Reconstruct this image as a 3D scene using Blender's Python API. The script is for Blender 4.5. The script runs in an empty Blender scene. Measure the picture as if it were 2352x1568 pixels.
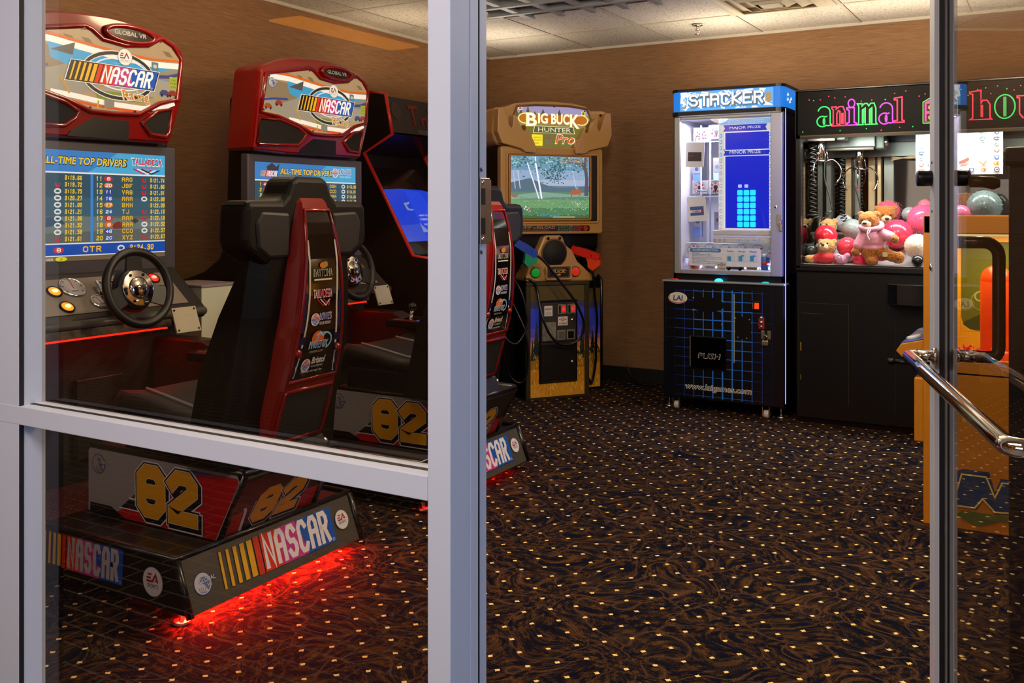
import bpy, bmesh, math, random
from mathutils import Vector, Matrix
random.seed(7)
SC = bpy.context.scene
COL = SC.collection
R_ = math.radians

# ---------------------------------------------------------------- camera, exposure, world, large lights
FPX = 2177.0
cam_d = bpy.data.cameras.new('camera'); cam_d.sensor_width = 36.0; cam_d.lens = FPX / 2352 * 36
cam_d.shift_y = (484.0 - 784.0) / 2352; cam_d.clip_start = 0.05; cam_d.clip_end = 60
cam = bpy.data.objects.new('camera', cam_d); COL.objects.link(cam)
cam.location = (0, 0, 1.236); cam.rotation_euler = (R_(90), 0, R_(30.1))
SC.camera = cam
vs = SC.view_settings
vs.view_transform = 'Standard'; vs.look = 'None'; vs.gamma = 1.0; vs.use_curve_mapping = False; vs.exposure = 0.0
cy = SC.cycles
cy.max_bounces = 10; cy.transparent_max_bounces = 16; cy.glossy_bounces = 5; cy.diffuse_bounces = 4
cy.caustics_reflective = False; cy.caustics_refractive = False; cy.sample_clamp_indirect = 4.0
cy.blur_glossy = 0.5
cy.use_denoising = True
W = bpy.data.worlds.new('world'); SC.world = W; W.use_nodes = True
W.node_tree.nodes['Background'].inputs[0].default_value = (0.30, 0.33, 0.42, 1)
W.node_tree.nodes['Background'].inputs[1].default_value = 0.10

def area(name, loc, rot, sx, sy, power, color, spread=None):
    d = bpy.data.lights.new(name, 'AREA'); d.shape = 'RECTANGLE'; d.size = sx; d.size_y = sy
    d.energy = power; d.color = color
    if spread: d.spread = R_(spread)
    o = bpy.data.objects.new(name, d); COL.objects.link(o); o.location = loc; o.rotation_euler = [R_(a) for a in rot]
    return o
# point lights added out of view to light room and ceiling, daylight and ceiling light of the hallway
def globe(name, loc, power, color, r=0.11):
    d = bpy.data.lights.new(name, 'POINT'); d.energy = power; d.color = color; d.shadow_soft_size = r
    o = bpy.data.objects.new(name, d); COL.objects.link(o); o.location = loc; return o
globe('room_fill_point', (-1.35, 3.05, 2.16), 54, (1.0, 0.83, 0.61))
globe('room_fill_point', (-2.75, 2.75, 2.16), 15, (1.0, 0.80, 0.55))
globe('room_fill_point', (-0.25, 3.75, 2.16), 52, (1.0, 0.84, 0.62))
area('hall_daylight', (3.3, -0.2, 1.5), (0, 90, 0), 2.0, 2.4, 85, (0.36, 0.58, 1.0))
area('hall_fill_light', (-0.9, -3.4, 1.5), (104, 0, 0), 2.4, 1.6, 18, (1.0, 0.93, 0.92))  # fill added behind the camera to brighten frames and ceiling; no window there
area('hall_ceiling_lamp', (-1.1, -0.1, 2.41), (0, 0, 0), 2.0, 0.8, 62, (1.0, 0.90, 0.88))
# upward fill lights added over the cabinets to brighten the ceiling, no fixtures there
for x_, y_, sx_, sy_, p_ in ((-1.78, 5.85, .6, .35, 5), (-.45, 5.80, 1.6, .3, 9), (-3.35, 5.6, .4, .4, 3.2), (-3.5, 4.76, .3, .5, 2.4), (-3.3, 3.59, .2, .5, 2.0), (-3.3, 2.35, .2, .5, 2.0)):
    area('ceiling_fill_light', (x_, y_, 2.03), (180, 0, 0), sx_, sy_, p_, (1.0, 0.86, 0.66))

# ---------------------------------------------------------------- materials
_mc = {}
def lin(c):
    if isinstance(c, str):
        c = c.lstrip('#'); c = [int(c[i:i+2], 16) / 255 for i in (0, 2, 4)]
        c = [x / 12.92 if x <= 0.04045 else ((x + 0.055) / 1.055) ** 2.4 for x in c]
    return tuple(c)[:3]
def M(name, col='#808080', rough=0.5, metal=0.0, emit=0.0, coat=0.0, spec=0.5, bump=None, sheen=0.0, alpha=None, vary=None):
    if name in _mc: return _mc[name]
    m = bpy.data.materials.new(name); m.use_nodes = True; nt = m.node_tree
    b = nt.nodes['Principled BSDF']; c = lin(col) + (1,)
    b.inputs['Base Color'].default_value = c; b.inputs['Roughness'].default_value = rough
    b.inputs['Metallic'].default_value = metal; b.inputs['Specular IOR Level'].default_value = spec
    b.inputs['Coat Weight'].default_value = coat; b.inputs['Coat Roughness'].default_value = 0.06
    if sheen: b.inputs['Sheen Weight'].default_value = sheen
    if emit:
        b.inputs['Emission Color'].default_value = c; b.inputs['Emission Strength'].default_value = emit
        b.inputs['Base Color'].default_value = tuple(x * 0.25 for x in c[:3]) + (1,)
    if alpha is not None: b.inputs['Alpha'].default_value = alpha
    if bump or vary:
        tc = nt.nodes.new('ShaderNodeTexCoord')
    if bump:
        n = nt.nodes.new('ShaderNodeTexNoise'); n.inputs['Scale'].default_value = bump[0]; n.inputs['Detail'].default_value = 3
        bp = nt.nodes.new('ShaderNodeBump'); bp.inputs['Strength'].default_value = bump[1]; bp.inputs['Distance'].default_value = 0.004
        nt.links.new(tc.outputs['Object'], n.inputs['Vector']); nt.links.new(n.outputs['Fac'], bp.inputs['Height'])
        nt.links.new(bp.outputs['Normal'], b.inputs['Normal'])
    if vary:
        n2 = nt.nodes.new('ShaderNodeTexNoise'); n2.inputs['Scale'].default_value = vary[1]; n2.inputs['Detail'].default_value = 4
        rp = nt.nodes.new('ShaderNodeValToRGB'); rp.color_ramp.elements[0].position = 0.35; rp.color_ramp.elements[1].position = 0.65
        rp.color_ramp.elements[0].color = c; rp.color_ramp.elements[1].color = lin(vary[0]) + (1,)
        nt.links.new(tc.outputs['Object'], n2.inputs['Vector']); nt.links.new(n2.outputs['Fac'], rp.inputs['Fac'])
        nt.links.new(rp.outputs['Color'], b.inputs['Base Color'])
    _mc[name] = m
    return m
def GL(name, ior=1.9, tint='#ffffff', rough=0.0):
    """window pane: clear with the mirror share that the angle gives it; both faces of the thin pane counted on its outer face"""
    if name in _mc: return _mc[name]
    m = bpy.data.materials.new(name); m.use_nodes = True; nt = m.node_tree; nt.nodes.clear()
    out = nt.nodes.new('ShaderNodeOutputMaterial'); mix = nt.nodes.new('ShaderNodeMixShader')
    tr = nt.nodes.new('ShaderNodeBsdfTransparent'); tr.inputs[0].default_value = lin(tint) + (1,)
    gl = nt.nodes.new('ShaderNodeBsdfGlossy'); gl.inputs['Roughness'].default_value = rough
    fr = nt.nodes.new('ShaderNodeFresnel'); fr.inputs[0].default_value = ior
    ge = nt.nodes.new('ShaderNodeNewGeometry'); sub = nt.nodes.new('ShaderNodeMath'); sub.operation = 'SUBTRACT'; sub.inputs[0].default_value = 1
    mul = nt.nodes.new('ShaderNodeMath'); mul.operation = 'MULTIPLY'
    L = nt.links.new
    L(ge.outputs['Backfacing'], sub.inputs[1]); L(sub.outputs[0], mul.inputs[0]); L(fr.outputs[0], mul.inputs[1])
    L(mul.outputs[0], mix.inputs[0]); L(tr.outputs[0], mix.inputs[1]); L(gl.outputs[0], mix.inputs[2]); L(mix.outputs[0], out.inputs[0])
    _mc[name] = m
    return m
def C(col, emit=0.0, rough=0.45):
    k = 'paint_%s_%s_%s' % (col.lstrip('#'), emit, rough)
    return M(k, col, rough=rough, emit=emit, spec=0.35)

# ---------------------------------------------------------------- mesh builder
class MB:
    def __init__(s, mat, o=(0, 0, 0)):
        s.v = []; s.f = []; s.fm = []; s.mats = [mat]; s.cur = 0; s.o = Vector(o); s.fs = []; s.tf = None
    def use(s, mat):
        if mat not in s.mats: s.mats.append(mat)
        s.cur = s.mats.index(mat); return s
    def add(s, vs_, fs_, smooth=False):
        n = len(s.v)
        for p in vs_:
            p = Vector(p)
            if s.tf: p = s.tf @ p
            s.v.append(tuple(p - s.o))
        for f in fs_:
            s.f.append([n + i for i in f]); s.fm.append(s.cur); s.fs.append(smooth)
        return s
    def bm(s, bm, smooth=False, mtx=None):
        if mtx: bmesh.ops.transform(bm, matrix=mtx, verts=bm.verts)
        bm.verts.index_update()
        s.add([v.co for v in bm.verts], [[v.index for v in f.verts] for f in bm.faces], smooth); bm.free(); return s
    def box(s, x0, x1, y0, y1, z0, z1, bev=0.0, seg=2):
        b = bmesh.new(); bmesh.ops.create_cube(b, size=1)
        for v in b.verts: v.co = Vector((x0 + (v.co.x + .5) * (x1 - x0), y0 + (v.co.y + .5) * (y1 - y0), z0 + (v.co.z + .5) * (z1 - z0)))
        if bev: bmesh.ops.bevel(b, geom=b.edges[:], offset=bev, segments=seg, affect='EDGES', profile=.5)
        return s.bm(b)
    def prism(s, pts, axis, a0, a1, bev=0.0, seg=2):
        """2-D outline: axis 'x' -> (y,z), 'y' -> (x,z), 'z' -> (x,y); extruded from a0 to a1"""
        def P(p, a): return {'x': (a, p[0], p[1]), 'y': (p[0], a, p[1]), 'z': (p[0], p[1], a)}[axis]
        b = bmesh.new(); v0 = [b.verts.new(P(p, a0)) for p in pts]; v1 = [b.verts.new(P(p, a1)) for p in pts]
        b.faces.new(v0); b.faces.new(v1[::-1]); n = len(pts)
        for i in range(n): b.faces.new([v0[i], v1[i], v1[(i + 1) % n], v0[(i + 1) % n]])
        bmesh.ops.recalc_face_normals(b, faces=b.faces)
        if bev:
            es = [e for e in b.edges if len(e.link_faces) == 2 and e.calc_face_angle(0) > 0.5]
            bmesh.ops.bevel(b, geom=es, offset=bev, segments=seg, affect='EDGES', profile=.5)
        bmesh.ops.triangulate(b, faces=[f for f in b.faces if len(f.verts) > 4])
        return s.bm(b)
    def cyl(s, c, axis, r, h, seg=24, r2=None, bev=0):
        b = bmesh.new(); bmesh.ops.create_cone(b, cap_ends=True, segments=seg, radius1=r, radius2=r if r2 is None else r2, depth=h)
        if bev: bmesh.ops.bevel(b, geom=[e for e in b.edges if e.calc_face_angle(0) > 1], offset=bev, segments=2, affect='EDGES', profile=.5)
        q = Vector((0, 0, 1)).rotation_difference(Vector(axis).normalized()).to_matrix().to_4x4()
        q.translation = Vector(c)
        return s.bm(b, True, q)
    def sph(s, c, r, seg=20, sc=(1, 1, 1), rot=None):
        b = bmesh.new(); bmesh.ops.create_uvsphere(b, u_segments=seg, v_segments=max(6, seg // 2), radius=r)
        m = Matrix.Diagonal((*sc, 1))
        if rot: m = rot.to_4x4() @ m
        m.translation = Vector(c)
        return s.bm(b, True, m)
    def torus(s, c, axis, R, r, n=40, k=12):
        q = Vector((0, 0, 1)).rotation_difference(Vector(axis).normalized()).to_matrix(); c = Vector(c)
        vs_ = []; fs_ = []
        for i in range(n):
            a = 2 * math.pi * i / n
            for j in range(k):
                t = 2 * math.pi * j / k
                vs_.append(c + q @ Vector(((R + r * math.cos(t)) * math.cos(a), (R + r * math.cos(t)) * math.sin(a), r * math.sin(t))))
        for i in range(n):
            for j in range(k):
                fs_.append([i * k + j, ((i + 1) % n) * k + j, ((i + 1) % n) * k + (j + 1) % k, i * k + (j + 1) % k])
        return s.add(vs_, fs_, True)
    def tube(s, path, r, k=10, closed=False, cap=True):
        P = [Vector(p) for p in path]; n = len(P); vs_ = []; fs_ = []
        rr = r if isinstance(r, (list, tuple)) else [r] * n
        T = []
        for i in range(n):
            a = P[i - 1] if (i or closed) else P[0]; b = P[(i + 1) % n] if (i < n - 1 or closed) else P[-1]
            t = b - a; T.append(t.normalized() if t.length > 1e-9 else Vector((0, 0, 1)))
        up = Vector((0, 0, 1)) if abs(T[0].z) < .9 else Vector((1, 0, 0))
        nrm = (up - T[0] * up.dot(T[0])).normalized()
        for i in range(n):
            nrm = (nrm - T[i] * nrm.dot(T[i])); nrm = nrm.normalized() if nrm.length > 1e-6 else T[i].orthogonal().normalized()
            bn = T[i].cross(nrm)
            for j in range(k):
                a = 2 * math.pi * j / k
                vs_.append(P[i] + (nrm * math.cos(a) + bn * math.sin(a)) * rr[i])
        for i in range(n if closed else n - 1):
            for j in range(k):
                fs_.append([i * k + j, i * k + (j + 1) % k, ((i + 1) % n) * k + (j + 1) % k, ((i + 1) % n) * k + j])
        if cap and not closed:
            fs_.append(list(range(k))[::-1]); fs_.append([(n - 1) * k + j for j in range(k)])
        return s.add(vs_, fs_, True)
    def loft(s, rings, smooth=False, cap=True):
        k = len(rings[0]); vs_ = [p for r in rings for p in r]; fs_ = []
        for i in range(len(rings) - 1):
            for j in range(k):
                fs_.append([i * k + j, i * k + (j + 1) % k, (i + 1) * k + (j + 1) % k, (i + 1) * k + j])
        if cap: fs_.append(list(range(k))[::-1]); fs_.append([(len(rings) - 1) * k + j for j in range(k)])
        return s.add(vs_, fs_, smooth)
    def shell(s, pts, xs):
        """rounded slab across x: outline (y, z) repeated at every (x, inset)"""
        n = len(pts); ar = sum(pts[i - 1][0] * pts[i][1] - pts[i][0] * pts[i - 1][1] for i in range(n)); sg_ = 1 if ar > 0 else -1
        rings = []
        for x, ins in xs:
            r = []
            for i in range(n):
                a, b = Vector(pts[i - 1]), Vector(pts[(i + 1) % n]); t_ = (b - a).normalized(); nn = Vector((-t_.y, t_.x)) * sg_
                q = Vector(pts[i]) + nn * ins; r.append((x, q.x, q.y))
            rings.append(r)
        return s.loft(rings, False)
    def build(s, name, parent=None, label=None, kind=None):
        me = bpy.data.meshes.new(name); me.from_pydata(s.v, [], s.f)
        for m in s.mats: me.materials.append(m)
        for p, mi, sm in zip(me.polygons, s.fm, s.fs): p.material_index = mi; p.use_smooth = sm
        b = bmesh.new(); b.from_mesh(me); bmesh.ops.recalc_face_normals(b, faces=b.faces); b.to_mesh(me); b.free()
        me.update()
        ob = bpy.data.objects.new(name, me); COL.objects.link(ob)
        if parent: ob.parent = parent
        if label: ob['label'] = label
        if kind: ob['kind'] = kind
        return ob

def thing(name, label, cat, loc=(0, 0, 0), rz=0.0, group=None):
    o = bpy.data.objects.new(name, None); COL.objects.link(o); o.empty_display_size = .1
    o.location = loc; o.rotation_euler = (0, 0, rz); o['label'] = label; o['category'] = cat
    if group: o['group'] = group
    return o
def tag(o, label, cat, group=None):
    o['label'] = label; o['category'] = cat
    if group: o['group'] = group
    return o
def struct(o, kind='structure'): o['kind'] = kind; return o
def recentre(o, p):
    """put the origin of a one-mesh thing at p"""
    p = Vector(p)
    for v in o.data.vertices: v.co -= p
    o.location = p; return o
def copy_tree(o, parent=None):
    c = o.copy(); COL.objects.link(c); c.parent = parent
    for ch in list(o.children): copy_tree(ch, c)
    return c
def arc(cx, cy_, rx, ry, a0, a1, n):
    return [(cx + rx * math.cos(R_(a0 + (a1 - a0) * i / n)), cy_ + ry * math.sin(R_(a0 + (a1 - a0) * i / n))) for i in range(n + 1)]
def rrect(x0, y0, x1, y1, r, n=4):
    return arc(x1 - r, y1 - r, r, r, 0, 90, n) + arc(x0 + r, y1 - r, r, r, 90, 180, n) + arc(x0 + r, y0 + r, r, r, 180, 270, n) + arc(x1 - r, y0 + r, r, r, 270, 360, n)
def smooth_path(pts, n=6, closed=False):
    P = [Vector(p) for p in pts]; out = []; m = len(P)
    for i in range(m if closed else m - 1):
        g = lambda k: P[k % m] if closed else P[max(0, min(m - 1, k))]
        a, b, c, d = g(i - 1), g(i), g(i + 1), g(i + 2)
        for t in range(n):
            t /= n
            out.append(0.5 * ((2 * b) + (c - a) * t + (2 * a - 5 * b + 4 * c - d) * t * t + (3 * b - a - 3 * c + d) * t ** 3))
    if not closed: out.append(P[-1])
    return out

# ---------------------------------------------------------------- flat artwork and lettering
BF = {'A': '000516364540 0343', 'B': '00063645443303 3342413000', 'C': '4536160501103041', 'D': '000636454130 3000', 'E': '46060040 0333',
 'F': '460600 0333', 'G': '45361605011030414323', 'H': '0006 4046 0343', 'I': '2026', 'J': '4641301001', 'K': '0006 460340', 'L': '060040',
 'M': '0006234640', 'N': '00064046', 'O': '100105163645413010', 'P': '00063645443303', 'Q': '100105163645413010 2240', 'R': '00063645443303 2340',
 'S': '453616050413334241301001', 'T': '0646 2620', 'U': '060110304146', 'V': '062046', 'W': '0610233046', 'X': '0046 0640', 'Y': '062346 2320',
 'Z': '06460040', '0': '100105163645413010', '1': '152620', '2': '0516364544010040', '3': '0516364544334241301001 1333', '4': '30360242',
 '5': '460604344341301001', '6': '4536160501103041423303', '7': '064620', '8': '100105163645413010 0343', '9': '0110304145361605041343',
 '-': '1333', ':': '2122 2425', '.': '2021', "'": '2526'}
_tc = {}
def text_geo(s, bold, font=None):
    bold = 0.0 if ('M' in s or 'm' in s or 'W' in s) else min(bold, .03)
    k = (s, bold)
    if k in _tc: return _tc[k]
    cu = bpy.data.curves.new('lettering', 'FONT'); cu.body = s; cu.size = 1; cu.offset = bold; cu.resolution_u = 3
    ob = bpy.data.objects.new('lettering', cu); COL.objects.link(ob)
    dg = bpy.context.evaluated_depsgraph_get(); dg.update()
    me = ob.evaluated_get(dg).to_mesh()
    v = [(p.co.x, p.co.y) for p in me.vertices]; f = [list(p.vertices) for p in me.polygons]
    ob.evaluated_get(dg).to_mesh_clear(); bpy.data.objects.remove(ob); bpy.data.curves.remove(cu)
    xs = [p[0] for p in v] or [0, 1]; ys = [p[1] for p in v] or [0, 1]
    x0, x1, y0, y1 = min(xs), max(xs), min(ys), max(ys)
    v = [((x - x0) / max(1e-6, x1 - x0), (y - y0) / max(1e-6, y1 - y0)) for x, y in v]
    _tc[k] = (v, f); return _tc[k]

class Art:
    """flat artwork: painted shapes, printed in layers a fraction of a millimetre apart"""
    def __init__(s, emit=0.0, rough=0.4, step=0.0003): s.items = []; s.emit = emit; s.rough = rough; s.layer = 1; s.step = step; s.tf = None; s.clip = None
    def _p(s, vs_, fs_, col, emit=None):
        if s.tf: vs_ = [s.tf(x, y) for x, y in vs_]
        s.sub = (getattr(s, 'sub', 0) + 1) % 70; s.items.append((vs_, fs_, col, s.emit if emit is None else emit, s.layer + s.sub * .013))
    def up(s): s.layer += 1; return s
    def poly(s, pts, col, emit=None): s._p([tuple(p)[:2] for p in pts], [list(range(len(pts)))], col, emit); return s
    def rect(s, x0, y0, x1, y1, col, emit=None): return s.poly([(x0, y0), (x1, y0), (x1, y1), (x0, y1)], col, emit)
    def ell(s, cx, cy_, rx, ry, col, n=28, emit=None): return s.poly(arc(cx, cy_, rx, ry, 0, 360, n)[:-1], col, emit)
    def ring(s, cx, cy_, rx, ry, w, col, a0=0, a1=360, n=32, emit=None):
        return s.line(arc(cx, cy_, rx, ry, a0, a1, n), w, col, emit)
    def line(s, pts, w, col, emit=None, closed=False):
        n = len(pts); vs_ = []; P = [Vector(tuple(p)[:2]) for p in pts]
        W_ = w if isinstance(w, (list, tuple)) else [w] * n
        for i in range(n):
            a = P[i] - P[i - 1] if (i or closed) else P[1] - P[0]
            b = P[(i + 1) % n] - P[i] if (i < n - 1 or closed) else a
            if a.length < 1e-9: a = b
            if b.length < 1e-9: b = a
            a = a.normalized(); b = b.normalized(); na = Vector((-a.y, a.x)); nb = Vector((-b.y, b.x))
            m = na + nb; m = m.normalized() if m.length > 1e-6 else na
            d = max(.45, m.dot(na)); h = m * (W_[i] / 2 / d)
            vs_ += [tuple(P[i] + h), tuple(P[i] - h)]
        fs_ = [[2 * i, 2 * i + 1, 2 * ((i + 1) % n) + 1, 2 * ((i + 1) % n)] for i in range(n if closed else n - 1)]
        s._p(vs_, fs_, col, emit); return s
    def text(s, t, x0, y0, x1, y1, col, bold=0.0, shear=0.0, emit=None):
        v, f = text_geo(t, bold); w = x1 - x0; h = y1 - y0
        if bold > 0 and ('M' in t or 'm' in t or 'W' in t):   # these widen unevenly, so thicken them with shifted copies
            d = min(bold, .05) * h
            for ox, oy in ((d, 0), (-d, 0), (0, d), (0, -d), (d, d), (-d, -d)): s._p([(x0 + ox + a * w + shear * b * h, y0 + oy + b * h) for a, b in v], f, col, emit)
        s._p([(x0 + a * w + shear * b * h, y0 + b * h) for a, b in v], f, col, emit); return s
    def block(s, t, x0, y0, x1, y1, col, th=0.2, shear=0.0, gap=0.25, emit=None, hx=1.0):
        """octagonal block capitals; th = stroke as a share of the height"""
        n = len(t); h = y1 - y0; w = (x1 - x0) / (n + gap * (n - 1)) if n > 1 else (x1 - x0); st = th * h
        for i, ch in enumerate(t):
            if ch not in BF: continue
            ox = x0 + i * w * (1 + gap)
            def mp(q): 
                a = int(q[0]) / 4; b = int(q[1]) / 6
                yy = st / 2 + b * (h - st); return (ox + st * hx / 2 + a * (w - st * hx) + shear * yy, y0 + yy)
            for stk in BF[ch].split():
                pts = [mp(stk[j:j + 2]) for j in range(0, len(stk), 2)]
                s.sq(pts, st, col, emit, closed=stk[:2] == stk[-2:])
        return s
    def sq(s, pts, w, col, emit, closed):
        if closed: return s.line(pts[:-1], w, col, emit, True)
        a = Vector(pts[0]); b = Vector(pts[1]); c = Vector(pts[-2]); d = Vector(pts[-1])
        # square ends reach half a stroke past the point
        pts = [tuple(a + (a - b).normalized() * w / 2)] + list(pts[1:-1]) + [tuple(d + (d - c).normalized() * w / 2)]
        return s.line(pts, w, col, emit)
    def into(s, mb, o, u, v, lift=0.0, warp=None):
        o = Vector(o); u = Vector(u).normalized(); v = Vector(v).normalized(); n = u.cross(v)
        for vs_, fs_, col, em, ly in s.items:
            mb.use(C(col, em, s.rough))
            if warp: mb.add([warp(x, y, lift + ly * s.step) for x, y in vs_], fs_)
            else: mb.add([o + u * x + v * y + n * (lift + ly * s.step) for x, y in vs_], fs_)
        return mb
    def build(s, name, parent, o, u, v, lift=0.001, label=None, org=(0, 0, 0), warp=None):
        mb = MB(C(s.items[0][2], s.items[0][3], s.rough), org); s.into(mb, o, u, v, lift, warp)
        me = bpy.data.meshes.new(name); me.from_pydata(mb.v, [], mb.f)
        for m in mb.mats: me.materials.append(m)
        for p, mi in zip(me.polygons, mb.fm): p.material_index = mi
        me.update(); ob = bpy.data.objects.new(name, me); COL.objects.link(ob)
        if parent: ob.parent = parent
        if label: ob['label'] = label
        return ob

def smin_blob(parts, voxel, jitter=0.0, smooth=2):
    """one continuous surface around a set of (centre, radii, rotation) lumps"""
    b = bmesh.new()
    for c, r, rot in parts:
        m = Matrix.Translation(Vector(c)) @ (rot.to_4x4() if rot else Matrix.Identity(4)) @ Matrix.Diagonal((*r, 1))
        bmesh.ops.create_icosphere(b, subdivisions=3, radius=1, matrix=m)
    me = bpy.data.meshes.new('body'); b.to_mesh(me); b.free()
    ob = bpy.data.objects.new('body', me); COL.objects.link(ob)
    md = ob.modifiers.new('r', 'REMESH'); md.mode = 'VOXEL'; md.voxel_size = voxel
    if smooth:
        sm = ob.modifiers.new('s', 'SMOOTH'); sm.iterations = smooth; sm.factor = .5
    dg = bpy.context.evaluated_depsgraph_get(); dg.update()
    ev = ob.evaluated_get(dg); out = bpy.data.meshes.new_from_object(ev)
    bpy.data.objects.remove(ob)
    if jitter:
        rnd = random.Random(3)
        for v in out.vertices: v.co += v.normal * rnd.uniform(-.4, 1) * jitter
    for p in out.polygons: p.use_smooth = True
    return out
def mesh_obj(name, me, mat, parent=None, label=None):
    me.materials.clear(); me.materials.append(mat)
    o = bpy.data.objects.new(name, me); COL.objects.link(o)
    if parent: o.parent = parent
    if label: o['label'] = label
    return o

# ---------------------------------------------------------------- node-based surfaces of the room
def nodes_mat(name):
    m = bpy.data.materials.new(name); m.use_nodes = True; nt = m.node_tree
    return m, nt, nt.nodes['Principled BSDF'], (lambda t: nt.nodes.new('ShaderNode' + t)), nt.links.new
def ramp(n, stops):
    e = n.color_ramp.elements
    while len(e) < len(stops): e.new(.5)
    for i, (p, c) in enumerate(stops): e[i].position = p; e[i].color = lin(c) + (1,)
def mth(N, L, op, a, b=None):
    n = N('Math'); n.operation = op
    for i, x in enumerate((a, b)):
        if x is None: continue
        if hasattr(x, 'is_output'): L(x, n.inputs[i])
        else: n.inputs[i].default_value = x
    return n.outputs[0]

def carpet_mat():
    m, nt, b, N, L = nodes_mat('patterned_carpet')
    tc = N('TexCoord'); sp = N('SeparateXYZ'); L(tc.outputs['Object'], sp.inputs[0]); x, y = sp.outputs[0], sp.outputs[1]
    # woven dots, a square lattice turned by 45 degrees
    k = 1 / .1192
    fa = mth(N, L, 'SUBTRACT', mth(N, L, 'FRACT', mth(N, L, 'ADD', mth(N, L, 'MULTIPLY', mth(N, L, 'ADD', x, y), k), 100.158)), .5)
    fb = mth(N, L, 'SUBTRACT', mth(N, L, 'FRACT', mth(N, L, 'ADD', mth(N, L, 'MULTIPLY', mth(N, L, 'SUBTRACT', x, y), k), 99.88)), .5)
    dx = mth(N, L, 'ABSOLUTE', mth(N, L, 'ADD', fa, fb)); dy = mth(N, L, 'ABSOLUTE', mth(N, L, 'SUBTRACT', fa, fb))
    fz = N('TexNoise'); fz.inputs['Scale'].default_value = 220; fz.inputs['Detail'].default_value = 2; L(tc.outputs['Object'], fz.inputs['Vector'])
    wob = mth(N, L, 'MULTIPLY', mth(N, L, 'SUBTRACT', fz.outputs['Fac'], .5), .10)
    dot = mth(N, L, 'MULTIPLY', mth(N, L, 'LESS_THAN', mth(N, L, 'ADD', mth(N, L, 'ABSOLUTE', fa), wob), .076), mth(N, L, 'LESS_THAN', mth(N, L, 'ADD', mth(N, L, 'ABSOLUTE', fb), wob), .066))
    # scrolls
    ns = N('TexNoise'); ns.inputs['Scale'].default_value = 3.2; ns.inputs['Detail'].default_value = 1; L(tc.outputs['Object'], ns.inputs['Vector'])
    av = N('VectorMath'); av.operation = 'SCALE'; av.inputs['Scale'].default_value = .55; L(ns.outputs['Color'], av.inputs[0])
    ad = N('VectorMath'); ad.operation = 'ADD'; L(tc.outputs['Object'], ad.inputs[0]); L(av.outputs[0], ad.inputs[1])
    vo = N('TexVoronoi'); vo.feature = 'DISTANCE_TO_EDGE'; vo.inputs['Scale'].default_value = 5.2; L(ad.outputs[0], vo.inputs['Vector'])
    r1 = N('ValToRGB'); ramp(r1, [(0.0, '#ffffff'), (.012, '#9a9a9a'), (.035, '#000000')]); L(vo.outputs['Distance'], r1.inputs[0])
    wv = N('TexWave'); wv.wave_type = 'RINGS'; wv.inputs['Scale'].default_value = 2.1; wv.inputs['Distortion'].default_value = 9; wv.inputs['Detail'].default_value = 1.5; wv.inputs['Detail Scale'].default_value = 1.1
    L(ad.outputs[0], wv.inputs['Vector'])
    r2 = N('ValToRGB'); ramp(r2, [(.80, '#000000'), (.92, '#c0c0c0'), (1, '#000000')]); L(wv.outputs['Fac'], r2.inputs[0])
    n3 = N('TexNoise'); n3.inputs['Scale'].default_value = 30; n3.inputs['Detail'].default_value = 6; n3.inputs['Roughness'].default_value = .7; L(ad.outputs[0], n3.inputs['Vector'])
    r3 = N('ValToRGB'); ramp(r3, [(.40, '#0f1328'), (.48, '#1a1923'), (.56, '#4c3422'), (.68, '#704c30')]); L(n3.outputs['Fac'], r3.inputs[0])
    mx = N('MixRGB'); L(r1.outputs[0], mx.inputs[0]); L(r3.outputs[0], mx.inputs[1]); mx.inputs[2].default_value = lin('#6b4a33') + (1,)
    mx2 = N('MixRGB'); L(mth(N, L, 'MULTIPLY', r2.outputs[0], .6), mx2.inputs[0]); L(mx.outputs[0], mx2.inputs[1]); mx2.inputs[2].default_value = lin('#54402f') + (1,)
    n4 = N('TexNoise'); n4.inputs['Scale'].default_value = 240; n4.inputs['Detail'].default_value = 3; L(tc.outputs['Object'], n4.inputs['Vector'])
    r4 = N('ValToRGB'); ramp(r4, [(.34, '#484848'), (.66, '#ffffff')]); L(n4.outputs['Fac'], r4.inputs[0])
    mx3 = N('MixRGB'); mx3.blend_type = 'MULTIPLY'; mx3.inputs[0].default_value = .8; L(mx2.outputs[0], mx3.inputs[1]); L(r4.outputs[0], mx3.inputs[2])
    mx4 = N('MixRGB'); L(dot, mx4.inputs[0]); L(mx3.outputs[0], mx4.inputs[1]); mx4.inputs[2].default_value = lin('#ffdc8c') + (1,)
    L(mx4.outputs[0], b.inputs['Base Color']); b.inputs['Roughness'].default_value = .95; b.inputs['Specular IOR Level'].default_value = .04
    bp = N('Bump'); bp.inputs['Strength'].default_value = .5; bp.inputs['Distance'].default_value = .006; L(n4.outputs['Fac'], bp.inputs['Height']); L(bp.outputs[0], b.inputs['Normal'])
    return m
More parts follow.
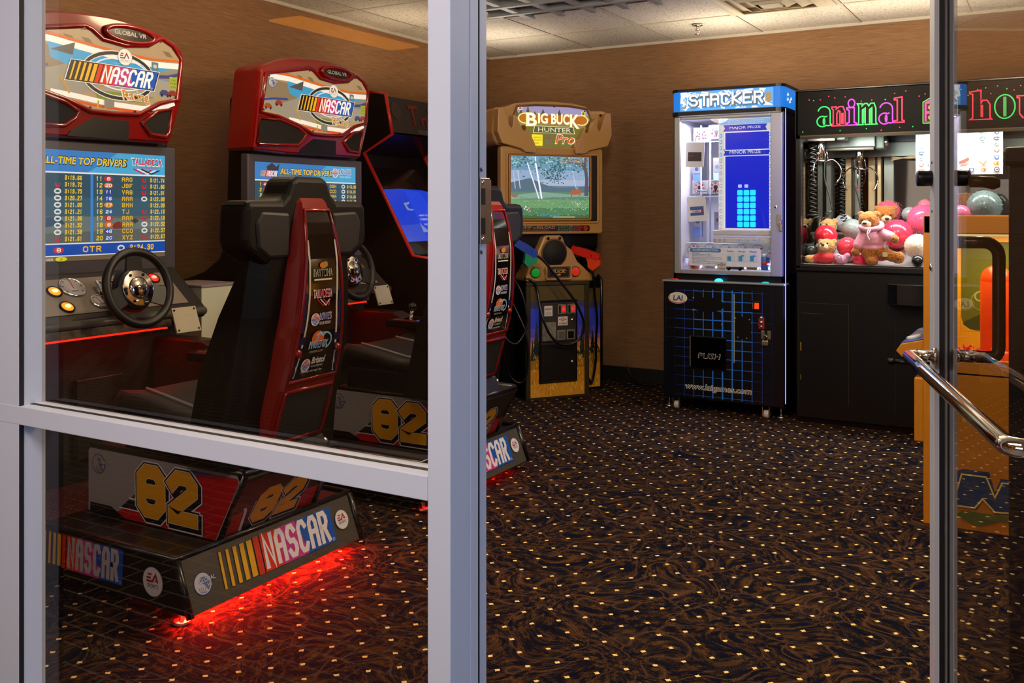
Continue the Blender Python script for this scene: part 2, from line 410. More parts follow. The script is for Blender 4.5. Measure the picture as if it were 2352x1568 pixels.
def wall_mat(name, c0, c1, c2):
    m, nt, b, N, L = nodes_mat(name)
    tc = N('TexCoord'); mp = N('Mapping'); mp.inputs['Scale'].default_value = (4.5, 4.5, 190); L(tc.outputs['Object'], mp.inputs[0])
    n = N('TexNoise'); n.inputs['Scale'].default_value = 1.6; n.inputs['Detail'].default_value = 5; n.inputs['Roughness'].default_value = .7; L(mp.outputs[0], n.inputs['Vector'])
    r = N('ValToRGB'); ramp(r, [(.30, c0), (.5, c1), (.72, c2)]); L(n.outputs['Fac'], r.inputs[0])
    L(r.outputs[0], b.inputs['Base Color']); b.inputs['Roughness'].default_value = .62; b.inputs['Specular IOR Level'].default_value = .3
    bp = N('Bump'); bp.inputs['Strength'].default_value = .25; bp.inputs['Distance'].default_value = .003; L(n.outputs['Fac'], bp.inputs['Height']); L(bp.outputs[0], b.inputs['Normal'])
    return m
def tile_mat():
    m, nt, b, N, L = nodes_mat('ceiling_tile')
    tc = N('TexCoord'); n = N('TexNoise'); n.inputs['Scale'].default_value = 70; n.inputs['Detail'].default_value = 2; L(tc.outputs['Object'], n.inputs['Vector'])
    r = N('ValToRGB'); ramp(r, [(.34, '#a0958a'), (.40, '#cfc6b8'), (.6, '#d8d0c4')]); L(n.outputs['Fac'], r.inputs[0])
    L(r.outputs[0], b.inputs['Base Color']); b.inputs['Roughness'].default_value = .9
    bp = N('Bump'); bp.inputs['Strength'].default_value = .5; bp.inputs['Distance'].default_value = .004; L(n.outputs['Fac'], bp.inputs['Height']); L(bp.outputs[0], b.inputs['Normal'])
    return m
def hall_tile_mat():
    m, nt, b, N, L = nodes_mat('hall_floor_tile')
    tc = N('TexCoord'); br = N('TexBrick'); br.inputs['Scale'].default_value = 3.2; br.inputs['Mortar Size'].default_value = .014; br.offset = .5
    br.inputs['Color1'].default_value = lin('#39302b') + (1,); br.inputs['Color2'].default_value = lin('#443830') + (1,); br.inputs['Mortar'].default_value = lin('#b39a78') + (1,)
    L(tc.outputs['Object'], br.inputs['Vector']); L(br.outputs[0], b.inputs['Base Color']); b.inputs['Roughness'].default_value = .55
    return m
WALL = wall_mat('grasscloth_wallpaper', '#70502f', '#8d6746', '#a07a56')
CARPET = carpet_mat(); TILE = tile_mat()
ALU = M('painted_aluminium', '#c4c6ce', rough=.42, spec=.4, bump=(900, .06))
BLK = M('black_gasket', '#050507', rough=.6)

XL, YB, ZC, XR = -3.905, 6.37, 2.44, 0.85
struct(MB(CARPET).box(XL - .1, XR + .1, 1.384, YB + .1, -.08, 0).build('floor'))
struct(MB(hall_tile_mat()).box(-9, 3.5, -6, 1.384, -.08, 0).build('floor_hall'))
struct(MB(WALL).box(XL, XR, YB, YB + .1, 0, ZC + .1).build('wall_back'))
struct(MB(WALL).box(XL - .1, XL, 1.384, YB + .1, 0, ZC + .1).build('wall_left'))
struct(MB(WALL).box(XR, XR + .1, 1.384, YB + .1, 0, ZC + .1).build('wall_right'))
ce = struct(MB(TILE).box(XL - .1, XR + .1, 1.27, YB + .1, ZC, ZC + .1).build('ceiling'))
TBAR = M('ceiling_grid_metal', '#c9c0b0', rough=.5)
g = MB(TBAR)
GX = [-3.65 + .634 * i for i in range(8)]; GY = [5.72 - .634 * i for i in range(7)]
for x in GX: g.box(x - .011, x + .011, 1.3, YB, ZC - .004, ZC + .001)
for y in GY: g.box(XL, XR, y - .011, y + .011, ZC - .0045, ZC + .001)
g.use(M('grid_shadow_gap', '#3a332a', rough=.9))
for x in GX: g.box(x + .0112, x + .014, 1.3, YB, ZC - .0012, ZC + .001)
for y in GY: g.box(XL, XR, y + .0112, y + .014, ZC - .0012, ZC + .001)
g.use(TBAR).box(XL, XR, YB - .018, YB, ZC - .018, ZC).box(XL, XL + .018, 1.3, YB, ZC - .018, ZC)
g.build('ceiling_grid', ce)
BASE = M('black_baseboard', '#0a090a', rough=.55)
struct(MB(BASE).box(XL, XR, YB - .012, YB, 0, .105, .003).build('baseboard_back'))
struct(MB(BASE).box(XL, XL + .012, 1.4, YB, 0, .105, .003).build('baseboard_left'))
# hallway on the camera's side of the glass
WOOD = M('hall_warm_plaster', '#a8763f', rough=.7)
struct(MB(M('hall_ceiling_paint', '#b98a52', rough=.8)).box(-9, 3.5, -6, 1.27, ZC, ZC + .1).build('ceiling_hall'))
struct(MB(WOOD).box(-9, 3.5, -6.1, -6, 0, ZC).build('wall_hall_back'))
struct(MB(WOOD).box(-9.1, -9, -6, 1.384, 0, ZC).build('wall_hall_left'))
struct(MB(WOOD).box(-9, -3.95, 1.284, 1.384, 0, ZC).build('wall_hall_side'))
struct(MB(M('orange_cove_light', '#e0801c', emit=8)).box(-4.32, -4.06, -5.5, -1.75, ZC - .012, ZC - .001).build('trim_hall_cove'))
struct(MB(M('hall_beam', '#5b3d22', rough=.7)).box(-9, 3.5, -3.2, -3.0, ZC - .10, ZC).box(-9, 3.5, -4.6, -4.45, ZC - .10, ZC).build('trim_hall_beam'))
for i, (x, y) in enumerate([(-5.42, -4.69), (-6.6, -2.4), (-6.5, -1.2)]):  # last two are added so the hallway floor shows brighter in the glass
    t = thing('downlight', ['recessed downlight glowing in the warm hallway ceiling', 'added downlight lighting the hallway floor, further from the glass', 'added downlight lighting the hallway floor, nearest the glass'][i], 'light', (x, y, ZC - .002), group='hallway downlights')
    MB(M('warm_lens', '#ffb066', emit=4)).cyl((0, 0, 0), (0, 0, 1), .06, .006).build('lens', t)
    MB(TBAR).torus((0, 0, -.002), (0, 0, 1), .07, .01, 28, 8).build('trim_ring', t)
    pl = bpy.data.lights.new('downlight_glow', 'SPOT'); pl.energy = 110; pl.color = (1, .72, .4); pl.spot_size = R_(110); pl.shadow_soft_size = .05
    po = bpy.data.objects.new('downlight_glow', pl); COL.objects.link(po); po.location = (x, y, ZC - .03)

# ---------------------------------------------------------------- storefront
Y0, Y1, YG = 1.27, 1.384, 1.327
GLASS = GL('storefront_glass', 1.45, '#f4f0ea')
w1 = bpy.data.objects.new('window_1', None); COL.objects.link(w1); w1['kind'] = 'structure'; w1.location = (-1.4, YG, 0)
oW = (-1.4, YG, 0)
def wpart(name, fn, mat):
    b = MB(mat, oW); fn(b); return b.build(name, w1)
YW = 1.334
wpart('mullion', lambda b: b.box(-2.20, -2.0, Y0, YW, 0, ZC, .0015), ALU)
wpart('rail', lambda b: b.box(-3.9, -.8956, Y0 - .0006, YW, .762, .803, .0015), ALU)
wpart('rail', lambda b: b.box(-3.9, -.8956, Y0, YW, 0, .09, .0015), ALU)
wpart('rail', lambda b: b.box(-3.9, -.8956, Y0, YW, 2.36, ZC, .0015), ALU)
def gas(b):
    for z0, z1 in ((.09, .762), (.803, 2.36)):
        b.box(-2.0005, -1.9985, Y0 + .0005, Y0 + .011, z0, z1)
        b.box(-2.0, -.8956, Y0 + .026, Y0 + .037, z1 - .0012, z1 + .0003) if z1 < 1 else None
    b.box(-2.0, -.8956, Y0 + .026, Y0 + .037, .8025, .8038)
    b.box(-3.9, -2.2, Y0 + .026, Y0 + .037, .8025, .8038)
wpart('gasket', gas, BLK)
for x0, x1 in ((-1.999, -.8956), (-3.9, -2.2)):
    for z0, z1 in ((.09, .762), (.803, 2.36)):
        wpart('pane', lambda b: b.box(x0, x1, YG - .003, YG + .003, z0, z1), GLASS)
# jamb of the doorway, the header and the far jamb
XJ0, XJ1 = -.8956, -.851
jm = MB(ALU).box(XJ0, XJ1, Y0, Y0 + .083, 0, ZC, .0015).box(XJ0, XJ1 - .0015, Y0 + .088, Y1, 0, ZC, .0015)
jm.box(XJ1 - .002, XJ1 + .0012, Y0 + .060, Y0 + .082, 0, 2.25)
jm.use(BLK).box(XJ0 + .002, XJ1 - .004, Y0 + .08, Y0 + .09, 0, 2.25).tube([(XJ1 - .0005, Y0 + .0855, .0), (XJ1 - .0005, Y0 + .0855, 2.25)], .0025, 6)
struct(jm.build('trim_1'))
struct(MB(ALU).box(XJ1, .9, Y0, Y1, 2.26, ZC, .0015).build('trim_2'))
struct(MB(ALU).box(.029, .095, Y0, Y1, 0, 2.26, .0015).build('trim_3'))
struct(MB(WALL).box(.095, .95, Y0, Y1, 0, 2.26).build('wall_front'))
STEEL = M('brushed_steel', '#d2ccc2', rough=.3, metal=1.0); CHROME = M('chrome', '#e9e6e2', rough=.06, metal=1.0)
sp_ = thing('strike_plate', 'steel lock strike plate screwed to the white door jamb', 'strike plate', (XJ1, 1.37, 1.236))
MB(STEEL).box(-.001, .0022, -.012, .018, -.056, .056, .001).prism([(.018, .056), (.018, -.056), (.025, -.052), (.025, .052)], 'x', -.002, .001).build('plate', sp_)
for z0, z1 in ((.010, .038), (-.040, -.012)): MB(M('latch_hole', '#0a1420', rough=.4)).box(.0015, .0026, -.0095, .0035, z0, z1).build('latch_hole', sp_)
for z in (.048, -.048): MB(CHROME).sph((.0022, -.004, z), .0042, 10, (.4, 1, 1)).build('screw', sp_)
for z in (.070, -.070): MB(M('dark_screw', '#5a5c66', rough=.4, metal=.7)).sph((-.001, -.004, z), .0038, 10, (.4, 1, 1)).build('screw', sp_)

# the open glass door, hinged at the right
d1 = bpy.data.objects.new('door_1', None); COL.objects.link(d1); d1['kind'] = 'structure'
d1.location = (.0215, 1.32, 0); d1.rotation_euler = (0, 0, R_(105.98)); LD = .865
MB(ALU).box(LD - .05, LD, -.022, .022, .01, 2.24, .003).box(LD - .052, LD - .049, .0125, .0215, .2, 2.12).box(LD - .052, LD - .049, -.0215, -.0125, .2, 2.12).build('lock_stile', d1)
MB(ALU).box(0, .05, -.022, .022, .01, 2.24, .003).build('hinge_stile', d1)
MB(ALU).box(.05, LD - .05, -.022, .022, .01, .13, .002).build('bottom_rail', d1)
MB(ALU).box(.05, LD - .05, -.022, .022, 2.12, 2.24, .002).build('top_rail', d1)
MB(GL('door_glass', 1.75, '#f2f0ec')).box(.05, LD - .05, -.003, .003, .13, 2.12).build('pane', d1)
MB(BLK).box(LD - .0535, LD - .0495, .003, .0125, .13, 2.12).box(LD - .0535, LD - .0495, -.0125, -.003, .13, 2.12).build('gasket', d1)
bp_ = [(.80, .022, .943), (.80, .060, .943)] + [(.80 - .014 * math.sin(R_(a)) * 1.0 - 0, .060 + .014 * (1 - math.cos(R_(a))) * 1.0, .943) for a in range(15, 91, 15)] + [(.60, .074, .943), (.3, .074, .943), (.045, .074, .943)] + [(.045 - .02 * math.sin(R_(a)), .074 - .02 * (1 - math.cos(R_(a))), .943) for a in range(15, 91, 15)] + [(.025, .022, .943)]
MB(CHROME).tube(bp_, .0125, 16).cyl((.80, .024, .943), (0, 1, 0), .017, .006).cyl((.025, .024, .943), (0, 1, 0), .019, .008).build('push_bar', d1, 'polished chrome push bar')
up = [(.835, -.022, 1.172), (.835, -.075, 1.172)] + [(.835, -.075 - .028 * math.sin(R_(a)), 1.172 - .028 * (1 - math.cos(R_(a)))) for a in range(15, 91, 15)] + [(.835, -.103, .96)] + [(.835, -.103 + .012 * (1 - math.cos(R_(a))), .96 - .02 * math.sin(R_(a))) for a in range(30, 91, 30)] + [(.835, -.022, .94)]
MB(M('reflected_dark_metal', '#4a3a30', rough=.22, metal=.9)).tube(up, .0125, 14).build('pull_handle', d1, 'dark metal pull handle')  # the darkness the tube reflects is put into its metal colour
lk = MB(M('black_metal', '#0b0b0d', rough=.3, metal=.4)).cyl((.84, .036, 1.303), (0, 1, 0), .0165, .030, 24, bev=.003).cyl((.84, -.036, 1.303), (0, 1, 0), .0165, .028, 24, bev=.003).build('lock_cylinder', d1, 'black lock cylinder')
MB(M('bronze_lever', '#3c2a20', rough=.3, metal=.8)).tube([(.84, -.05, 1.296), (.84, -.075, 1.295), (.84, -.095, 1.292), (.84, -.105, 1.292)], [.012, .0115, .0135, .009], 14).build('thumb_lever', lk)
for z in (1.335, 1.235): MB(BLK).sph((LD - .028, .0222, z), .0032, 10, (1, .4, 1)).build('screw', d1)
MB(CHROME).sph((LD - .025, .023, 1.12), .008, 12, (1, .5, 1)).build('door_bumper', d1)

# ceiling equipment
t = thing('sprinkler', 'small chrome fire sprinkler hanging from the ceiling tiles', 'sprinkler', (-2.03, 5.886, ZC))
MB(CHROME).cyl((0, 0, -.006), (0, 0, 1), .036, .012, 28, r2=.026).build('escutcheon', t)
MB(CHROME).cyl((0, 0, -.025), (0, 0, 1), .010, .03).tube([(.011, 0, -.036), (.016, 0, -.05), (.004, 0, -.064)], .003, 8).tube([(-.011, 0, -.036), (-.016, 0, -.05), (-.004, 0, -.064)], .003, 8).build('sprinkler_body', t)
MB(CHROME).cyl((0, 0, -.066), (0, 0, 1), .017, .003).build('deflector', t)
t = thing('troffer_light', 'unlit silver louvre light panel set in the ceiling grid', 'ceiling light', (-2.376, 4.769, ZC))
LV = M('louvre_metal', '#aeb2b8', rough=.4, metal=.4)
fr = MB(TBAR)
for a in ((-.62, .62, -.305, -.29), (-.62, .62, .29, .305), (-.62, -.605, -.305, .305), (.605, .62, -.305, .305)): fr.box(*a, -.012, -.0045)
fr.build('frame', t); MB(M('louvre_back', '#8a8e96', rough=.4)).box(-.61, .61, -.295, .295, -.006, -.0045).build('reflector', t)
for y in (-.1, .1): MB(LV).prism([(y - .016, -.045), (y + .016, -.045), (y + .003, -.0065), (y - .003, -.0065)], 'x', -.61, .61).build('louvre_blade', t)
for x in (-.41, -.205, 0, .205, .41): MB(LV).prism([(x - .020, -.040), (x + .020, -.040), (x + .003, -.0065), (x - .003, -.0065)], 'y', -.295, .295).build('louvre_blade', t)
t = thing('ceiling_vent', 'square cream air diffuser in the ceiling above the prize machine', 'vent', (-1.43, 5.4, ZC))
VC = M('vent_paint', '#d3c7ae', rough=.55)
MB(VC).box(-.30, .30, -.30, .30, -.008, -.0045, .001).build('vent_plate', t)
for i, (a, h) in enumerate(((.26, .03), (.19, .036), (.12, .042))):
    k = MB(VC)
    for sx, sy in ((1, 0), (-1, 0), (0, 1), (0, -1)):
        o_, i_ = a, a - .045
        if sx: q = [(sx * o_, -o_, -.010), (sx * o_, o_, -.010), (sx * i_, i_, -h), (sx * i_, -i_, -h)]
        else: q = [(-o_, sy * o_, -.010), (o_, sy * o_, -.010), (i_, sy * i_, -h), (-i_, sy * i_, -h)]
        k.add(q + [(x, y, z + .004) for x, y, z in q], [[0, 1, 2, 3], [4, 5, 6, 7], [0, 1, 5, 4], [2, 3, 7, 6], [1, 2, 6, 5], [3, 0, 4, 7]])
    k.build('vent_ring', t)
MB(VC).box(-.06, .06, -.06, .06, -.042, -.008, .01).build('vent_core', t)

# ---------------------------------------------------------------- lettering used on several machines
RED = M('glossy_red', '#7c0507', rough=.16, coat=.5); BLACK = M('satin_black', '#060607', rough=.38, spec=.3)
SHELL = M('seat_black_plastic', '#070707', rough=.5, spec=.25, bump=(500, .08)); GREYP = M('grey_plastic', '#2a2a2d', rough=.4)
RIM = M('black_rubber_moulding', '#0d0e10', rough=.28, coat=.3)
def racing_logo(A, x, y, w, h, white='#ece8ee', bg=True, sk=.22, outline=None):
    """slanted bars, then block letters over red, magenta and blue"""
    old = A.tf; A.tf = lambda px, py: (x + px + sk * py, y + py)
    if outline: A.rect(-.03 * w, -.06 * h, w * 1.02, 1.06 * h, outline).up(); A.rect(-.022 * w, -.03 * h, w * 1.013, 1.03 * h, '#1a1512').up()
    for x0, bw in ((.015, .018), (.07, .022), (.125, .027), (.18, .033), (.235, .042)): A.rect(x0 * w, .03 * h, (x0 + bw) * w, .97 * h, '#e9b021')
    A.rect(.29 * w, .0, .335 * w, h, '#d2381f'); A.rect(.345 * w, 0, .50 * w, h, '#d8331f')
    A.poly([(.50 * w, 0), (.735 * w, 0), (.66 * w, h), (.50 * w, h)], '#c23a94'); A.poly([(.735 * w, 0), (w, 0), (w, h), (.66 * w, h)], '#1c55b4')
    A.up(); A.block('NASCAR', .355 * w, .06 * h, .955 * w, .97 * h, white, th=.155, gap=.12, hx=1.0); A.up()
    A.ring(.975 * w, .08 * h, .04 * h, .04 * h, .012 * h, white, n=14)
    A.tf = old; A.up()
def ea_badge(A, cx, cy_, r):
    A.ell(cx, cy_, r, r, '#8f9097').up().ell(cx, cy_, r * .95, r * .95, '#e6e6ec').up()
    A.line([(cx - .1 * r, cy_ + .48 * r), (cx - .48 * r, cy_ + .48 * r)], .13 * r, '#a5252d').line([(cx - .18 * r, cy_ + .24 * r), (cx - .60 * r, cy_ + .24 * r)], .13 * r, '#a5252d').line([(cx - .6 * r, cy_ + .02 * r), (cx - .02 * r, cy_ + .02 * r), (cx + .28 * r, cy_ + .5 * r), (cx + .5 * r, cy_ + .0)], .15 * r, '#a5252d').line([(cx + .2 * r, cy_ + .1 * r), (cx + .42 * r, cy_ + .1 * r)], .1 * r, '#a5252d')
    A.text('SPORTS', cx - .55 * r, cy_ - .42 * r, cx + .57 * r, cy_ - .14 * r, '#3a4a86', .012).up()
def globe_badge(A, x, y, s, col='#3c4c86', base='#c7c9d4', txt='#e4e6f0'):
    A.ell(x, y, s, s, '#2c3768').up().ell(x, y, .92 * s, .92 * s, base).up()
    A.poly(arc(x + .1 * s, y - .1 * s, .62 * s, .66 * s, -60, 120, 14) + [(x - .3 * s, y + .3 * s), (x + .1 * s, y - .1 * s)], col)
    for k in range(4): A.line([(x - .55 * s + .22 * s * k, y - .2 * s - .05 * s * k), (x - .5 * s + .2 * s * k, y - .55 * s - .08 * s * k), (x - .25 * s + .17 * s * k, y - .8 * s)], .05 * s, col)
    A.up().text('GLOBAL', x - .42 * s, y + .02 * s, x + 1.45 * s, y + .46 * s, '#27305c', .035, .1).up().text('GLOBAL', x - .40 * s, y + .05 * s, x + 1.43 * s, y + .43 * s, txt, .005, .1)
    A.text('VR', x + .35 * s, y - .42 * s, x + .95 * s, y - .05 * s, '#27305c', .035, .1).up().text('VR', x + .37 * s, y - .39 * s, x + .93 * s, y - .08 * s, txt, .005, .1).up()
def eighty_two(A, x, y, w, h, shear=.0):
    for i, ch in enumerate('82'):
        x0 = x + i * w * .56; x1 = x0 + w * .46
        dx, dy = .035 * w, -.05 * h
        gl = lambda k, col, th, ox=0, oy=0: A.block(k, x0 + ox - (th - .2) * h * .5, y + oy - (th - .2) * h * .5, x1 + ox + (th - .2) * h * .5, y + oy + h + (th - .2) * h * .5, col, th=th * h / (h + (th - .2) * h), shear=shear)
        gl(ch, '#d9d9de', .43, dx, dy); gl(ch, '#d9d9de', .41); A.up(); gl(ch, '#100e12', .375, dx, dy); gl(ch, '#100e12', .365); A.up(); gl(ch, '#d9d9de', .30); A.up(); gl(ch, '#d99a1c', .28); A.up()
def globe_ball(A, x, y, r):
    A.ell(x, y, r, r, '#e8e8ee').up()
    for k in range(4): A.rect(x - r * (.95 - .22 * k), y + r * (.04 + .22 * k), x + r * (.95 - .22 * k), y + r * (.16 + .22 * k), '#c7362c'); A.rect(x - r * (.95 - .22 * k), y - r * (.16 + .22 * k), x + r * (.95 - .22 * k), y - r * (.04 + .22 * k), '#2b49a0')
    A.up()

# ---------------------------------------------------------------- sit-down racing machine (two of them)
XR0, YC1, YC2 = -2.25, 2.355, 3.595
HOOD = [(-.385, 1.87), (-.376, 1.90), (-.33, 1.93), (-.19, 1.975), (.016, 1.994), (.15, 1.99), (.24, 1.978), (.352, 1.949), (.405, 1.915), (.418, 1.88), (.411, 1.715), (.352, 1.541), (.335, 1.512), (.12, 1.511), (-.219, 1.507), (-.415, 1.514), (-.43, 1.53)]
PAN = [(-.352, 1.875), (-.219, 1.905), (-.06, 1.938), (-.03, 1.93), (.016, 1.899), (.12, 1.889), (.228, 1.905), (.28, 1.938), (.30, 1.942), (.35, 1.922), (.395, 1.872), (.375, 1.70), (.284, 1.675), (.184, 1.622), (.067, 1.615), (-.035, 1.616), (-.143, 1.652), (-.275, 1.682), (-.387, 1.694)]
SPL = [(-.396, 1.665), (-.257, 1.668), (-.143, 1.640), (-.085, 1.614), (-.10, 1.585), (-.143, 1.553), (-.40, 1.54), (-.41, 1.55)]
SPR = [(.345, 1.66), (.33, 1.56), (.315, 1.541), (.239, 1.546), (.197, 1.590), (.273, 1.642)]

def marquee_art():
    A = Art(.85, .3)
    def clipb(pts):  # keep inside the lower and upper edge of the window
        return pts
    A.poly(PAN, '#bfa27c')
    A.up()
    # stands, sky, track, grass, white and orange guard rails
    A.poly([(-.37, 1.86), (-.2, 1.845), (-.09, 1.80), (-.24, 1.75), (-.384, 1.77)], '#97856a'); A.poly([(-.215, 1.872), (-.20, 1.80), (-.10, 1.772), (.10, 1.752), (.33, 1.752), (.372, 1.79), (.375, 1.842), (.05, 1.850)], '#3fa6dc', 1.0)
    A.poly([(-.384, 1.77), (-.24, 1.752), (-.07, 1.80), (-.02, 1.79), (.0, 1.70), (-.1, 1.67), (-.15, 1.668), (-.28, 1.70), (-.385, 1.71)], '#a9a291')
    A.poly([(.10, 1.79), (.38, 1.765), (.378, 1.72), (.28, 1.69), (.0, 1.69)], '#b3ab98'); A.poly([(-.02, 1.70), (.26, 1.70), (.20, 1.672), (.0, 1.66)], '#8f9b34')
    A.poly([(.25, 1.80), (.38, 1.83), (.386, 1.77), (.28, 1.775)], '#a1988b'); A.up()
    A.line([(-.381, 1.752), (-.3, 1.764), (-.21, 1.77)], .01, '#3f4d9c'); A.line([(.28, 1.785), (.33, 1.79), (.38, 1.805)], .014, '#4b4f86')
    for i in range(9):
        x_ = -.30 + i * .075; A.poly([(x_, 1.895), (x_ + .035, 1.892), (x_ + .055, 1.872), (x_ + .02, 1.874)], '#8f7658') if x_ < -.06 or x_ > .24 else None
    A.line([(-.33, 1.868), (-.2, 1.868), (-.05, 1.852), (.1, 1.838), (.25, 1.832), (.385, 1.84)], .024, '#f4f1ea', 1.15).up()
    A.line([(-.31, 1.887), (-.2, 1.887), (-.05, 1.872), (.1, 1.858), (.25, 1.852), (.388, 1.862)], .009, '#f0701c')
    A.line([(-.2, 1.675), (-.1, 1.668), (.05, 1.652), (.2, 1.648), (.3, 1.66), (.36, 1.685)], .020, '#f6efe4', 1.15).up()
    A.line([(-.14, 1.651), (-.02, 1.640), (.1, 1.634), (.2, 1.633), (.235, 1.638)], .009, '#ee5a18')
    A.line([(-.16, 1.735), (-.13, 1.69), (-.125, 1.675)], .008, '#d9a233'); A.line([(.28, 1.71), (.29, 1.675)], .008, '#d9a233'); A.line([(.0, 1.66), (-.005, 1.628)], .008, '#d9b02c'); A.line([(.03, 1.66), (.03, 1.628)], .008, '#d9b02c')
    A.poly([(-.2, 1.83), (-.1, 1.868), (-.11, 1.82)], '#5b5a5c')
    A.rect(.335, 1.745, .372, 1.792, '#b4c23a'); A.up()
    for z, t in ((1.779, 'SUITABLE'), (1.765, 'FOR'), (1.751, 'ALL AGES')): A.text(t, .34, z - .004, .368, z + .004, '#4d4a30')
    A.rect(.245, 1.788, .278, 1.842, '#5e8c98'); A.up().ell(.262, 1.825, .010, .008, '#d9d4c8')
    for (x, z, c) in ((-.34, 1.725, '#b3532c'), (-.27, 1.745, '#a2402c'), (.31, 1.72, '#4b4f7e'), (.352, 1.722, '#9c3a2a')):
        A.poly([(x - .026, z - .008), (x + .026, z - .008), (x + .022, z + .006), (x + .008, z + .014), (x - .012, z + .014), (x - .024, z + .004)], c)
        A.ell(x - .014, z - .009, .006, .006, '#2a2625', 10).ell(x + .015, z - .009, .006, .006, '#2a2625', 10)
    A.up(); globe_badge(A, -.315, 1.838, .024)
    # oval swoosh behind the name
    A.ring(.09, 1.765, .16, .088, .020, '#f6f2ea').up(); A.ring(.09, 1.765, .16, .088, .013, '#35322f').up(); A.ring(.10, 1.772, .13, .062, .005, '#ffffff').up()
    A.emit = 1.1; racing_logo(A, -.135, 1.726, .385, .074, '#fbf8f4', outline='#f4efe6', sk=.32); A.emit = .9
    A.ell(.115, 1.842, .034, .034, '#8a8378').up().ell(.115, 1.842, .032, .032, '#fbf8f0').up()
    A.line([(.108, 1.855), (.095, 1.855)], .005, '#8e3a2c').line([(.106, 1.847), (.092, 1.847)], .005, '#8e3a2c').line([(.092, 1.838), (.112, 1.838), (.122, 1.857), (.132, 1.838)], .005, '#8e3a2c').text('SPORTS', .094, 1.822, .136, 1.832, '#b9b0a4').up()
    A.text('Racing', .108, 1.660, .238, 1.716, '#f8f2e4', .05, -.25).up().text('Racing', .112, 1.664, .234, 1.712, '#dd8a1c', .006, -.25).up()
    A.rect(.02, 1.635, .065, 1.668, '#8f8a7c')
    for (y_, z_) in ((-.34, 1.868), (-.065, 1.925), (-.375, 1.705), (-.04, 1.628), (.16, 1.631), (.36, 1.706), (.285, 1.93)): A.ell(y_, z_, .006, .006, '#2f2b28', 12, emit=0)
    return A

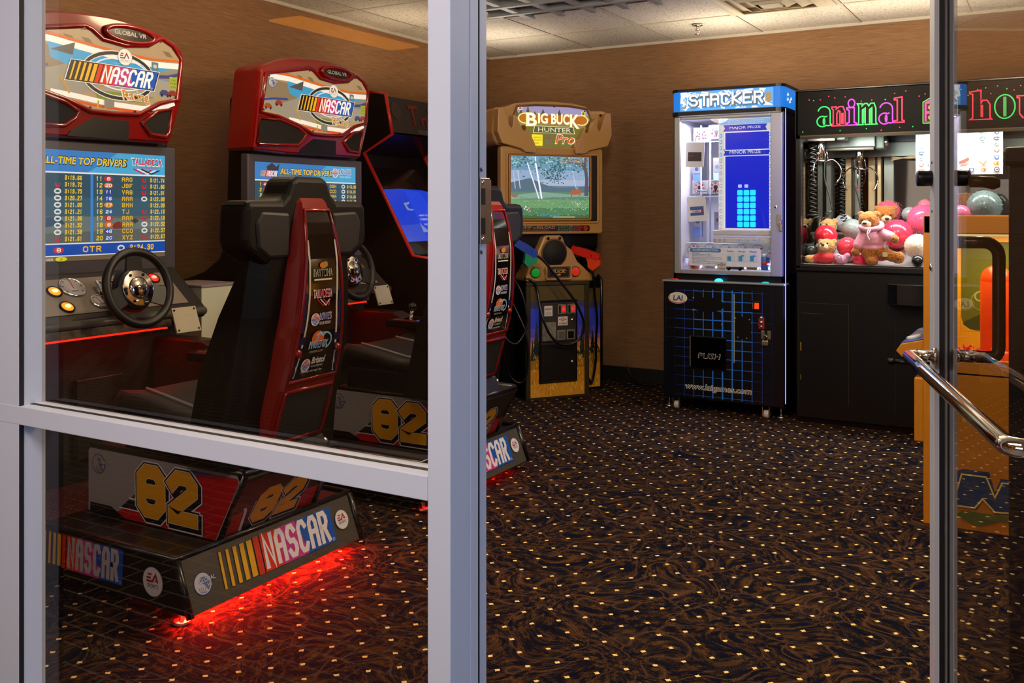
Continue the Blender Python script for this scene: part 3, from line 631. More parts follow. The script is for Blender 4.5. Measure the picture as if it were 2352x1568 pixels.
def score_screen(track, rows_l, rows_r, foot):
    """list of the fastest drivers shown on the monitor; 0.73 x 0.40 m, u from the left, v up"""
    A = Art(1.0, .2); W_, H_ = .728, .42
    A.rect(0, 0, W_, H_, '#35566b'); A.up()
    A.rect(0, .335, W_, H_, '#3f86d8').rect(0, .066, W_, .17, '#5d6768').rect(0, .17, W_, .24, '#3d6278').rect(0, .020, W_, .066, '#1d4fb6').rect(0, 0, W_, .018, '#6d604a').up()
    A.poly([(.36, .335), (W_, .335), (W_, H_), (.5, H_)], '#4fb0ea'); A.poly([(0, .15), (.3, .17), (.62, .155), (W_, .165), (W_, .12), (0, .1)], '#6a7a7d'); A.poly([(.47, .135), (.50, .148), (.53, .14), (.52, .12), (.48, .118)], '#7a3a33'); A.poly([(.56, .152), (.58, .16), (.60, .15), (.58, .138)], '#3f4642'); A.poly([(.16, .16), (.24, .17), (.27, .14), (.18, .128)], '#3a5674').up()
    A.rect(0, .332, W_, .338, '#e6f0fa').rect(0, .063, W_, .068, '#dfe8f4').rect(0, .018, W_, .022, '#dfe8f4').rect(.376, .07, .388, .33, '#3f8be6')
    A.text('ALL-TIME TOP DRIVERS', .163, .364, .540, .396, '#27303c', .05, .12).up().text('ALL-TIME TOP DRIVERS', .165, .367, .536, .394, '#f4cf34', .025, .12)
    if track == 'T':
        A.text('TALLADEGA', .562, .372, .716, .405, '#f0f2f6', .06, -.05).up().text('TALLADEGA', .565, .376, .713, .401, '#c2283a', .02, -.05); A.text('SUPERSPEEDWAY', .585, .362, .69, .37, '#c2283a', .01)
        for k in range(3): A.line([(.57 + .02 * k, .36), (.62 + .02 * k, .341), (.66 + .02 * k, .357)], .005, ('#c2283a', '#eef0f4', '#2a2f3a')[k])
    else:
        globe_ball(A, .565, .385, .024); A.text("LOWE'S", .592, .378, .69, .408, '#e9eef6', .04).up().text("LOWE'S", .594, .380, .688, .406, '#5b86c8', .005); A.text('MOTOR SPEEDWAY', .60, .362, .69, .370, '#e3e8f0', .01)
        A.poly([(.075, .4), (.11, .418), (.14, .4), (.16, .418), (.15, .375), (.08, .375)], '#3c3d44')
    racing_logo(A, .03, .352, .115, .03, '#eef0f4', sk=.3)
    A.up()
    def row(y, n, num, name, make, t, x0, pal):
        h = .0175
        if n: A.block(n, x0 + .015 if len(n) < 2 else x0, y, x0 + .028, y + h, '#e9cf3e', th=.20, gap=.25, shear=.1)
        if num: A.ell(x0 + .056, y + h / 2, .020, .0105, pal).up().block(num, x0 + .049 if len(num) < 2 else x0 + .042, y + .002, x0 + .064 if len(num) < 2 else x0 + .070, y + h - .002, '#f2f2f2', th=.2, gap=.2, shear=.12)
        if name: A.block(name, x0 + .118, y, x0 + .118 + .0165 * len(name), y + h, '#e2b73a', th=.20, gap=.3)
        if make == 'o': A.ring(x0 + .224, y + h / 2, .012, .0075, .006, '#dfe6ee', n=18)
        elif make == 't': A.ring(x0 + .224, y + h / 2, .008, .0085, .006, '#d42a34', -220, 40, 14)
        if t: A.block(t, x0 + .253, y, x0 + .325, y + h, '#f0cd3c', th=.19, gap=.2, shear=.08)
    for i, r in enumerate(rows_l): row(.307 - .0258 * i, *r, .012, '#c8323c')
    for i, r in enumerate(rows_r): row(.307 - .0258 * i, *r, .398, ('#c8323c', '#e0702a', '#2b49b0', '#2d55b8', '#d8912c', '#2f62c6')[i % 6])
    A.ell(.238, .042, .022, .012, '#c8323c').up().block('8', .23, .034, .247, .050, '#f2f2f2', th=.2)
    A.block(foot[0], .340, .031, .420, .054, '#eebb36', th=.2, gap=.3); A.ring(.510, .042, .014, .009, .006, '#dfe6ee', n=18); A.block(foot[1], .55, .031, .665, .054, '#f0cd3c', th=.19, gap=.2, shear=.08)
    A.up().ell(.248, .0085, .024, .0085, '#d8d834').up().block('J', .243, .004, .252, .013, '#5c5a1e', th=.25); A.block('FREEZE', .484, .005, .56, .014, '#e8d9b0', th=.2); A.block('SONGS', .165, .004, .215, .013, '#e8d9b0', th=.2)
    return A

def make_racer(yc, label, screen_art, glow=13.0, seat_dx=0.0):
    t = thing('racing_arcade_machine', label, 'arcade machine', (XR0, yc, 0), 0, 'sit-down racing machines')
    # ---- cabinet against the wall
    prof = [(-1.63, 0), (-1.63, .87), (-1.46, .905), (-1.33, .945), (-1.23, 1.01), (-1.185, 1.09), (-1.16, 1.77), (-1.10, 1.80), (-1.02, 1.80), (-1.02, .80), (-.98, .74), (-1.02, .2), (-1.02, 0)]
    MB(BLACK).prism(prof, 'y', -.385, .385, .012).build('cabinet_body', t)
    h = MB(RED).shell([tuple(p)[:2] for p in smooth_path([(a, b, 0) for a, b in HOOD[:9]], 4)] + HOOD[9:], [(-1.13, .004), (-.985, 0), (-.970, .002), (-.960, .006), (-.955, .012)]).build('hood', t, 'glossy red hood')
    def rim(pts, r=.010, x=-.953): return [(x, a, b) for a, b in pts]
    MB(RED).tube(rim(PAN), .0105, 10, True).build('window_rim', h)
    for q in (SPL, SPR): MB(M('speaker_cloth', '#0b0908', rough=.8, bump=(700, .5))).prism(q, 'x', -.985, -.950).use(RED).tube(rim(q, x=-.951), .009, 10, True).build('speaker_grille', h)
    MB(BLACK).prism([(-.025, 1.592), (.136, 1.592), (.136, 1.516), (-.134, 1.516), (-.12, 1.535)], 'x', -.99, -.951).build('hood_recess', h)
    MB(M('oval_black', '#120f12', rough=.25)).prism([(.14 + .108 * math.cos(k * math.pi / 16), 1.934 + .028 * math.sin(k * math.pi / 16)) for k in range(32)], 'x', -.97, -.945).use(RED).tube([(-.946, .14 + .112 * math.cos(k * math.pi / 16), 1.934 + .031 * math.sin(k * math.pi / 16)) for k in range(32)], .010, 10, True).build('name_oval', h)
    A = Art(0, .4); A.text('GLOBAL VR', .065, 1.928, .215, 1.946, '#b9b4b2', .02); A.build('name_lettering', h, (-.9448, 0, 0), (0, 1, 0), (0, 0, 1), 0)
    marquee_art().build('marquee', t, (-.9545, 0, 0), (0, 1, 0), (0, 0, 1), .001, 'backlit marquee with racing artwork')
    MB(GL('acrylic', 1.3)).prism(PAN, 'x', -.9520, -.9500).build('marquee_cover', t)
    # ---- monitor
    MB(M('monitor_bezel', '#4a4852', rough=.35)).box(-1.05, -1.004, -.418, .41, .985, 1.502, .006).build('monitor_bezel', t)
    screen_art.build('screen', t, (-1.0035, -.375, 1.046), (0, 1, 0), (0, 0, 1), .0006, 'lit screen listing the fastest drivers')
    # ---- dashboard: sloping face, padded lip, gauges, buttons
    dp = [(-1.02, 1.0), (-1.0, 1.0), (-.815, .845), (-.80, .825), (-.815, .80), (-1.02, .765)]
    d = MB(M('dash_black', '#100f10', rough=.5, bump=(300, .2))).prism(dp, 'y', -.40, .40, .008).build('dashboard', t)
    n = Vector((.155, 0, .185)).normalized(); v = Vector((-.185, 0, .155)).normalized(); o = Vector((-.9975, 0, 1.0)) + n * .001
    def onp(y, s): return o + Vector((0, y, 0)) - v * s     # s metres down the slope
    fp = [onp(-.33, .03), onp(.33, .03), onp(.33, .215), onp(-.33, .215)]
    MB(M('dash_grey', '#7d756c', rough=.45, bump=(400, .2))).add(fp, [[0, 1, 2, 3]]).build('dash_face', d, 'grey face plate')
    MB(M('dash_lip', '#565248', rough=.35)).tube([(-.806, -.39, .826), (-.806, .39, .826)], .016, 12).build('dash_lip', d)
    MB(M('wood_trim', '#6b5a44', rough=.6, vary=('#3f342a', 30))).box(-.83, -.802, -.39, .22, .778, .81, .003).build('dash_trim', d)
    MB(M('red_led', '#ff1408', emit=5)).box(-.82, -.803, -.385, .20, .772, .777).build('light_strip', d)
    for gy, gs, r, nd in ((-.125, .080, .047, 80), (-.055, .165, .033, 110)):
        c = onp(gy, gs) + n * .003
        g_ = MB(CHROME).torus(c, n, r, .004, 28, 8).use(M('gauge_face', '#c8c6cc', rough=.4)).cyl(c, n, r, .004).build('gauge', d)
        A = Art(0, .5)
        for k in range(7): a = R_(215 - k * 42); A.line([(math.cos(a) * r * .72, math.sin(a) * r * .72), (math.cos(a) * r * .9, math.sin(a) * r * .9)], .003, '#3a3a42')
        A.line([(0, -.01), (math.cos(R_(nd)) * r * .8, math.sin(R_(nd)) * r * .8)], .003, '#b5241c').text('RPM', -.012, -r * .6, .012, -r * .4, '#44444c')
        A.build('gauge_dial', g_, c, (0, 1, 0), v, .0025)
    for by, bs, col in ((-.205, .095, '#ff8a14'), (-.197, .178, '#ff8a14'), (.250, .062, '#e0180c'), (.252, .135, '#ff8a14')):
        c = onp(by, bs) + n * .003
        MB(M('lit_' + col[1:], col, emit=2.2)).sph(c, .024, 18, (1, 1, .7), n.to_track_quat('Z', 'Y').to_matrix() @ Matrix.Diagonal((1, 1, .35))).use(M('lamp_core_' + col[1:], '#ffe0a0' if col == '#ff8a14' else '#ff9a8a', emit=2.5)).sph(c + n * .004, .011, 12, (1.1, 1.1, .7)).use(BLACK).torus(c, n, .025, .004, 24, 8).build('button', d, 'lit orange button' if col == '#ff8a14' else 'lit red button')
    MB(CHROME).tube([onp(-.03, .08) + n * .02, onp(.05, .08) + n * .02, onp(.05, .2) + n * .02, onp(-.03, .2) + n * .02], .008, 8, True).build('key_bracket', d)
    # ---- steering wheel
    wc = Vector((-.72, .0, .950)); wn = Vector((.97, 0, .24)).normalized(); wu = Vector((0, 1, 0)); wv = wn.cross(wu)
    wv = wv if wv.z > 0 else -wv
    sw = MB(M('wheel_rubber', '#0c0c0e', rough=.42, bump=(600, .15))).torus(wc, wn, .137, .0165, 56, 14).build('steering_wheel', t)
    hb = None
    for a, w0, w1 in ((90, .075, .06), (200, .07, .075), (340, .07, .075)):
        e = wu * math.cos(R_(a)) + wv * math.sin(R_(a)); q = wn.cross(e)
        c0, c1 = wc - wn * .010 + e * .05, wc + wn * .004 + e * .132
        MB(M('spoke_black', '#0b0b0d', rough=.45)).add([c0 + q * w0 / 2, c0 - q * w0 / 2, c1 - q * w1 / 2, c1 + q * w1 / 2] + [p - wn * .012 for p in (c0 + q * w0 / 2, c0 - q * w0 / 2, c1 - q * w1 / 2, c1 + q * w1 / 2)], [[0, 1, 2, 3], [4, 5, 6, 7], [0, 1, 5, 4], [1, 2, 6, 5], [2, 3, 7, 6], [3, 0, 4, 7]]).build('spoke', sw)
    MB(M('spoke_black', '#0b0b0d', rough=.45)).cyl(wc - wn * .022, wn, .088, .03, 36, r2=.074).build('hub', sw)
    hp = MB(CHROME).cyl(wc - wn * .004, wn, .068, .008, 36, bev=.003).sph(wc - wn * .001, .043, 24, (1, 1, 1), wn.to_track_quat('Z', 'Y').to_matrix() @ Matrix.Diagonal((1, 1, .45)))
    for k in range(6): a = R_(k * 60); hp.use(BLACK).cyl(wc + wn * .0008 + (wu * math.cos(a) + wv * math.sin(a)) * .056, wn, .0055, .003, 10)
    hp.build('horn_cap', sw, 'chrome centre cap')
    A = Art(0, .3); A.text('GVR', -.022, -.009, .022, .009, '#33343a', .03); A.build('cap_lettering', sw, wc + wn * .0192, wu, wv, 0)
    MB(BLACK).tube([wc - wn * .04, wc - wn * .2], .035, 16).build('steering_column', t)
    # plate and shifter console on the right
    pc = Vector((-.70, .20, .812)); pn = Vector((.93, 0, .35)).normalized(); pv = Vector((-.35, 0, .93)).normalized()
    pm = MB(M('plate_beige', '#b3ad97', rough=.4))
    pm.add([pc + Vector((0, a, 0)) + pv * b + pn * c for c in (0, .006) for a, b in ((-.058, -.05), (.058, -.05), (.058, .05), (-.058, .05))], [[0, 1, 2, 3], [4, 5, 6, 7], [0, 1, 5, 4], [1, 2, 6, 5], [2, 3, 7, 6], [3, 0, 4, 7]])
    for a in (-.048, .048):
        for b in (-.04, .04): pm.use(BLACK).sph(pc + Vector((0, a, 0)) + pv * b + pn * .006, .0045, 8)
    pm.build('metal_plate', t, 'beige metal plate with four bolts')
    MB(M('console_side', '#2a0807', rough=.45)).prism([(-1.02, .2), (-1.02, .72), (-.70, .72), (-.44, .63), (-.38, .60), (-.38, .45), (-.62, .2)], 'y', .275, .37, .006).build('console', t)
    ct = MB(BLACK).box(-.66, -.46, .17, .37, .66, .694, .004).build('shifter_box', t)
    MB(CHROME).box(-.635, -.495, .20, .30, .694, .698, .001).tube([(-.565, .25, .698), (-.555, .25, .74)], .009, 10).build('shifter_plate', ct)
    MB(M('shifter_knob', '#121215', rough=.25)).sph((-.553, .25, .757), .022, 18).build('shifter_knob', ct)
    MB(M('under_dash', '#0d0809', rough=.6)).box(-1.02, -.97, -.385, .385, .2, .775).build('kick_panel', t)
    MB(M('kick_plate', '#100909', rough=.5)).box(-.965, -.94, -.1, .1, .30, .6, .004).build('pedal_plate', t)
    # ---- floor platform, tapering bumper with logos
    yb = -.045; y0, y1 = yb - .39, yb + .39
    DECK = M('deck_black', '#141110', rough=.32)
    MB(DECK).prism([(-1.02, .07), (-1.02, .205), (-.008, .205), (.052, .05), (.046, .045)], 'y', y0, y1, .006).build('platform', t)
    tp = MB(M('tread_plate', '#4a2b28', rough=.4, metal=.4)).box(-1.0, -.655, y0 + .03, y1 - .03, .205, .208)
    for i in range(14):
        for j in range(30):
            x = -.99 + i * .024; y = y0 + .05 + j * .0235; s_ = 1 if (i + j) % 2 else -1
            tp.add([(x - .006, y - .004 * s_, .208), (x, y + .003, .2105), (x + .006, y + .004 * s_, .208), (x, y - .003, .2105)], [[0, 1, 2, 3]])
    tp.build('tread_plate', t, 'tread plate floor')
    MB(RIM).tube([(-1.0, y0, .205), (-.01, y0, .207), (-.01, y1, .207), (-1.0, y1, .205)], .012, 10).tube([(-.006, y0, .205), (.054, y0, .045)], .012, 10).tube([(-.006, y1, .205), (.054, y1, .045)], .012, 10).build('edge_moulding', t)
    bv = Vector((-.06, 0, .155)).normalized(); bo = Vector((.052, y0, .05))
    MB(M('bumper_plate', '#4a4740', rough=.3, bump=(60, .05))).add([bo + Vector((0, .012, 0)) + Vector(bv.cross((0, 1, 0))) * 0 + Vector((.0012, 0, .0006)), bo + Vector((.0012, .768, .0006)), bo + Vector((.0012, .768, .0006)) + bv * .160, bo + Vector((.0012, .012, .0006)) + bv * .160], [[0, 1, 2, 3]]).build('bumper_plate', t, 'dark bumper plate')
    A = Art(0, .35); globe_badge(A, .07, .075, .034, '#5b79b8'); racing_logo(A, .135, .028, .52, .118, sk=.06); ea_badge(A, .705, .088, .034)
    A.build('bumper_logo', t, bo, (0, 1, 0), bv, .0022)
    A = Art(0, .35); racing_logo(A, .335, .045, .42, .11, '#b9b2b6', sk=.05); ea_badge(A, .895, .085, .045)
    A.build('side_logo', t, (-1.0, y0 - .001, .06 - .02), (1, 0, 0), (0, 0, 1), .001)
    for fx, fy in ((-.03, y0 + .04), (-.05, y1 - .06), (-.95, y0 + .06), (-.95, y1 - .06)):
        MB(STEEL).cyl((fx, fy, .0055), (0, 0, 1), .026, .011, 24, bev=.003).cyl((fx, fy, .035), (0, 0, 1), .008, .06, 12).build('levelling_foot', t)
    # red light under the platform
    for k in (0.25, .75):
        l = bpy.data.lights.new('red_under_glow', 'AREA'); l.shape = 'RECTANGLE'; l.size = .05; l.size_y = .34; l.energy = glow; l.color = (1, .015, .008); lo = bpy.data.objects.new('red_under_glow', l); COL.objects.link(lo); lo.location = (XR0 - .02, yc + y0 + k * .78, .038); lo.rotation_euler = (0, R_(-22), 0)
    l = bpy.data.lights.new('red_footwell_glow', 'AREA'); l.shape = 'RECTANGLE'; l.size = .05; l.size_y = .55; l.energy = .8; l.color = (1, .02, .01); lo = bpy.data.objects.new('red_footwell_glow', l); COL.objects.link(lo); lo.location = (XR0 - .86, yc, .765)
    if glow > 1: MB(M('red_led', '#ff1408', emit=5)).box(-.24, -.08, y0 + .1, y1 - .1, .040, .046).build('under_light', t)
    # ---- seat pedestal with race number
    p0, p1 = yb - .21, yb + .21
    MB(M('pedestal_side', '#1b1718', rough=.3)).prism([(-.646, .43), (-.646, .205), (-.023, .205), (.088, .405), (.078, .432)], 'y', p0, p1, .006).build('pedestal', t)
    MB(RIM).tube([(-.64, p0, .432), (.078, p0, .434), (.090, p0, .425), (-.02, p0, .208)], .010, 10).tube([(-.64, p1, .432), (.078, p1, .434), (.090, p1, .425), (-.02, p1, .208)], .010, 10).tube([(.086, p0, .430), (.086, p1, .430)], .012, 10).build('pedestal_moulding', t)
    A = Art(0, .35)   # side: silver to red sweep
    A.poly([(0, 0), (.62, 0), (.722, .195), (.712, .215), (.01, .215), (0, .205)], '#8f8a8c').up()
    A.poly([(.12, 0), (.615, 0), (.716, .19), (.712, .205), (.57, .205), (.40, .155), (.30, .10)], '#b0121a'); A.poly([(.40, .17), (.47, .205), (.62, .205), (.5, .188)], '#2b3d95')
    for k in range(3): A.poly([(.17 + .05 * k, .036 + .038 * k), (.27 + .045 * k, .036 + .038 * k), (.30 + .045 * k, .066 + .038 * k), (.21 + .05 * k, .066 + .038 * k)], '#1d1a26')
    A.up()
    for k in range(3): A.line([(.16 + .05 * k, .034 + .038 * k), (.272 + .045 * k, .034 + .038 * k), (.302 + .045 * k, .068 + .038 * k)], .0035, '#d9d9de')
    A.up(); A.poly([(.01, 0), (.19, 0), (.12, .03), (.01, .03)], '#151214'); A.up()
    globe_badge(A, .055, .165, .034, '#4a4e70', '#8f8a8c', '#c4c0c6'); eighty_two(A, .262, .030, .27, .160, -.02)
    A.build('side_number', t, (-.646, p0 - .0085, .209), (1, 0, 0), (0, 0, 1), .0004, 'silver and red side panel with race number')
    rn = Vector((.108, 0, .205)).normalized(); ro = Vector((-.0225 + .0005, p0, .208))
    A = Art(0, .35); A.rect(.012, .004, .408, .222, '#15130f').up(); A.poly([(.012, .004), (.07, .004), (.055, .09), (.012, .15)], '#a31219'); A.poly([(.30, .004), (.408, .004), (.408, .22), (.40, .22)], '#a31219').up()
    A.line([(.035, .16), (.065, .09), (.075, .004)], .012, '#c9c9d0'); A.line([(.27, .004), (.395, .215)], .012, '#c9c9d0').line([(.285, .004), (.405, .20)], .006, '#3a3f86').up(); eighty_two(A, .10, .035, .20, .125, .12)
    A.build('rear_number', t, ro, (0, 1, 0), rn, .002, 'black and red rear panel with race number')
    # ---- bucket seat: shell, headrest, pan, red spine with sticker panel
    ys = -.045
    def sec(z, xf, xr, hw, hb):  # ring at height z; xf front edge of the side wall, xr rear, hb half width of the hollow
        return [(xf, ys - hw, z), (xr - .04, ys - hw, z), (xr, ys - hw + .05, z), (xr, ys + hw - .05, z), (xr - .04, ys + hw, z), (xf, ys + hw, z), (xf + .02, ys + hb, z), (xr - .10, ys + hb * .8, z), (xr - .10, ys - hb * .8, z), (xf + .02, ys - hb, z)]
    sh = MB(SHELL).loft([sec(.44, -.13, .07, .262, .20), sec(.59, -.09, .085, .262, .20), sec(.73, -.06, .12, .258, .20), sec(.91, .015, .15, .248, .19), sec(1.03, .075, .16, .236, .18), sec(1.10, .105, .165, .225, .17)]).build('seat_shell', t)
    hd = [(-.275, 1.115), (-.285, 1.15), (-.28, 1.25), (-.262, 1.268), (-.13, 1.268), (-.105, 1.29), (-.085, 1.335), (-.06, 1.346), (.06, 1.346), (.085, 1.335), (.105, 1.29), (.13, 1.268), (.262, 1.268), (.28, 1.25), (.285, 1.15), (.275, 1.115), (.2, 1.07), (-.2, 1.07)]
    MB(SHELL).prism([(a + ys, b) for a, b in hd], 'x', .045, .165, .02, 3).build('headrest', t)
    for s_ in (-1, 1): MB(M('headrest_pad', '#17171a', rough=.55)).prism([(ys + s_ * a, b) for a, b in ((.10, 1.23), (.22, 1.235), (.245, 1.20), (.235, 1.12), (.19, 1.09), (.10, 1.09))], 'x', .150, .172, .01).build('headrest_panel', t)
    pan = [(-.53, .545, .19), (-.52, .585, .215), (-.46, .625, .235), (-.35, .61, .245), (-.2, .585, .25), (-.05, .575, .25)]
    MB(M('seat_pad', '#1a1819', rough=.55, bump=(400, .15))).loft([[(x, ys - w, z - .03), (x, ys - w, z + .015), (x, ys - w * .6, z), (x, ys + w * .6, z), (x, ys + w, z + .015), (x, ys + w, z - .03), (x, ys, z - .12 if i else z - .03)] for i, (x, z, w) in enumerate(pan)], True).build('seat_pan', t)
    MB(BLACK).box(-.5, .0, ys - .19, ys + .19, .43, .53, .01).build('seat_riser', t)
    for s_ in (-1, 1): MB(M('grey_piping', '#8a8c94', rough=.35)).tube([(x, ys + s_ * w * .55, z + .003) for x, z, w in pan[2:]], .006, 8).build('seat_piping', t)
    spine = [(.485, .095, .130), (.52, .110, .130), (.6, .136, .128), (.674, .160, .125), (.78, .190, .118), (.875, .208, .110), (.98, .216, .100), (1.07, .216, .091), (1.16, .204, .080), (1.225, .190, .070), (1.262, .178, .064)]
    MB(RED).loft([[(x - .11, ys - w - .035, z), (x - .012, ys - w - .004, z), (x, ys - w + .008, z), (x, ys + w - .008, z), (x - .012, ys + w + .004, z), (x - .11, ys + w + .035, z)] for z, x, w in spine] + [[(.09, ys - .09, 1.288), (.15, ys - .06, 1.288), (.155, ys - .05, 1.288), (.155, ys + .05, 1.288), (.15, ys + .06, 1.288), (.09, ys + .09, 1.288)]], False).build('seat_spine', t, 'glossy red seat back spine')
    def sp(z):
        for (za, xa, wa), (zb, xb, wb) in zip(spine, spine[1:]):
            if za <= z <= zb: k = (z - za) / (zb - za); return xa + (xb - xa) * k, wa + (wb - wa) * k
        return (spine[0][1:] if z < spine[0][0] else spine[-1][1:])
    def frame_loop(z0, z1, m, off):
        zz = [z0 + (z1 - z0) * k / 10 for k in range(11)]
        return [(sp(z)[0] + off, ys - sp(z)[1] + m, z) for z in zz] + [(sp(z)[0] + off, ys + sp(z)[1] - m, z) for z in zz[::-1]]
    def warp(off):  # a: sideways -1..1 of the panel half width, z: height
        return lambda a, z, l: (sp(z)[0] + off + l, ys + a, z)
    stp = MB(M('sticker_black', '#0b0a0d', rough=.08, coat=1.0))
    zs = [.700 + (1.238 - .700) * k / 14 for k in range(15)]
    for za, zb in zip(zs, zs[1:]):
        (xa, wa), (xb, wb) = sp(za), sp(zb)
        stp.add([(xa + .0015, ys - wa + .011, za), (xa + .0015, ys + wa - .011, za), (xb + .0015, ys + wb - .011, zb), (xb + .0015, ys - wb + .011, zb)], [[0, 1, 2, 3]], True)
    pnl = stp.build('sticker_panel', t, 'glossy black panel with race track stickers')
    MB(RED).tube(frame_loop(.700, 1.238, .011, .002), .0060, 8, True).tube(frame_loop(.50, .668, .018, .001), .0065, 8, True).build('spine_rim', t)
    gr = MB(M('spine_grille', '#131212', rough=.6, bump=(900, .6))); zs = [.505, .56, .61, .664]
    for za, zb in zip(zs, zs[1:]):
        (xa, wa), (xb, wb) = sp(za), sp(zb)
        gr.add([(xa + .0015, ys - wa + .02, za), (xa + .0015, ys + wa - .02, za), (xb + .0015, ys + wb - .02, zb), (xb + .0015, ys - wb + .02, zb)], [[0, 1, 2, 3]])
    gr.build('speaker_grille', t)
    A = Art(0, .3, .0004)
    for s_ in (-1, 1):
        for k in range(12):
            z0_, z1_ = .712 + k * .036, .712 + (k + 1) * .036
            f_ = lambda z: s_ * (.030 + .050 * max(0, (.95 - z) / .25) ** 1.3 * .62 + .034)
            A.poly([(f_(z0_) - .004, z0_), (f_(z0_) + .004, z0_), (f_(z1_) + .004, z1_), (f_(z1_) - .004, z1_)], '#c3bfb6')
        for k in range(4):
            z_ = .715 + k * .034; w_ = sp(z_)[1] - .018; w2 = sp(z_ + .026)[1] - .018; i_ = .072 if k < 2 else .058 + (.006 if k == 2 else 0)
            A.poly([(s_ * (i_ + .02 - k * .003), z_), (s_ * w_, z_), (s_ * w2, z_ + .024), (s_ * (i_ + .016 - k * .003), z_ + .024)], '#1c1b40')
        A.poly([(s_ * .080, .855), (s_ * .096, .855), (s_ * .086, .98), (s_ * .074, .98)], '#20204c')
    A.up()
    A.text('DAYTONA', -.048, 1.028, .040, 1.052, '#d9d3c6', .05).up().text('DAYTONA', -.045, 1.030, .037, 1.050, '#3a3630', .01); A.ell(-.002, 1.064, .018, .010, '#c8742c').ell(.008, 1.066, .010, .010, '#86963a'); A.rect(-.046, 1.016, .038, 1.021, '#d9d3c6')
    A.text('TALLADEGA', -.048, .960, .040, .988, '#e6e2e2', .05, -.04).up().text('TALLADEGA', -.045, .963, .037, .985, '#bf2b36', .012, -.04)
    for k in range(3): A.line([(-.03 + .014 * k, .957), (-.002 + .014 * k, .935), (.03, .955)], .0035, ('#bf2b36', '#e6e2e2', '#bf2b36')[k])
    globe_ball(A, -.034, .893, .020); A.text("LOWE'S", -.014, .890, .040, .912, '#c9c6da', .05).up().text("LOWE'S", -.012, .892, .038, .910, '#4b4a9a', .01); A.text('MOTOR SPEEDWAY', -.014, .874, .038, .884, '#c3c0cc', .01)
    A.ell(-.012, .832, .028, .024, '#dd6a2a').up().ring(.018, .822, .034, .026, .006, '#7fb4d8', -70, 190, 20).text('PHOENIX', -.05, .800, .036, .824, '#dfe6ee', .05, .15).up().text('PHOENIX', -.047, .802, .033, .822, '#2f86b8', .012, .15).line([(-.02, .84), (-.004, .85), (.01, .838), (.025, .848)], .003, '#e8eef2'); A.text('INTERNATIONAL RACEWAY', -.045, .786, .02, .793, '#b5aa96')
    globe_ball(A, -.050, .748, .021); A.text('Bristol', -.026, .750, .034, .772, '#d9d6d2', .03, .1); A.text('MOTOR SPEEDWAY', -.024, .738, .03, .745, '#c9c6c2', .01); A.text('Thunder through the', -.068, .722, .03, .731, '#d9d6d2', .01, .05)
    A.build('track_stickers', pnl, (0, 0, 0), (0, 1, 0), (0, 0, 1), .0025, None, warp=warp(.0))
    for s_ in (-1, 1): MB(RED).sph((sp(.79)[0] + .005, ys + s_ * .092, .79), .014, 14, (.6, 1, 1)).build('bolt_cap', pnl)
    MB(CHROME).sph((.10, ys + .135, .462), .014, 12).build('spine_bolt', t)
    MB(BLACK).prism([(-.05, .43), (.13, .43), (.10, .49), (-.05, .49)], 'y', ys - .13, ys + .13, .004).build('spine_foot', t)
    if seat_dx:
        for c in t.children:
            if c.name.split('.')[0] in ('seat_shell', 'headrest', 'headrest_panel', 'seat_pan', 'seat_riser', 'seat_piping', 'seat_spine', 'sticker_panel', 'spine_rim', 'speaker_grille', 'spine_bolt', 'spine_foot'): c.location.x += seat_dx
    return t

# rows: place, car number, initials, make, time
LT = ['3:19.66', '3:19.72', '3:19.75', '3:20.27', '3:21.00', '3:21.21', '3:21.36', '3:21.52', '3:21.58', '3:21.61']
RT = ['3:21.74', '3:21.86', '3:21.91', '3:22.00', '3:22.03', '3:22.13', '3:22.13', '3:22.52', '3:22.57', '3:22.67']
NM = ['AAO', 'JBF', 'VAG', 'AAA', 'BMH', 'TJ', 'AAA', 'AAA', 'CCO', 'XYZ']; CN = ['8', '20', '11', '16', '17', '24', '8', '8', '48', '20']
MK = 'ttto tt oot'.replace(' ', 'x')
rl = [('', '', '', 'x' if i == 0 else ('t' if i in (1, 9) else 'o'), LT[i]) for i in range(10)]
rr = [(str(11 + i), CN[i], NM[i], 't' if i in (0, 1, 2, 5, 6, 9) else ('x' if i == 4 else 'o'), RT[i]) for i in range(10)]
racer1 = make_racer(YC1, 'red sit-down racing machine nearest the window, screen titled TALLADEGA', score_screen('T', rl, rr, ('OTR', '3:24.30')))
rl2 = [('1', '48', 'XYZ', '', '')] + [(str(i + 2), '8', NM[i], '', '') for i in range(9)]
rr2 = [(str(11 + i), CN[9 - i], 'OSH' if i == 0 else NM[9 - i], 'o', ['3:13.90', '3:14.01', '3:14.04', '3:14.15', '3:14.18', '3:14.22', '3:14.29', '3:14.35', '3:14.40', '3:14.52'][i]) for i in range(10)]
racer2 = make_racer(YC2, "red sit-down racing machine further from the window, behind the door post", score_screen('L', rl2, rr2, ('XYZ', '3:15.10')), 0.4, -.07)

t = thing('white_box', 'plain white storage box between the two racing machines', 'box', (-3.42, 3.04, 0))
MB(M('box_white', '#d5dccb', rough=.5)).box(-.14, .14, -.11, .11, .40, .895, .003).build('box_body', t)
MB(M('box_lid', '#8a7f86', rough=.5)).box(-.143, .143, -.113, .113, .895, .908, .003).build('lid', t)
MB(M('box_plinth', '#121113', rough=.5)).box(-.13, .13, -.10, .10, 0, .40, .003).build('plinth', t)

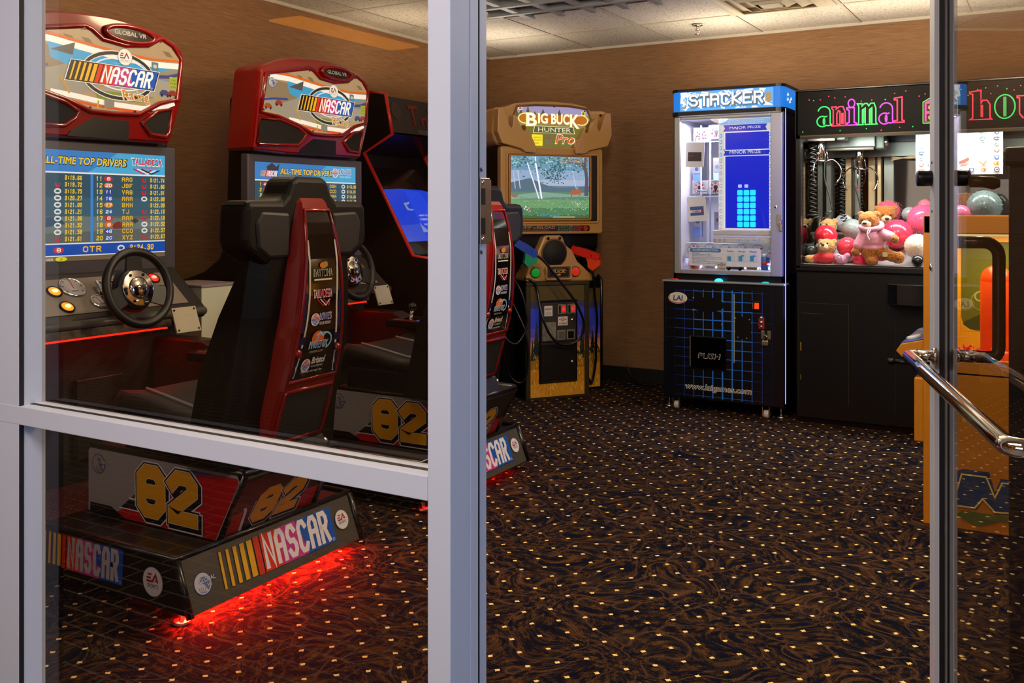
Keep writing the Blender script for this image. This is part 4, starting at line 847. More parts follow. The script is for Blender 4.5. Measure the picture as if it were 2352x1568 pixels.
# ---------------------------------------------------------------- hunting game in the corner (local: x right, y back, z up)
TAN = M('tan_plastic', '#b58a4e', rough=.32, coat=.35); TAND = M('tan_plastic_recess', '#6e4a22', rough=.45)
hb = thing('hunting_arcade_machine', 'tan arcade shooting game with forest screen standing across the back corner', 'arcade machine', (-3.012, 5.388, 0), R_(54))
MB(BLACK).prism([(.19, 0), (.80, 0), (.80, 1.86), (.30, 1.90), (.10, 1.90), (.055, 1.09), (.06, 1.0), (.10, .93), (.17, .80), (.19, .74)], 'x', -.11, .56, .008).box(.556, .662, .19, .80, 0, .775, .006).build('cabinet_body', hb)
def fr_(pts, y): return [(a, y, b) for a, b in pts]
HO = [(-.215, 1.905), (-.126, 1.908), (-.064, 1.938), (.068, 1.955), (.215, 1.962), (.362, 1.957), (.465, 1.940), (.487, 1.912), (.60, 1.916), (.618, 1.90), (.622, 1.81), (.603, 1.68), (.585, 1.668), (.442, 1.622), (.40, 1.613), (-.0, 1.606), (-.03, 1.63), (-.19, 1.662), (-.212, 1.675), (-.232, 1.742)]
hd_ = MB(TAN).prism([(a, b) for a, b in HO], 'y', .03, .30, .02, 3).build('hood', hb)
for s_, c in ((1, 0), (-1, .395)):   # raised antler-like cheeks with slots
    f = lambda pts: [((p[0] if s_ == 1 else c - p[0]), p[1]) for p in pts]
    MB(TAN).prism(f([(-.215, 1.893), (-.178, 1.893), (-.138, 1.785), (-.124, 1.768), (-.113, 1.785), (-.108, 1.855), (-.098, 1.855), (-.045, 1.762), (-.028, 1.750), (-.020, 1.765), (-.030, 1.795), (.028, 1.705), (.058, 1.640), (.050, 1.614), (-.02, 1.616), (-.05, 1.637), (-.19, 1.670), (-.222, 1.745)]), 'y', -.035, .06, .005, 2).build('hood_cheek', hd_)
    MB(BLACK).sph((f([(-.165, 1.882)])[0][0], .022, 1.882), .008, 12).build('hood_bolt', hd_)
PB = [(-.057, 1.918), (.075, 1.931), (.21, 1.933), (.333, 1.933), (.455, 1.919), (.488, 1.845), (.333, 1.638), (.068, 1.634), (-.092, 1.838)]
A = Art(1.0, .3)
A.poly(PB, '#6f6a2c').up()
A.poly([(-.057, 1.918), (.075, 1.931), (.21, 1.933), (.333, 1.933), (.455, 1.919), (.475, 1.875), (.3, 1.87), (.1, 1.87), (-.075, 1.88)], '#9a8fb6'); A.poly([(-.075, 1.88), (.1, 1.872), (.3, 1.87), (.475, 1.875), (.485, 1.845), (.44, 1.785), (.2, 1.80), (-.05, 1.785), (-.09, 1.838)], '#8d7d4e'); A.up()
for x, z, h in ((-.03, 1.855, .06), (.02, 1.87, .055), (.13, 1.87, .04), (.25, 1.87, .04), (-.06, 1.85, .05), (.07, 1.86, .03)): A.poly([(x - .016, z), (x + .016, z), (x, z + h)], '#54502e')
A.ell(-.035, 1.905, .016, .012, '#e2dcd2').up().ell(-.035, 1.905, .011, .007, '#c4503a')
A.rect(.415, 1.872, .445, 1.902, '#e3d24a').up().ell(.43, 1.888, .009, .010, '#4a64a0')
for cx in (.0, .415): A.ell(cx, 1.842, .052, .036, '#f7e58c').up().ell(cx, 1.842, .044, .029, '#b56a14').up()
A.rect(.0, 1.815, .415, 1.868, '#b4641a').up()
A.text('B', .005, 1.79, .085, 1.880, '#fff3a8', .07, .0).text('IG', .092, 1.810, .165, 1.880, '#fff3a8', .07).text('BUC', .188, 1.808, .325, 1.880, '#fff3a8', .07).text('K', .328, 1.785, .40, 1.880, '#fff3a8', .07).up()
A.text('B', .012, 1.796, .080, 1.875, '#fffbe0', .01, .0).text('IG', .098, 1.816, .160, 1.875, '#fffbe0', .01).text('BUC', .194, 1.814, .320, 1.875, '#fffbe0', .01).text('K', .332, 1.79, .396, 1.875, '#fffbe0', .01)
A.poly([(.055, 1.748), (.365, 1.748), (.355, 1.795), (.065, 1.795)], '#f2e6a0').up().poly([(.060, 1.751), (.360, 1.751), (.351, 1.792), (.069, 1.792)], '#56583a').up()
A.text('HUNTER', .092, 1.757, .335, 1.786, '#d9d2a6', .01)
A.text('Pro', .215, 1.678, .36, 1.745, '#f4ead0', .06, .25).up().text('Pro', .219, 1.683, .355, 1.741, '#d2561c', .012, .25)
A.rect(.047, 1.664, .125, 1.738, '#f2dc2c').rect(.145, 1.672, .195, 1.73, '#6e6848').up()
for z, tx in ((1.718, 'ANIMATED'), (1.700, 'VIOLENCE'), (1.682, 'MILD')): A.text(tx, .056, z - .005, .117 if tx != 'MILD' else .10, z + .005, '#8c7a1c', .01)
A.ring(.17, 1.716, .014, .006, .003, '#9a3428', n=14)
for x, z in ((.21, 1.925), (.44, 1.905), (.2, 1.645), (.07, 1.65)): A.ell(x, z, .006, .006, '#1f1a10', 12, emit=0)
A.build('marquee', hb, (0, .0275, 0), (1, 0, 0), (0, 0, 1), .001, 'backlit marquee with hunting artwork')
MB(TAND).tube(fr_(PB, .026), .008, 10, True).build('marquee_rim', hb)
# monitor surround: tan frame, stepped recess, lit forest scene
SUR = rrect(-.185, 1.083, .565, 1.655, .02)
MB(TAN).prism(SUR, 'y', .0, .06, .008).build('monitor_surround', hb)
rec = MB(M('recess_dark', '#241810', rough=.4)); rec.prism(rrect(-.142, 1.158, .528, 1.608, .015), 'y', -.0015, .02)
rec.use(TAN).tube(fr_(rrect(-.142, 1.158, .528, 1.612, .015), -.001), .008, 10, True); rec.use(M('tan_inner', '#a06a1e', rough=.35)).tube(fr_(rrect(-.124, 1.176, .470, 1.602, .012), -.002), .009, 10, True)
rec.build('monitor_recess', hb)
rnd = random.Random(5)
A = Art(.95, .2); S0, S1, T0, T1 = -.117, .457, 1.187, 1.594
A.rect(S0, T0, S1, T1, '#6f8f86').up()
bands = [(1.594, 1.50, '#6d97b4'), (1.50, 1.44, '#8fa9c8'), (1.44, 1.40, '#a6b4d0'), (1.40, 1.365, '#62808c'), (1.365, 1.31, '#5f8272'), (1.31, 1.255, '#6f9a6c'), (1.255, 1.21, '#4f7d55'), (1.21, 1.187, '#43663f')]
for a, b_, c in bands: A.rect(S0, b_, S1, a, c)
A.up(); A.poly([(S0, 1.42), (.02, 1.45), (.12, 1.41), (.22, 1.385), (S1, 1.40), (S1, 1.36), (S0, 1.36)], '#566f80'); A.poly([(S0, 1.335), (.1, 1.36), (.3, 1.345), (S1, 1.36), (S1, 1.33), (.2, 1.325), (S0, 1.31)], '#7fa392').up()
for i in range(420):
    x = rnd.uniform(S0 + .01, S1 - .01); z = 1.588 - abs(rnd.gauss(0, .050)); r = rnd.uniform(.003, .009)
    A.ell(min(max(x, S0 + r), S1 - r), max(1.44, min(z, T1 - r)), r, r * .7, rnd.choice(['#3f6f78', '#5a8f96', '#86b7c2', '#2f5560', '#9cc9c8', '#4a7b6a']), 7)
for i in range(170):
    x = rnd.gauss(.20, .045); z = min(1.588, rnd.gauss(1.48, .035)); A.ell(x, z, .005, .004, rnd.choice(['#3c6a6c', '#55868a', '#2c4f58']), 7)
A.up()
for (x, x2, w, c) in ((.045, .085, .009, '#e2e6f6'), (.06, .105, .011, '#f2f4ff'), (-.1, -.085, .006, '#b4bcdc'), (-.068, -.05, .006, '#c4cae4'), (.33, .36, .004, '#c8cfe6'), (.385, .37, .004, '#98a2c2')): A.line([(x - .045 * (w == .009), 1.55 if w > .008 else 1.50), (x2, 1.315 if w > .008 else 1.38)], w, c)
A.line([(.06, 1.56), (.058, T1 - .004)], .008, '#f2f4ff')
A.line([(.435, 1.335), (.44, 1.45), (.425, 1.53), (.43, T1 - .004)], [.032, .026, .022, .02], '#5a5560').line([(.43, 1.51), (.40, 1.545), (.33, 1.555), (.28, 1.55)], [.018, .014, .008, .004], '#5a5560')
A.up()
for i in range(46): A.ell(rnd.uniform(.24, .45), min(1.588, rnd.gauss(1.568, .014)), .006, .004, rnd.choice(['#c98a4c', '#b06a38', '#8f6a3c']), 6)
A.poly([(.315, 1.356), (.325, 1.375), (.38, 1.38), (.392, 1.372), (.40, 1.366), (.392, 1.35), (.385, 1.33), (.38, 1.345), (.34, 1.343), (.33, 1.345), (.325, 1.318), (.318, 1.34)], '#a8623c'); A.ell(-.09, 1.335, .022, .012, '#8c7060')
for i in range(260):
    x = rnd.uniform(S0 + .01, S1 - .01); A.ell(x, rnd.uniform(1.20, 1.325), rnd.uniform(.003, .009), .0025, rnd.choice(['#8bbf7c', '#3f7d6a', '#5fa08c', '#6f9a4c', '#4a8a80']), 6)
for i in range(26): A.ell(rnd.uniform(.32, .45), rnd.uniform(1.235, 1.30), .003, .003, rnd.choice(['#e8d9b0', '#d9a86a', '#e0e4e8']), 6)
for x, z in ((-.02, 1.25), (.0, 1.243), (.02, 1.235), (-.01, 1.262), (.012, 1.252)): A.ell(x, z, .006, .006, rnd.choice(['#e6b8d0', '#f0e4ec', '#d88aa8']), 8)
A.up().text('MONEY IN BANK', .09, 1.200, .24, 1.213, '#4f8fc0', .01); A.rect(.185, 1.19, .35, 1.200, '#8a9a6a')
A.build('screen', hb, (0, -.0045, 0), (1, 0, 0), (0, 0, 1), .001, 'lit screen with birch forest and deer')
A = Art(0, .35); A.poly(rrect(-.078, 1.096, .468, 1.143, .012), '#c09456').up().poly(rrect(-.074, 1.100, .464, 1.139, .010), '#2e1f12').up()
A.text('PUMP', -.064, 1.119, .035, 1.136, '#b98c58', .01).text('TO', .042, 1.119, .064, 1.131, '#b98c58', .01).text('RELOAD', .070, 1.119, .205, 1.136, '#b98c58', .01).text('AFTER EVERY SHOT', -.03, 1.104, .16, 1.113, '#8a6a3c', .01)
A.text('SHOOT', .225, 1.121, .30, 1.134, '#5d8a3a', .01).text('BUCKS', .225, 1.105, .30, 1.118, '#5d8a3a', .01).ring(.322, 1.120, .015, .015, .004, '#5d8a3a', n=16).text('AVOID', .345, 1.121, .41, 1.134, '#c0301e', .01).text('DOES', .345, 1.105, .40, 1.118, '#c0301e', .01).ell(.432, 1.120, .016, .016, '#c0301e')
A.line([(.31, 1.112), (.32, 1.122), (.33, 1.130)], .005, '#5d8a3a').up().line([(.424, 1.112), (.43, 1.122), (.44, 1.130)], .005, '#2e1f12')
A.build('instruction_strip', hb, (0, -.001, 0), (1, 0, 0), (0, 0, 1), .001)
# control panel: speaker neck, buttons, token tray
CPO = [(-.0, .772), (.515, .765), (.505, .790), (.47, .82), (.375, .90), (.335, .975), (.285, 1.01), (.265, 1.066), (.245, 1.075), (.145, 1.075), (.125, 1.066), (.10, 1.01), (.06, .93), (.015, .868), (-.005, .80)]
cp_ = MB(TAN).prism(CPO, 'y', .0, .20, .012, 2).build('control_panel', hb)
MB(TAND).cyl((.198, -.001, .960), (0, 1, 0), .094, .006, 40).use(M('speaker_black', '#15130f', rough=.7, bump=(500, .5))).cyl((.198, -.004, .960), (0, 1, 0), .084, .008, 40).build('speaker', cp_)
for x in (.155, .24): MB(BLACK).sph((x, -.001, 1.055), .011, 12, (1, .5, 1)).build('panel_bolt', cp_)
for x, c, n_ in ((.060, '#0f9a2e', 'lit green start button'), (.355, '#d8341a', 'lit red start button')):
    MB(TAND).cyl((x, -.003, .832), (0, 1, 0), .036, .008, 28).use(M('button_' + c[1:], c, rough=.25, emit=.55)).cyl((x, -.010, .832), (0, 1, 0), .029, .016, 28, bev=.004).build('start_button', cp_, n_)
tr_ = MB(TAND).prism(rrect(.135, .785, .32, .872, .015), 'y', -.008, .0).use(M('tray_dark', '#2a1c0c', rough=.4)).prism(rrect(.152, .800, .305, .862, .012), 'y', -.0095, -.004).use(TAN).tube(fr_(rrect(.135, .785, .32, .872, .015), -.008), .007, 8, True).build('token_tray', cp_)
A = Art(0, .35); A.rect(.162, .806, .295, .855, '#1b170e').up().text('BUCK', .178, .826, .28, .846, '#c8a24c', .03).ell(.229, .815, .014, .006, '#c8a24c'); A.ring(.229, .834, .06, .018, .003, '#c8a24c', 20, 160); A.build('tray_emblem', tr_, (0, -.0097, 0), (1, 0, 0), (0, 0, 1), .001)
# pedestal with landscape art
MB(BLACK).box(.0, .45, .0, .22, .02, .765, .004).build('pedestal', hb)
EDGE = M('worn_metal_edge', '#4c4632', rough=.35, metal=.6)
MB(EDGE).box(-.006, .024, -.006, .02, .0, .765, .002).box(.426, .458, -.006, .02, .0, .765, .002).box(-.006, .458, -.010, .02, .745, .768, .003).box(-.006, .458, -.006, .02, 0, .012).build('corner_trim', hb)
def landscape(A, x0, x1, z0, z1, seed):
    rnd = random.Random(seed); H_ = z1 - z0; L_ = [(1, .86, '#5a4c28'), (.86, .80, '#44426c'), (.80, .62, '#3a4ae0'), (.62, .54, '#5a52d8'), (.54, .49, '#9a6cc0'), (.49, .44, '#f08068'), (.44, .38, '#f0a840'), (.38, .25, '#9a6a1a'), (.25, .12, '#c88820'), (.12, 0, '#dc9a2c')]
    for a, b_, c in L_: A.rect(x0, z0 + b_ * H_, x1, z0 + a * H_, c)
    A.up()
    for i in range(int((x1 - x0) / .012)):
        x = rnd.uniform(x0 + .008, x1 - .008); h = rnd.uniform(.05, .25) if rnd.random() < .35 else rnd.uniform(.02, .07); b0 = z0 + H_ * rnd.uniform(.33, .40)
        w = .012 + h * .09; w = min(w, x - x0, x1 - x)
        for k in range(4): A.poly([(x - w * (1 - k * .22), b0 + h * k * .22), (x + w * (1 - k * .22), b0 + h * k * .22), (x, b0 + h * (k * .22 + .4))], rnd.choice(['#1f3022', '#283c26', '#1a2824']))
    A.up()
    for i in range(int((x1 - x0) * 1100)):
        x = rnd.uniform(x0 + .012, x1 - .016); z = z0 + rnd.uniform(.01, .37) * H_; q = rnd.uniform(.01, .035); d_ = rnd.uniform(-.010, .012)
        A.line([(x, z), (x + d_ * .4, z + q * .6), (x + d_, z + q)], [.003, .0025, .001], rnd.choice(['#f0b844', '#ffd860', '#d89424', '#8a5c12', '#b89a4a']))
    A.up()
    for i in range(int((x1 - x0) * 40)): A.ell(rnd.uniform(x0 + .02, x1 - .02), z0 + rnd.uniform(.2, .36) * H_, .004, .003, '#e8d8e0', 8)
A = Art(0, .4); landscape(A, .026, .424, .014, .742, 11); A.build('landscape_art', hb, (0, -.0008, 0), (1, 0, 0), (0, 0, 1), .001, 'sunset meadow artwork')
A = Art(0, .4); landscape(A, .470, .650, .014, .70, 12); A.build('landscape_art', hb, (0, .189, 0), (1, 0, 0), (0, 0, 1), .001, 'sunset meadow artwork')
MB(RIM).tube([(.660, .19, .0), (.660, .19, .76), (.650, .22, .785)], .012, 8).tube([(-.108, .19, .0), (-.108, .19, .78)], .012, 8).build('edge_moulding', hb)
DF = M('coin_door_grey', '#2b2a24', rough=.45, bump=(300, .1))
cd = MB(BLACK).box(.086, .366, -.012, .0, .105, .648, .004).use(DF).box(.098, .354, -.016, -.01, .375, .632, .003).use(M('coin_door_black', '#0c0c0c', rough=.4)).box(.098, .354, -.016, -.01, .118, .362, .003).use(EDGE).box(.092, .36, -.0165, -.012, .363, .371).box(.092, .36, -.0165, -.012, .112, .117)
cd = cd.build('coin_door', hb)
MB(M('plate_worn', '#6a675a', rough=.5, bump=(90, .4), vary=('#8d8876', 60))).box(.104, .205, -.019, -.015, .382, .505, .002).build('lock_plate', cd)
for x in (.215, .285):
    MB(M('coin_slot_frame', '#77736a', rough=.4)).box(x, x + .064, -.024, -.015, .555, .620, .004).use(BLACK).box(x + .008, x + .020, -.0255, -.02, .562, .612).use(M('coin_red', '#d6231a', emit=.9)).box(x + .028, x + .054, -.0265, -.02, .568, .610).use(M('coin_white', '#e6e0dc', rough=.5)).box(x + .030, x + .052, -.0275, -.026, .586, .591).build('coin_slot', cd)
    MB(M('coin_slot_frame', '#77736a', rough=.4)).box(x - .004, x + .058, -.022, -.015, .384, .450, .004).use(BLACK if x > .25 else M('flap_grey', '#5c594e', rough=.5)).box(x + .006, x + .048, -.0235, -.02, .394, .440).build('coin_return', cd)
for z in (.513, .235): MB(CHROME).sph((.325, -.018, z), .013, 14, (1, .6, 1)).build('door_lock', cd)
def token_tag(A, x0, z0, w, h, tok=True):
    A.rect(x0, z0, x0 + w, z0 + h, '#dcd6d0').up(); cx = x0 + w / 2
    A.ring(cx, z0 + h * .68, w * .16, w * .13, w * .05, '#9a2a24', n=14).poly([(cx - w * .42, z0 + h * .68), (cx - w * .24, z0 + h * .58), (cx - w * .24, z0 + h * .78)], '#9a2a24').poly([(cx + w * .42, z0 + h * .68), (cx + w * .24, z0 + h * .58), (cx + w * .24, z0 + h * .78)], '#9a2a24').text('OK', cx - w * .08, z0 + h * .62, cx + w * .08, z0 + h * .74, '#9a2a24', .03)
    if tok: A.text(tok, x0 + w * .1, z0 + h * .1, x0 + w * .9, z0 + h * .32, '#9a2a24', .03)
    else:
        for k in range(3): A.rect(x0 + w * .15, z0 + h * (.12 + .1 * k), x0 + w * .85, z0 + h * (.16 + .1 * k), '#8d8680')
    A.up()
for q in ((.118, .545, .06, .068, None), (.218, .480, .072, .058, '4 TOKENS')): A = Art(0, .5); token_tag(A, *q); A.build('token_sticker', cd, (0, -.0163, 0), (1, 0, 0), (0, 0, 1), .001)

# guns: each hangs in its holster on the machine; cable is part of the gun
MW = hb.matrix_world.copy() if False else (Matrix.Translation((-3.012, 5.388, 0)) @ Matrix.Rotation(R_(54), 4, 'Z'))
CABLE = M('black_cable', '#0c0d10', rough=.32)
def make_gun(label, col, tipcol, grip_p, tip_p, cable, hold):
    """barrel runs from grip_p to tip_p in machine coordinates"""
    g_, p_ = Vector(grip_p), Vector(tip_p); ax = (p_ - g_); ln = ax.length; ax = ax.normalized()
    dn = Vector((0, 0, -1)); dn = (dn - ax * dn.dot(ax)).normalized(); sd = ax.cross(dn)
    t = thing('light_gun', label, 'toy gun', MW @ g_, R_(54)); G = M('gun_' + col[1:], col, rough=.35); T_ = M('gun_' + tipcol[1:], tipcol, rough=.3)
    P = lambda a, b, c=0: (ax * a + dn * b + sd * c)
    def slab(pts, h): 
        n = len(pts); v = [P(a, b, h) for a, b in pts] + [P(a, b, -h) for a, b in pts]
        return v, [list(range(n)), list(range(n, 2 * n))[::-1]] + [[i, (i + 1) % n, n + (i + 1) % n, n + i] for i in range(n)]
    b = MB(G); v, f = slab([(-.06, -.025), (-.02, -.034), (.05, -.026), (ln * .55, -.03), (ln, -.024), (ln + .01, .0), (ln, .024), (ln * .6, .026), (.05, .024), (0, .03), (-.05, .02)], .021); b.add(v, f)
    v, f = slab([(-.055, .01), (.0, .015), (-.012, .05), (-.05, .105), (-.095, .085), (-.075, .04)], .018); b.add(v, f)
    b.tube([P(.045, .02), P(.05, .045), P(.03, .062), (P(.0, .05))], .004, 8).build('gun_body', t)
    v, f = slab([(ln * .62, .018), (ln + .02, .012), (ln + .03, .045), (ln * .95, .095), (ln * .78, .085), (ln * .72, .05)], .02); MB(T_).add(v, f).build('pump_grip', t, None)
    MB(BLACK).tube([P(.02, -.005, -.022), P(.02, -.005, .022)], .006, 8).tube([P(ln * .8, .0, -.0225), P(ln * .8, .0, .0225)], .004, 8).build('gun_screw', t)
    MB(CABLE).tube(smooth_path([Vector(c) - g_ for c in cable], 8), .0085, 10).build('gun_cable', t)
    return t
make_gun('blue and green toy gun hanging at the left of the shooting game', '#123ea8', '#128a63', (-.165, -.10, 1.055), (.005, -.12, .955), [(-.005, -.12, .960), (.06, -.13, .915), (.16, -.13, .80), (.28, -.12, .66), (.355, -.10, .54), (.37, -.09, .46), (.345, -.08, .395), (.28, -.07, .36), (.20, -.07, .37), (.13, -.08, .43), (.085, -.08, .52), (.07, -.05, .62), (.065, -.02, .72), (.04, -.014, .775), (-.01, .02, .80)], (0, 0, 0))
make_gun('red and orange toy gun hanging at the right of the shooting game', '#d2210f', '#e2451a', (.36, .10, .985), (.50, -.06, .925), [(.45, -.02, .875), (.475, -.03, .80), (.515, .02, .66), (.555, .06, .50), (.58, .12, .36), (.595, .15, .22), (.59, .165, .12), (.57, .165, .05), (.54, .165, .10), (.53, .165, .25), (.535, .16, .42), (.53, .165, .54), (.50, .175, .60), (.47, .187, .61)], (0, 0, 0))
t = thing('black_cable', 'black loop of cable hanging at the left side of the shooting game', 'cable', MW @ Vector((-.13, -.02, .42)), R_(54))
MB(CABLE).tube(smooth_path([Vector(p) - Vector((-.13, -.02, .42)) for p in [(-.112, .195, .86), (-.10, .10, .84), (-.055, .0, .74), (-.02, -.03, .60), (-.015, -.04, .50), (-.05, -.04, .42), (-.10, -.04, .38), (-.155, -.03, .41), (-.185, 0, .50)]], 8), .008, 10).build('cable_run', t)
MB(CABLE).tube(smooth_path([Vector(p) - Vector((-.13, -.02, .42)) for p in [(-.185, 0, .50), (-.16, .0, .30), (-.12, .02, .18), (-.06, .0, .12), (-.015, -.02, .16), (.0, -.02, .30), (-.015, -.01, .45), (-.06, .05, .60), (-.09, .12, .70), (-.112, .19, .72)]], 8), .007, 10).build('cable_run', t)
MB(BLACK).box(-.19, -.112, .16, .30, .70, .90, .006).build('gun_holster', hb)
MB(BLACK).box(-.19, -.06, .0, .12, .94, 1.06, .02).build('gun_holster', hb)
MB(TAN).box(.40, .56, .08, .2, .92, .98, .02).build('gun_holster', hb)

# ---------------------------------------------------------------- shooting game with slanted blue screen by the left wall
RX, RY = -3.24, 4.45
sg = thing('slanted_arcade_machine', 'black arcade machine with red edges and slanted blue screen behind the second racing machine', 'arcade machine', (-3.3, 4.77, 0))
oS = (-3.3, 4.77, 0)
SP = [(-3.86, 0), (-3.86, 1.93), (-3.55, 1.94), (-3.44, 1.92), (-3.39, 1.687), (-3.60, 1.58), (-3.24, .974), (-3.0, .95), (-2.99, .90), (-3.06, .86), (-3.06, 0)]
for y in (4.45, 5.07): MB(BLACK, oS).prism(SP, 'y', y - .012, y + .012, .002).build('side_panel', sg)
RT_ = M('red_edge_strip', '#c2221c', rough=.3)
for y in (4.45, 5.07): MB(RT_, oS).tube([(x, y, z) for x, z in SP[2:]], .0125, 10).build('edge_strip', sg, 'red edge strip')
MB(BLACK, oS).box(-3.85, -3.07, 4.46, 5.06, .02, .86, .004).box(-3.85, -3.62, 4.46, 5.06, .8, 1.9).build('cabinet_body', sg)
mq = MB(M('marquee_unlit', '#241f22', rough=.25), oS).add([(-3.452, 4.462, 1.915), (-3.402, 4.462, 1.70), (-3.402, 5.058, 1.70), (-3.452, 5.058, 1.915)], [[0, 1, 2, 3]]).build('marquee', sg, 'unlit dark marquee with red angular lettering')
A = Art(0, .3); A.ell(.08, .135, .05, .055, '#3a2f2c').up(); A.line([(.20, .17), (.30, .175)], .022, '#6a1c18').line([(.24, .17), (.25, .06)], .022, '#6a1c18').line([(.33, .06), (.33, .10), (.37, .11), (.38, .05)], .016, '#6a1c18').line([(.42, .05), (.42, .17), (.45, .17)], .022, '#6a1c18').line([(.45, .17), (.55, .16), (.50, .155), (.51, .03)], .02, '#6a1c18').line([(.47, .11), (.52, .10)], .012, '#6a1c18')
A.text('INSERT COIN', .27, .022, .37, .029, '#8d8a94').text('PLEASE PLAY', .27, .008, .39, .015, '#8d8a94')
v_ = Vector((-.05, 0, .215)).normalized(); A.build('marquee_lettering', mq, Vector((-3.402, 4.462, 1.70)) - Vector(oS), (0, 1, 0), v_, .002)
MB(M('throat_dark', '#0f0d14', rough=.3), oS).add([(-3.395, 4.462, 1.69), (-3.60, 4.462, 1.58), (-3.60, 5.058, 1.58), (-3.395, 5.058, 1.69)], [[0, 1, 2, 3]]).build('throat_panel', sg)
sc0 = Vector((-3.30, 0, .974)); scv = (Vector((-3.62, 0, 1.50)) - sc0).normalized(); scn = Vector((scv.z, 0, -scv.x))
MB(M('screen_surround', '#0b0b10', rough=.25), oS).add([sc0 + Vector((0, 4.462, 0)), sc0 + Vector((0, 5.058, 0)), sc0 + Vector((0, 5.058, 0)) + scv * .62, sc0 + Vector((0, 4.462, 0)) + scv * .62], [[0, 1, 2, 3]]).build('screen_surround', sg)
A = Art(1.25, .12); A.poly([(.0, .09), (.59, .09), (.585, .44), (.48, .458), (.26, .465), (.08, .455), (.004, .44)], '#1c3fd8').up()
A.poly([(.0, .09), (.59, .09), (.589, .22), (.001, .20)], '#3450d2'); A.poly([(.28, .09), (.5, .09), (.46, .44), (.3, .455)], '#2447e6').up()
A.poly([(.22, .36), (.29, .37), (.27, .352), (.24, .345), (.25, .32), (.30, .315), (.27, .305), (.225, .31)], '#7c8cc8').poly([(.28, .15), (.36, .155), (.33, .17), (.30, .20), (.29, .22)], '#7c8cc8').up()
for z, tx, w in ((.262, 'INSERT COIN(S)', .13), (.235, '2 CREDITS TO START', .165), (.198, 'CREDIT(S)  4', .11)): A.text(tx, .31 + (.165 - w) * .3, z, .31 + (.165 - w) * .3 + w, z + .014, '#b9c4f6', .012)
A.build('screen', sg, sc0 + Vector((0, 4.465, 0)) - Vector(oS), (0, 1, 0), scv, .003, 'lit blue slanted screen')
MB(GL('screen_glass', 1.35), oS).add([sc0 + Vector((0, 4.463, 0)) + scn * .012, sc0 + Vector((0, 5.057, 0)) + scn * .012, sc0 + Vector((0, 5.057, 0)) + scv * .61 + scn * .012, sc0 + Vector((0, 4.463, 0)) + scv * .61 + scn * .012], [[0, 1, 2, 3]]).build('screen_glass', sg)
MB(M('panel_dark_blue', '#10121e', rough=.3), oS).add([(-3.24, 4.462, .972), (-3.0, 4.462, .948), (-3.0, 5.058, .948), (-3.24, 5.058, .972)], [[0, 1, 2, 3]]).build('control_panel', sg)
t = thing('spring_coil', 'coiled amber cable hanging beside the slanted blue screen', 'cable', (-3.33, 5.0, 1.40))
MB(M('copper_coil', '#8d5a2a', rough=.35, metal=.6)).tube([(.03 * math.cos(a * .7), .03 * math.sin(a * .7) + a * .0012 - .05, -.045 + .0 * a + .04 * math.sin(a * .1)) for a in range(0, 90)], .004, 6).build('coil', t)

# ---------------------------------------------------------------- block stacking prize machine (front at y = 5.62)
YF = 5.62; oP = (-1.785, YF, 0)
CAB = M('cabinet_black', '#050507', rough=.32, spec=.35); NAVY = M('cabinet_navy', '#0a0f3a', rough=.25); SILV = M('silver_frame', '#a9adb2', rough=.35, metal=.55)
pm = thing('stacker_prize_machine', 'tall prize machine with white and blue lit header and blue grid base', 'prize machine', oP)
MB(CAB, oP).box(-2.16, -1.41, YF, 6.30, .075, .795, .006).build('base_cabinet', pm)
A = Art(0, .35); bx0, bx1, bz0, bz1 = -2.155, -1.415, .08, .785
A.rect(bx0, bz0, bx1, bz1, '#04050a').up()
for i in range(12):
    x = bx0 + .012 + i * .0605; w = .002 + .007 * math.exp(-((i - 6.2) / 2.2) ** 2); c = '#2a78ea' if 3 <= i <= 9 else ('#2050c0' if 1 < i < 11 else '#10205c')
    A.line([(x, bz0 + .01), (x, bz1 - .03)], w, c)
for j in range(12):
    z = bz0 + .02 + j * .0585; w = .002 + .0045 * math.exp(-((j - 7.5) / 3.5) ** 2)
    for i in range(11): A.line([(bx0 + .012 + i * .0605, z), (bx0 + .012 + (i + 1) * .0605, z)], w * (1 if 2 < i < 9 else .6), '#2a78ea' if 2 < i < 9 else ('#1c48b4' if i not in (0, 10) else '#0d1a4c'))
A.up()
A.ell(-2.065, .695, .062, .036, '#d4d4cc').up().ring(-2.065, .695, .057, .031, .005, '#b5382c', 150, 330).text('LAI', -2.095, .678, -2.035, .712, '#34477c', .05, .1)
A.poly(arc(-1.875, .662, .105, .046, 0, 360, 30), '#030304').rect(-1.70, .465, -1.605, .60, '#050506').rect(-1.71, .30, -1.7005, .31, '#04050a')
A.line([(-1.708, .32), (-1.708, .735)], .006, '#a9a88a'); A.up()
A.text('www.laigames.com', -2.015, .128, -1.603, .172, '#f0f0e6', .05).up().text('www.laigames.com', -2.015, .128, -1.603, .172, '#1a1c24', .0)
A.build('grid_graphics', pm, (0 - oP[0], -.0005, 0), (1, 0, 0), (0, 0, 1), .0006, 'black front with blue grid lines')
sc = MB(STEEL, oP)
for x, z in ((-1.965, .70), (-1.785, .69), (-1.965, .625), (-1.785, .615), (-1.70, .59), (-1.615, .585), (-1.685, .475), (-1.632, .472), (-1.785, .545)): sc.sph((x, YF - .002, z), .0045, 8)
sc.build('panel_screws', pm)
fl = MB(BLACK, oP).box(-1.985, -1.755, YF - .008, YF + .004, .262, .468, .003).use(M('flap_mirror', '#1c1c20', rough=.05, metal=.9)).box(-1.972, -1.758, YF - .010, YF - .007, .272, .46).use(STEEL).box(-1.985, -1.978, YF - .011, YF - .006, .28, .465).build('prize_flap', pm, 'black mirror flap marked PUSH')
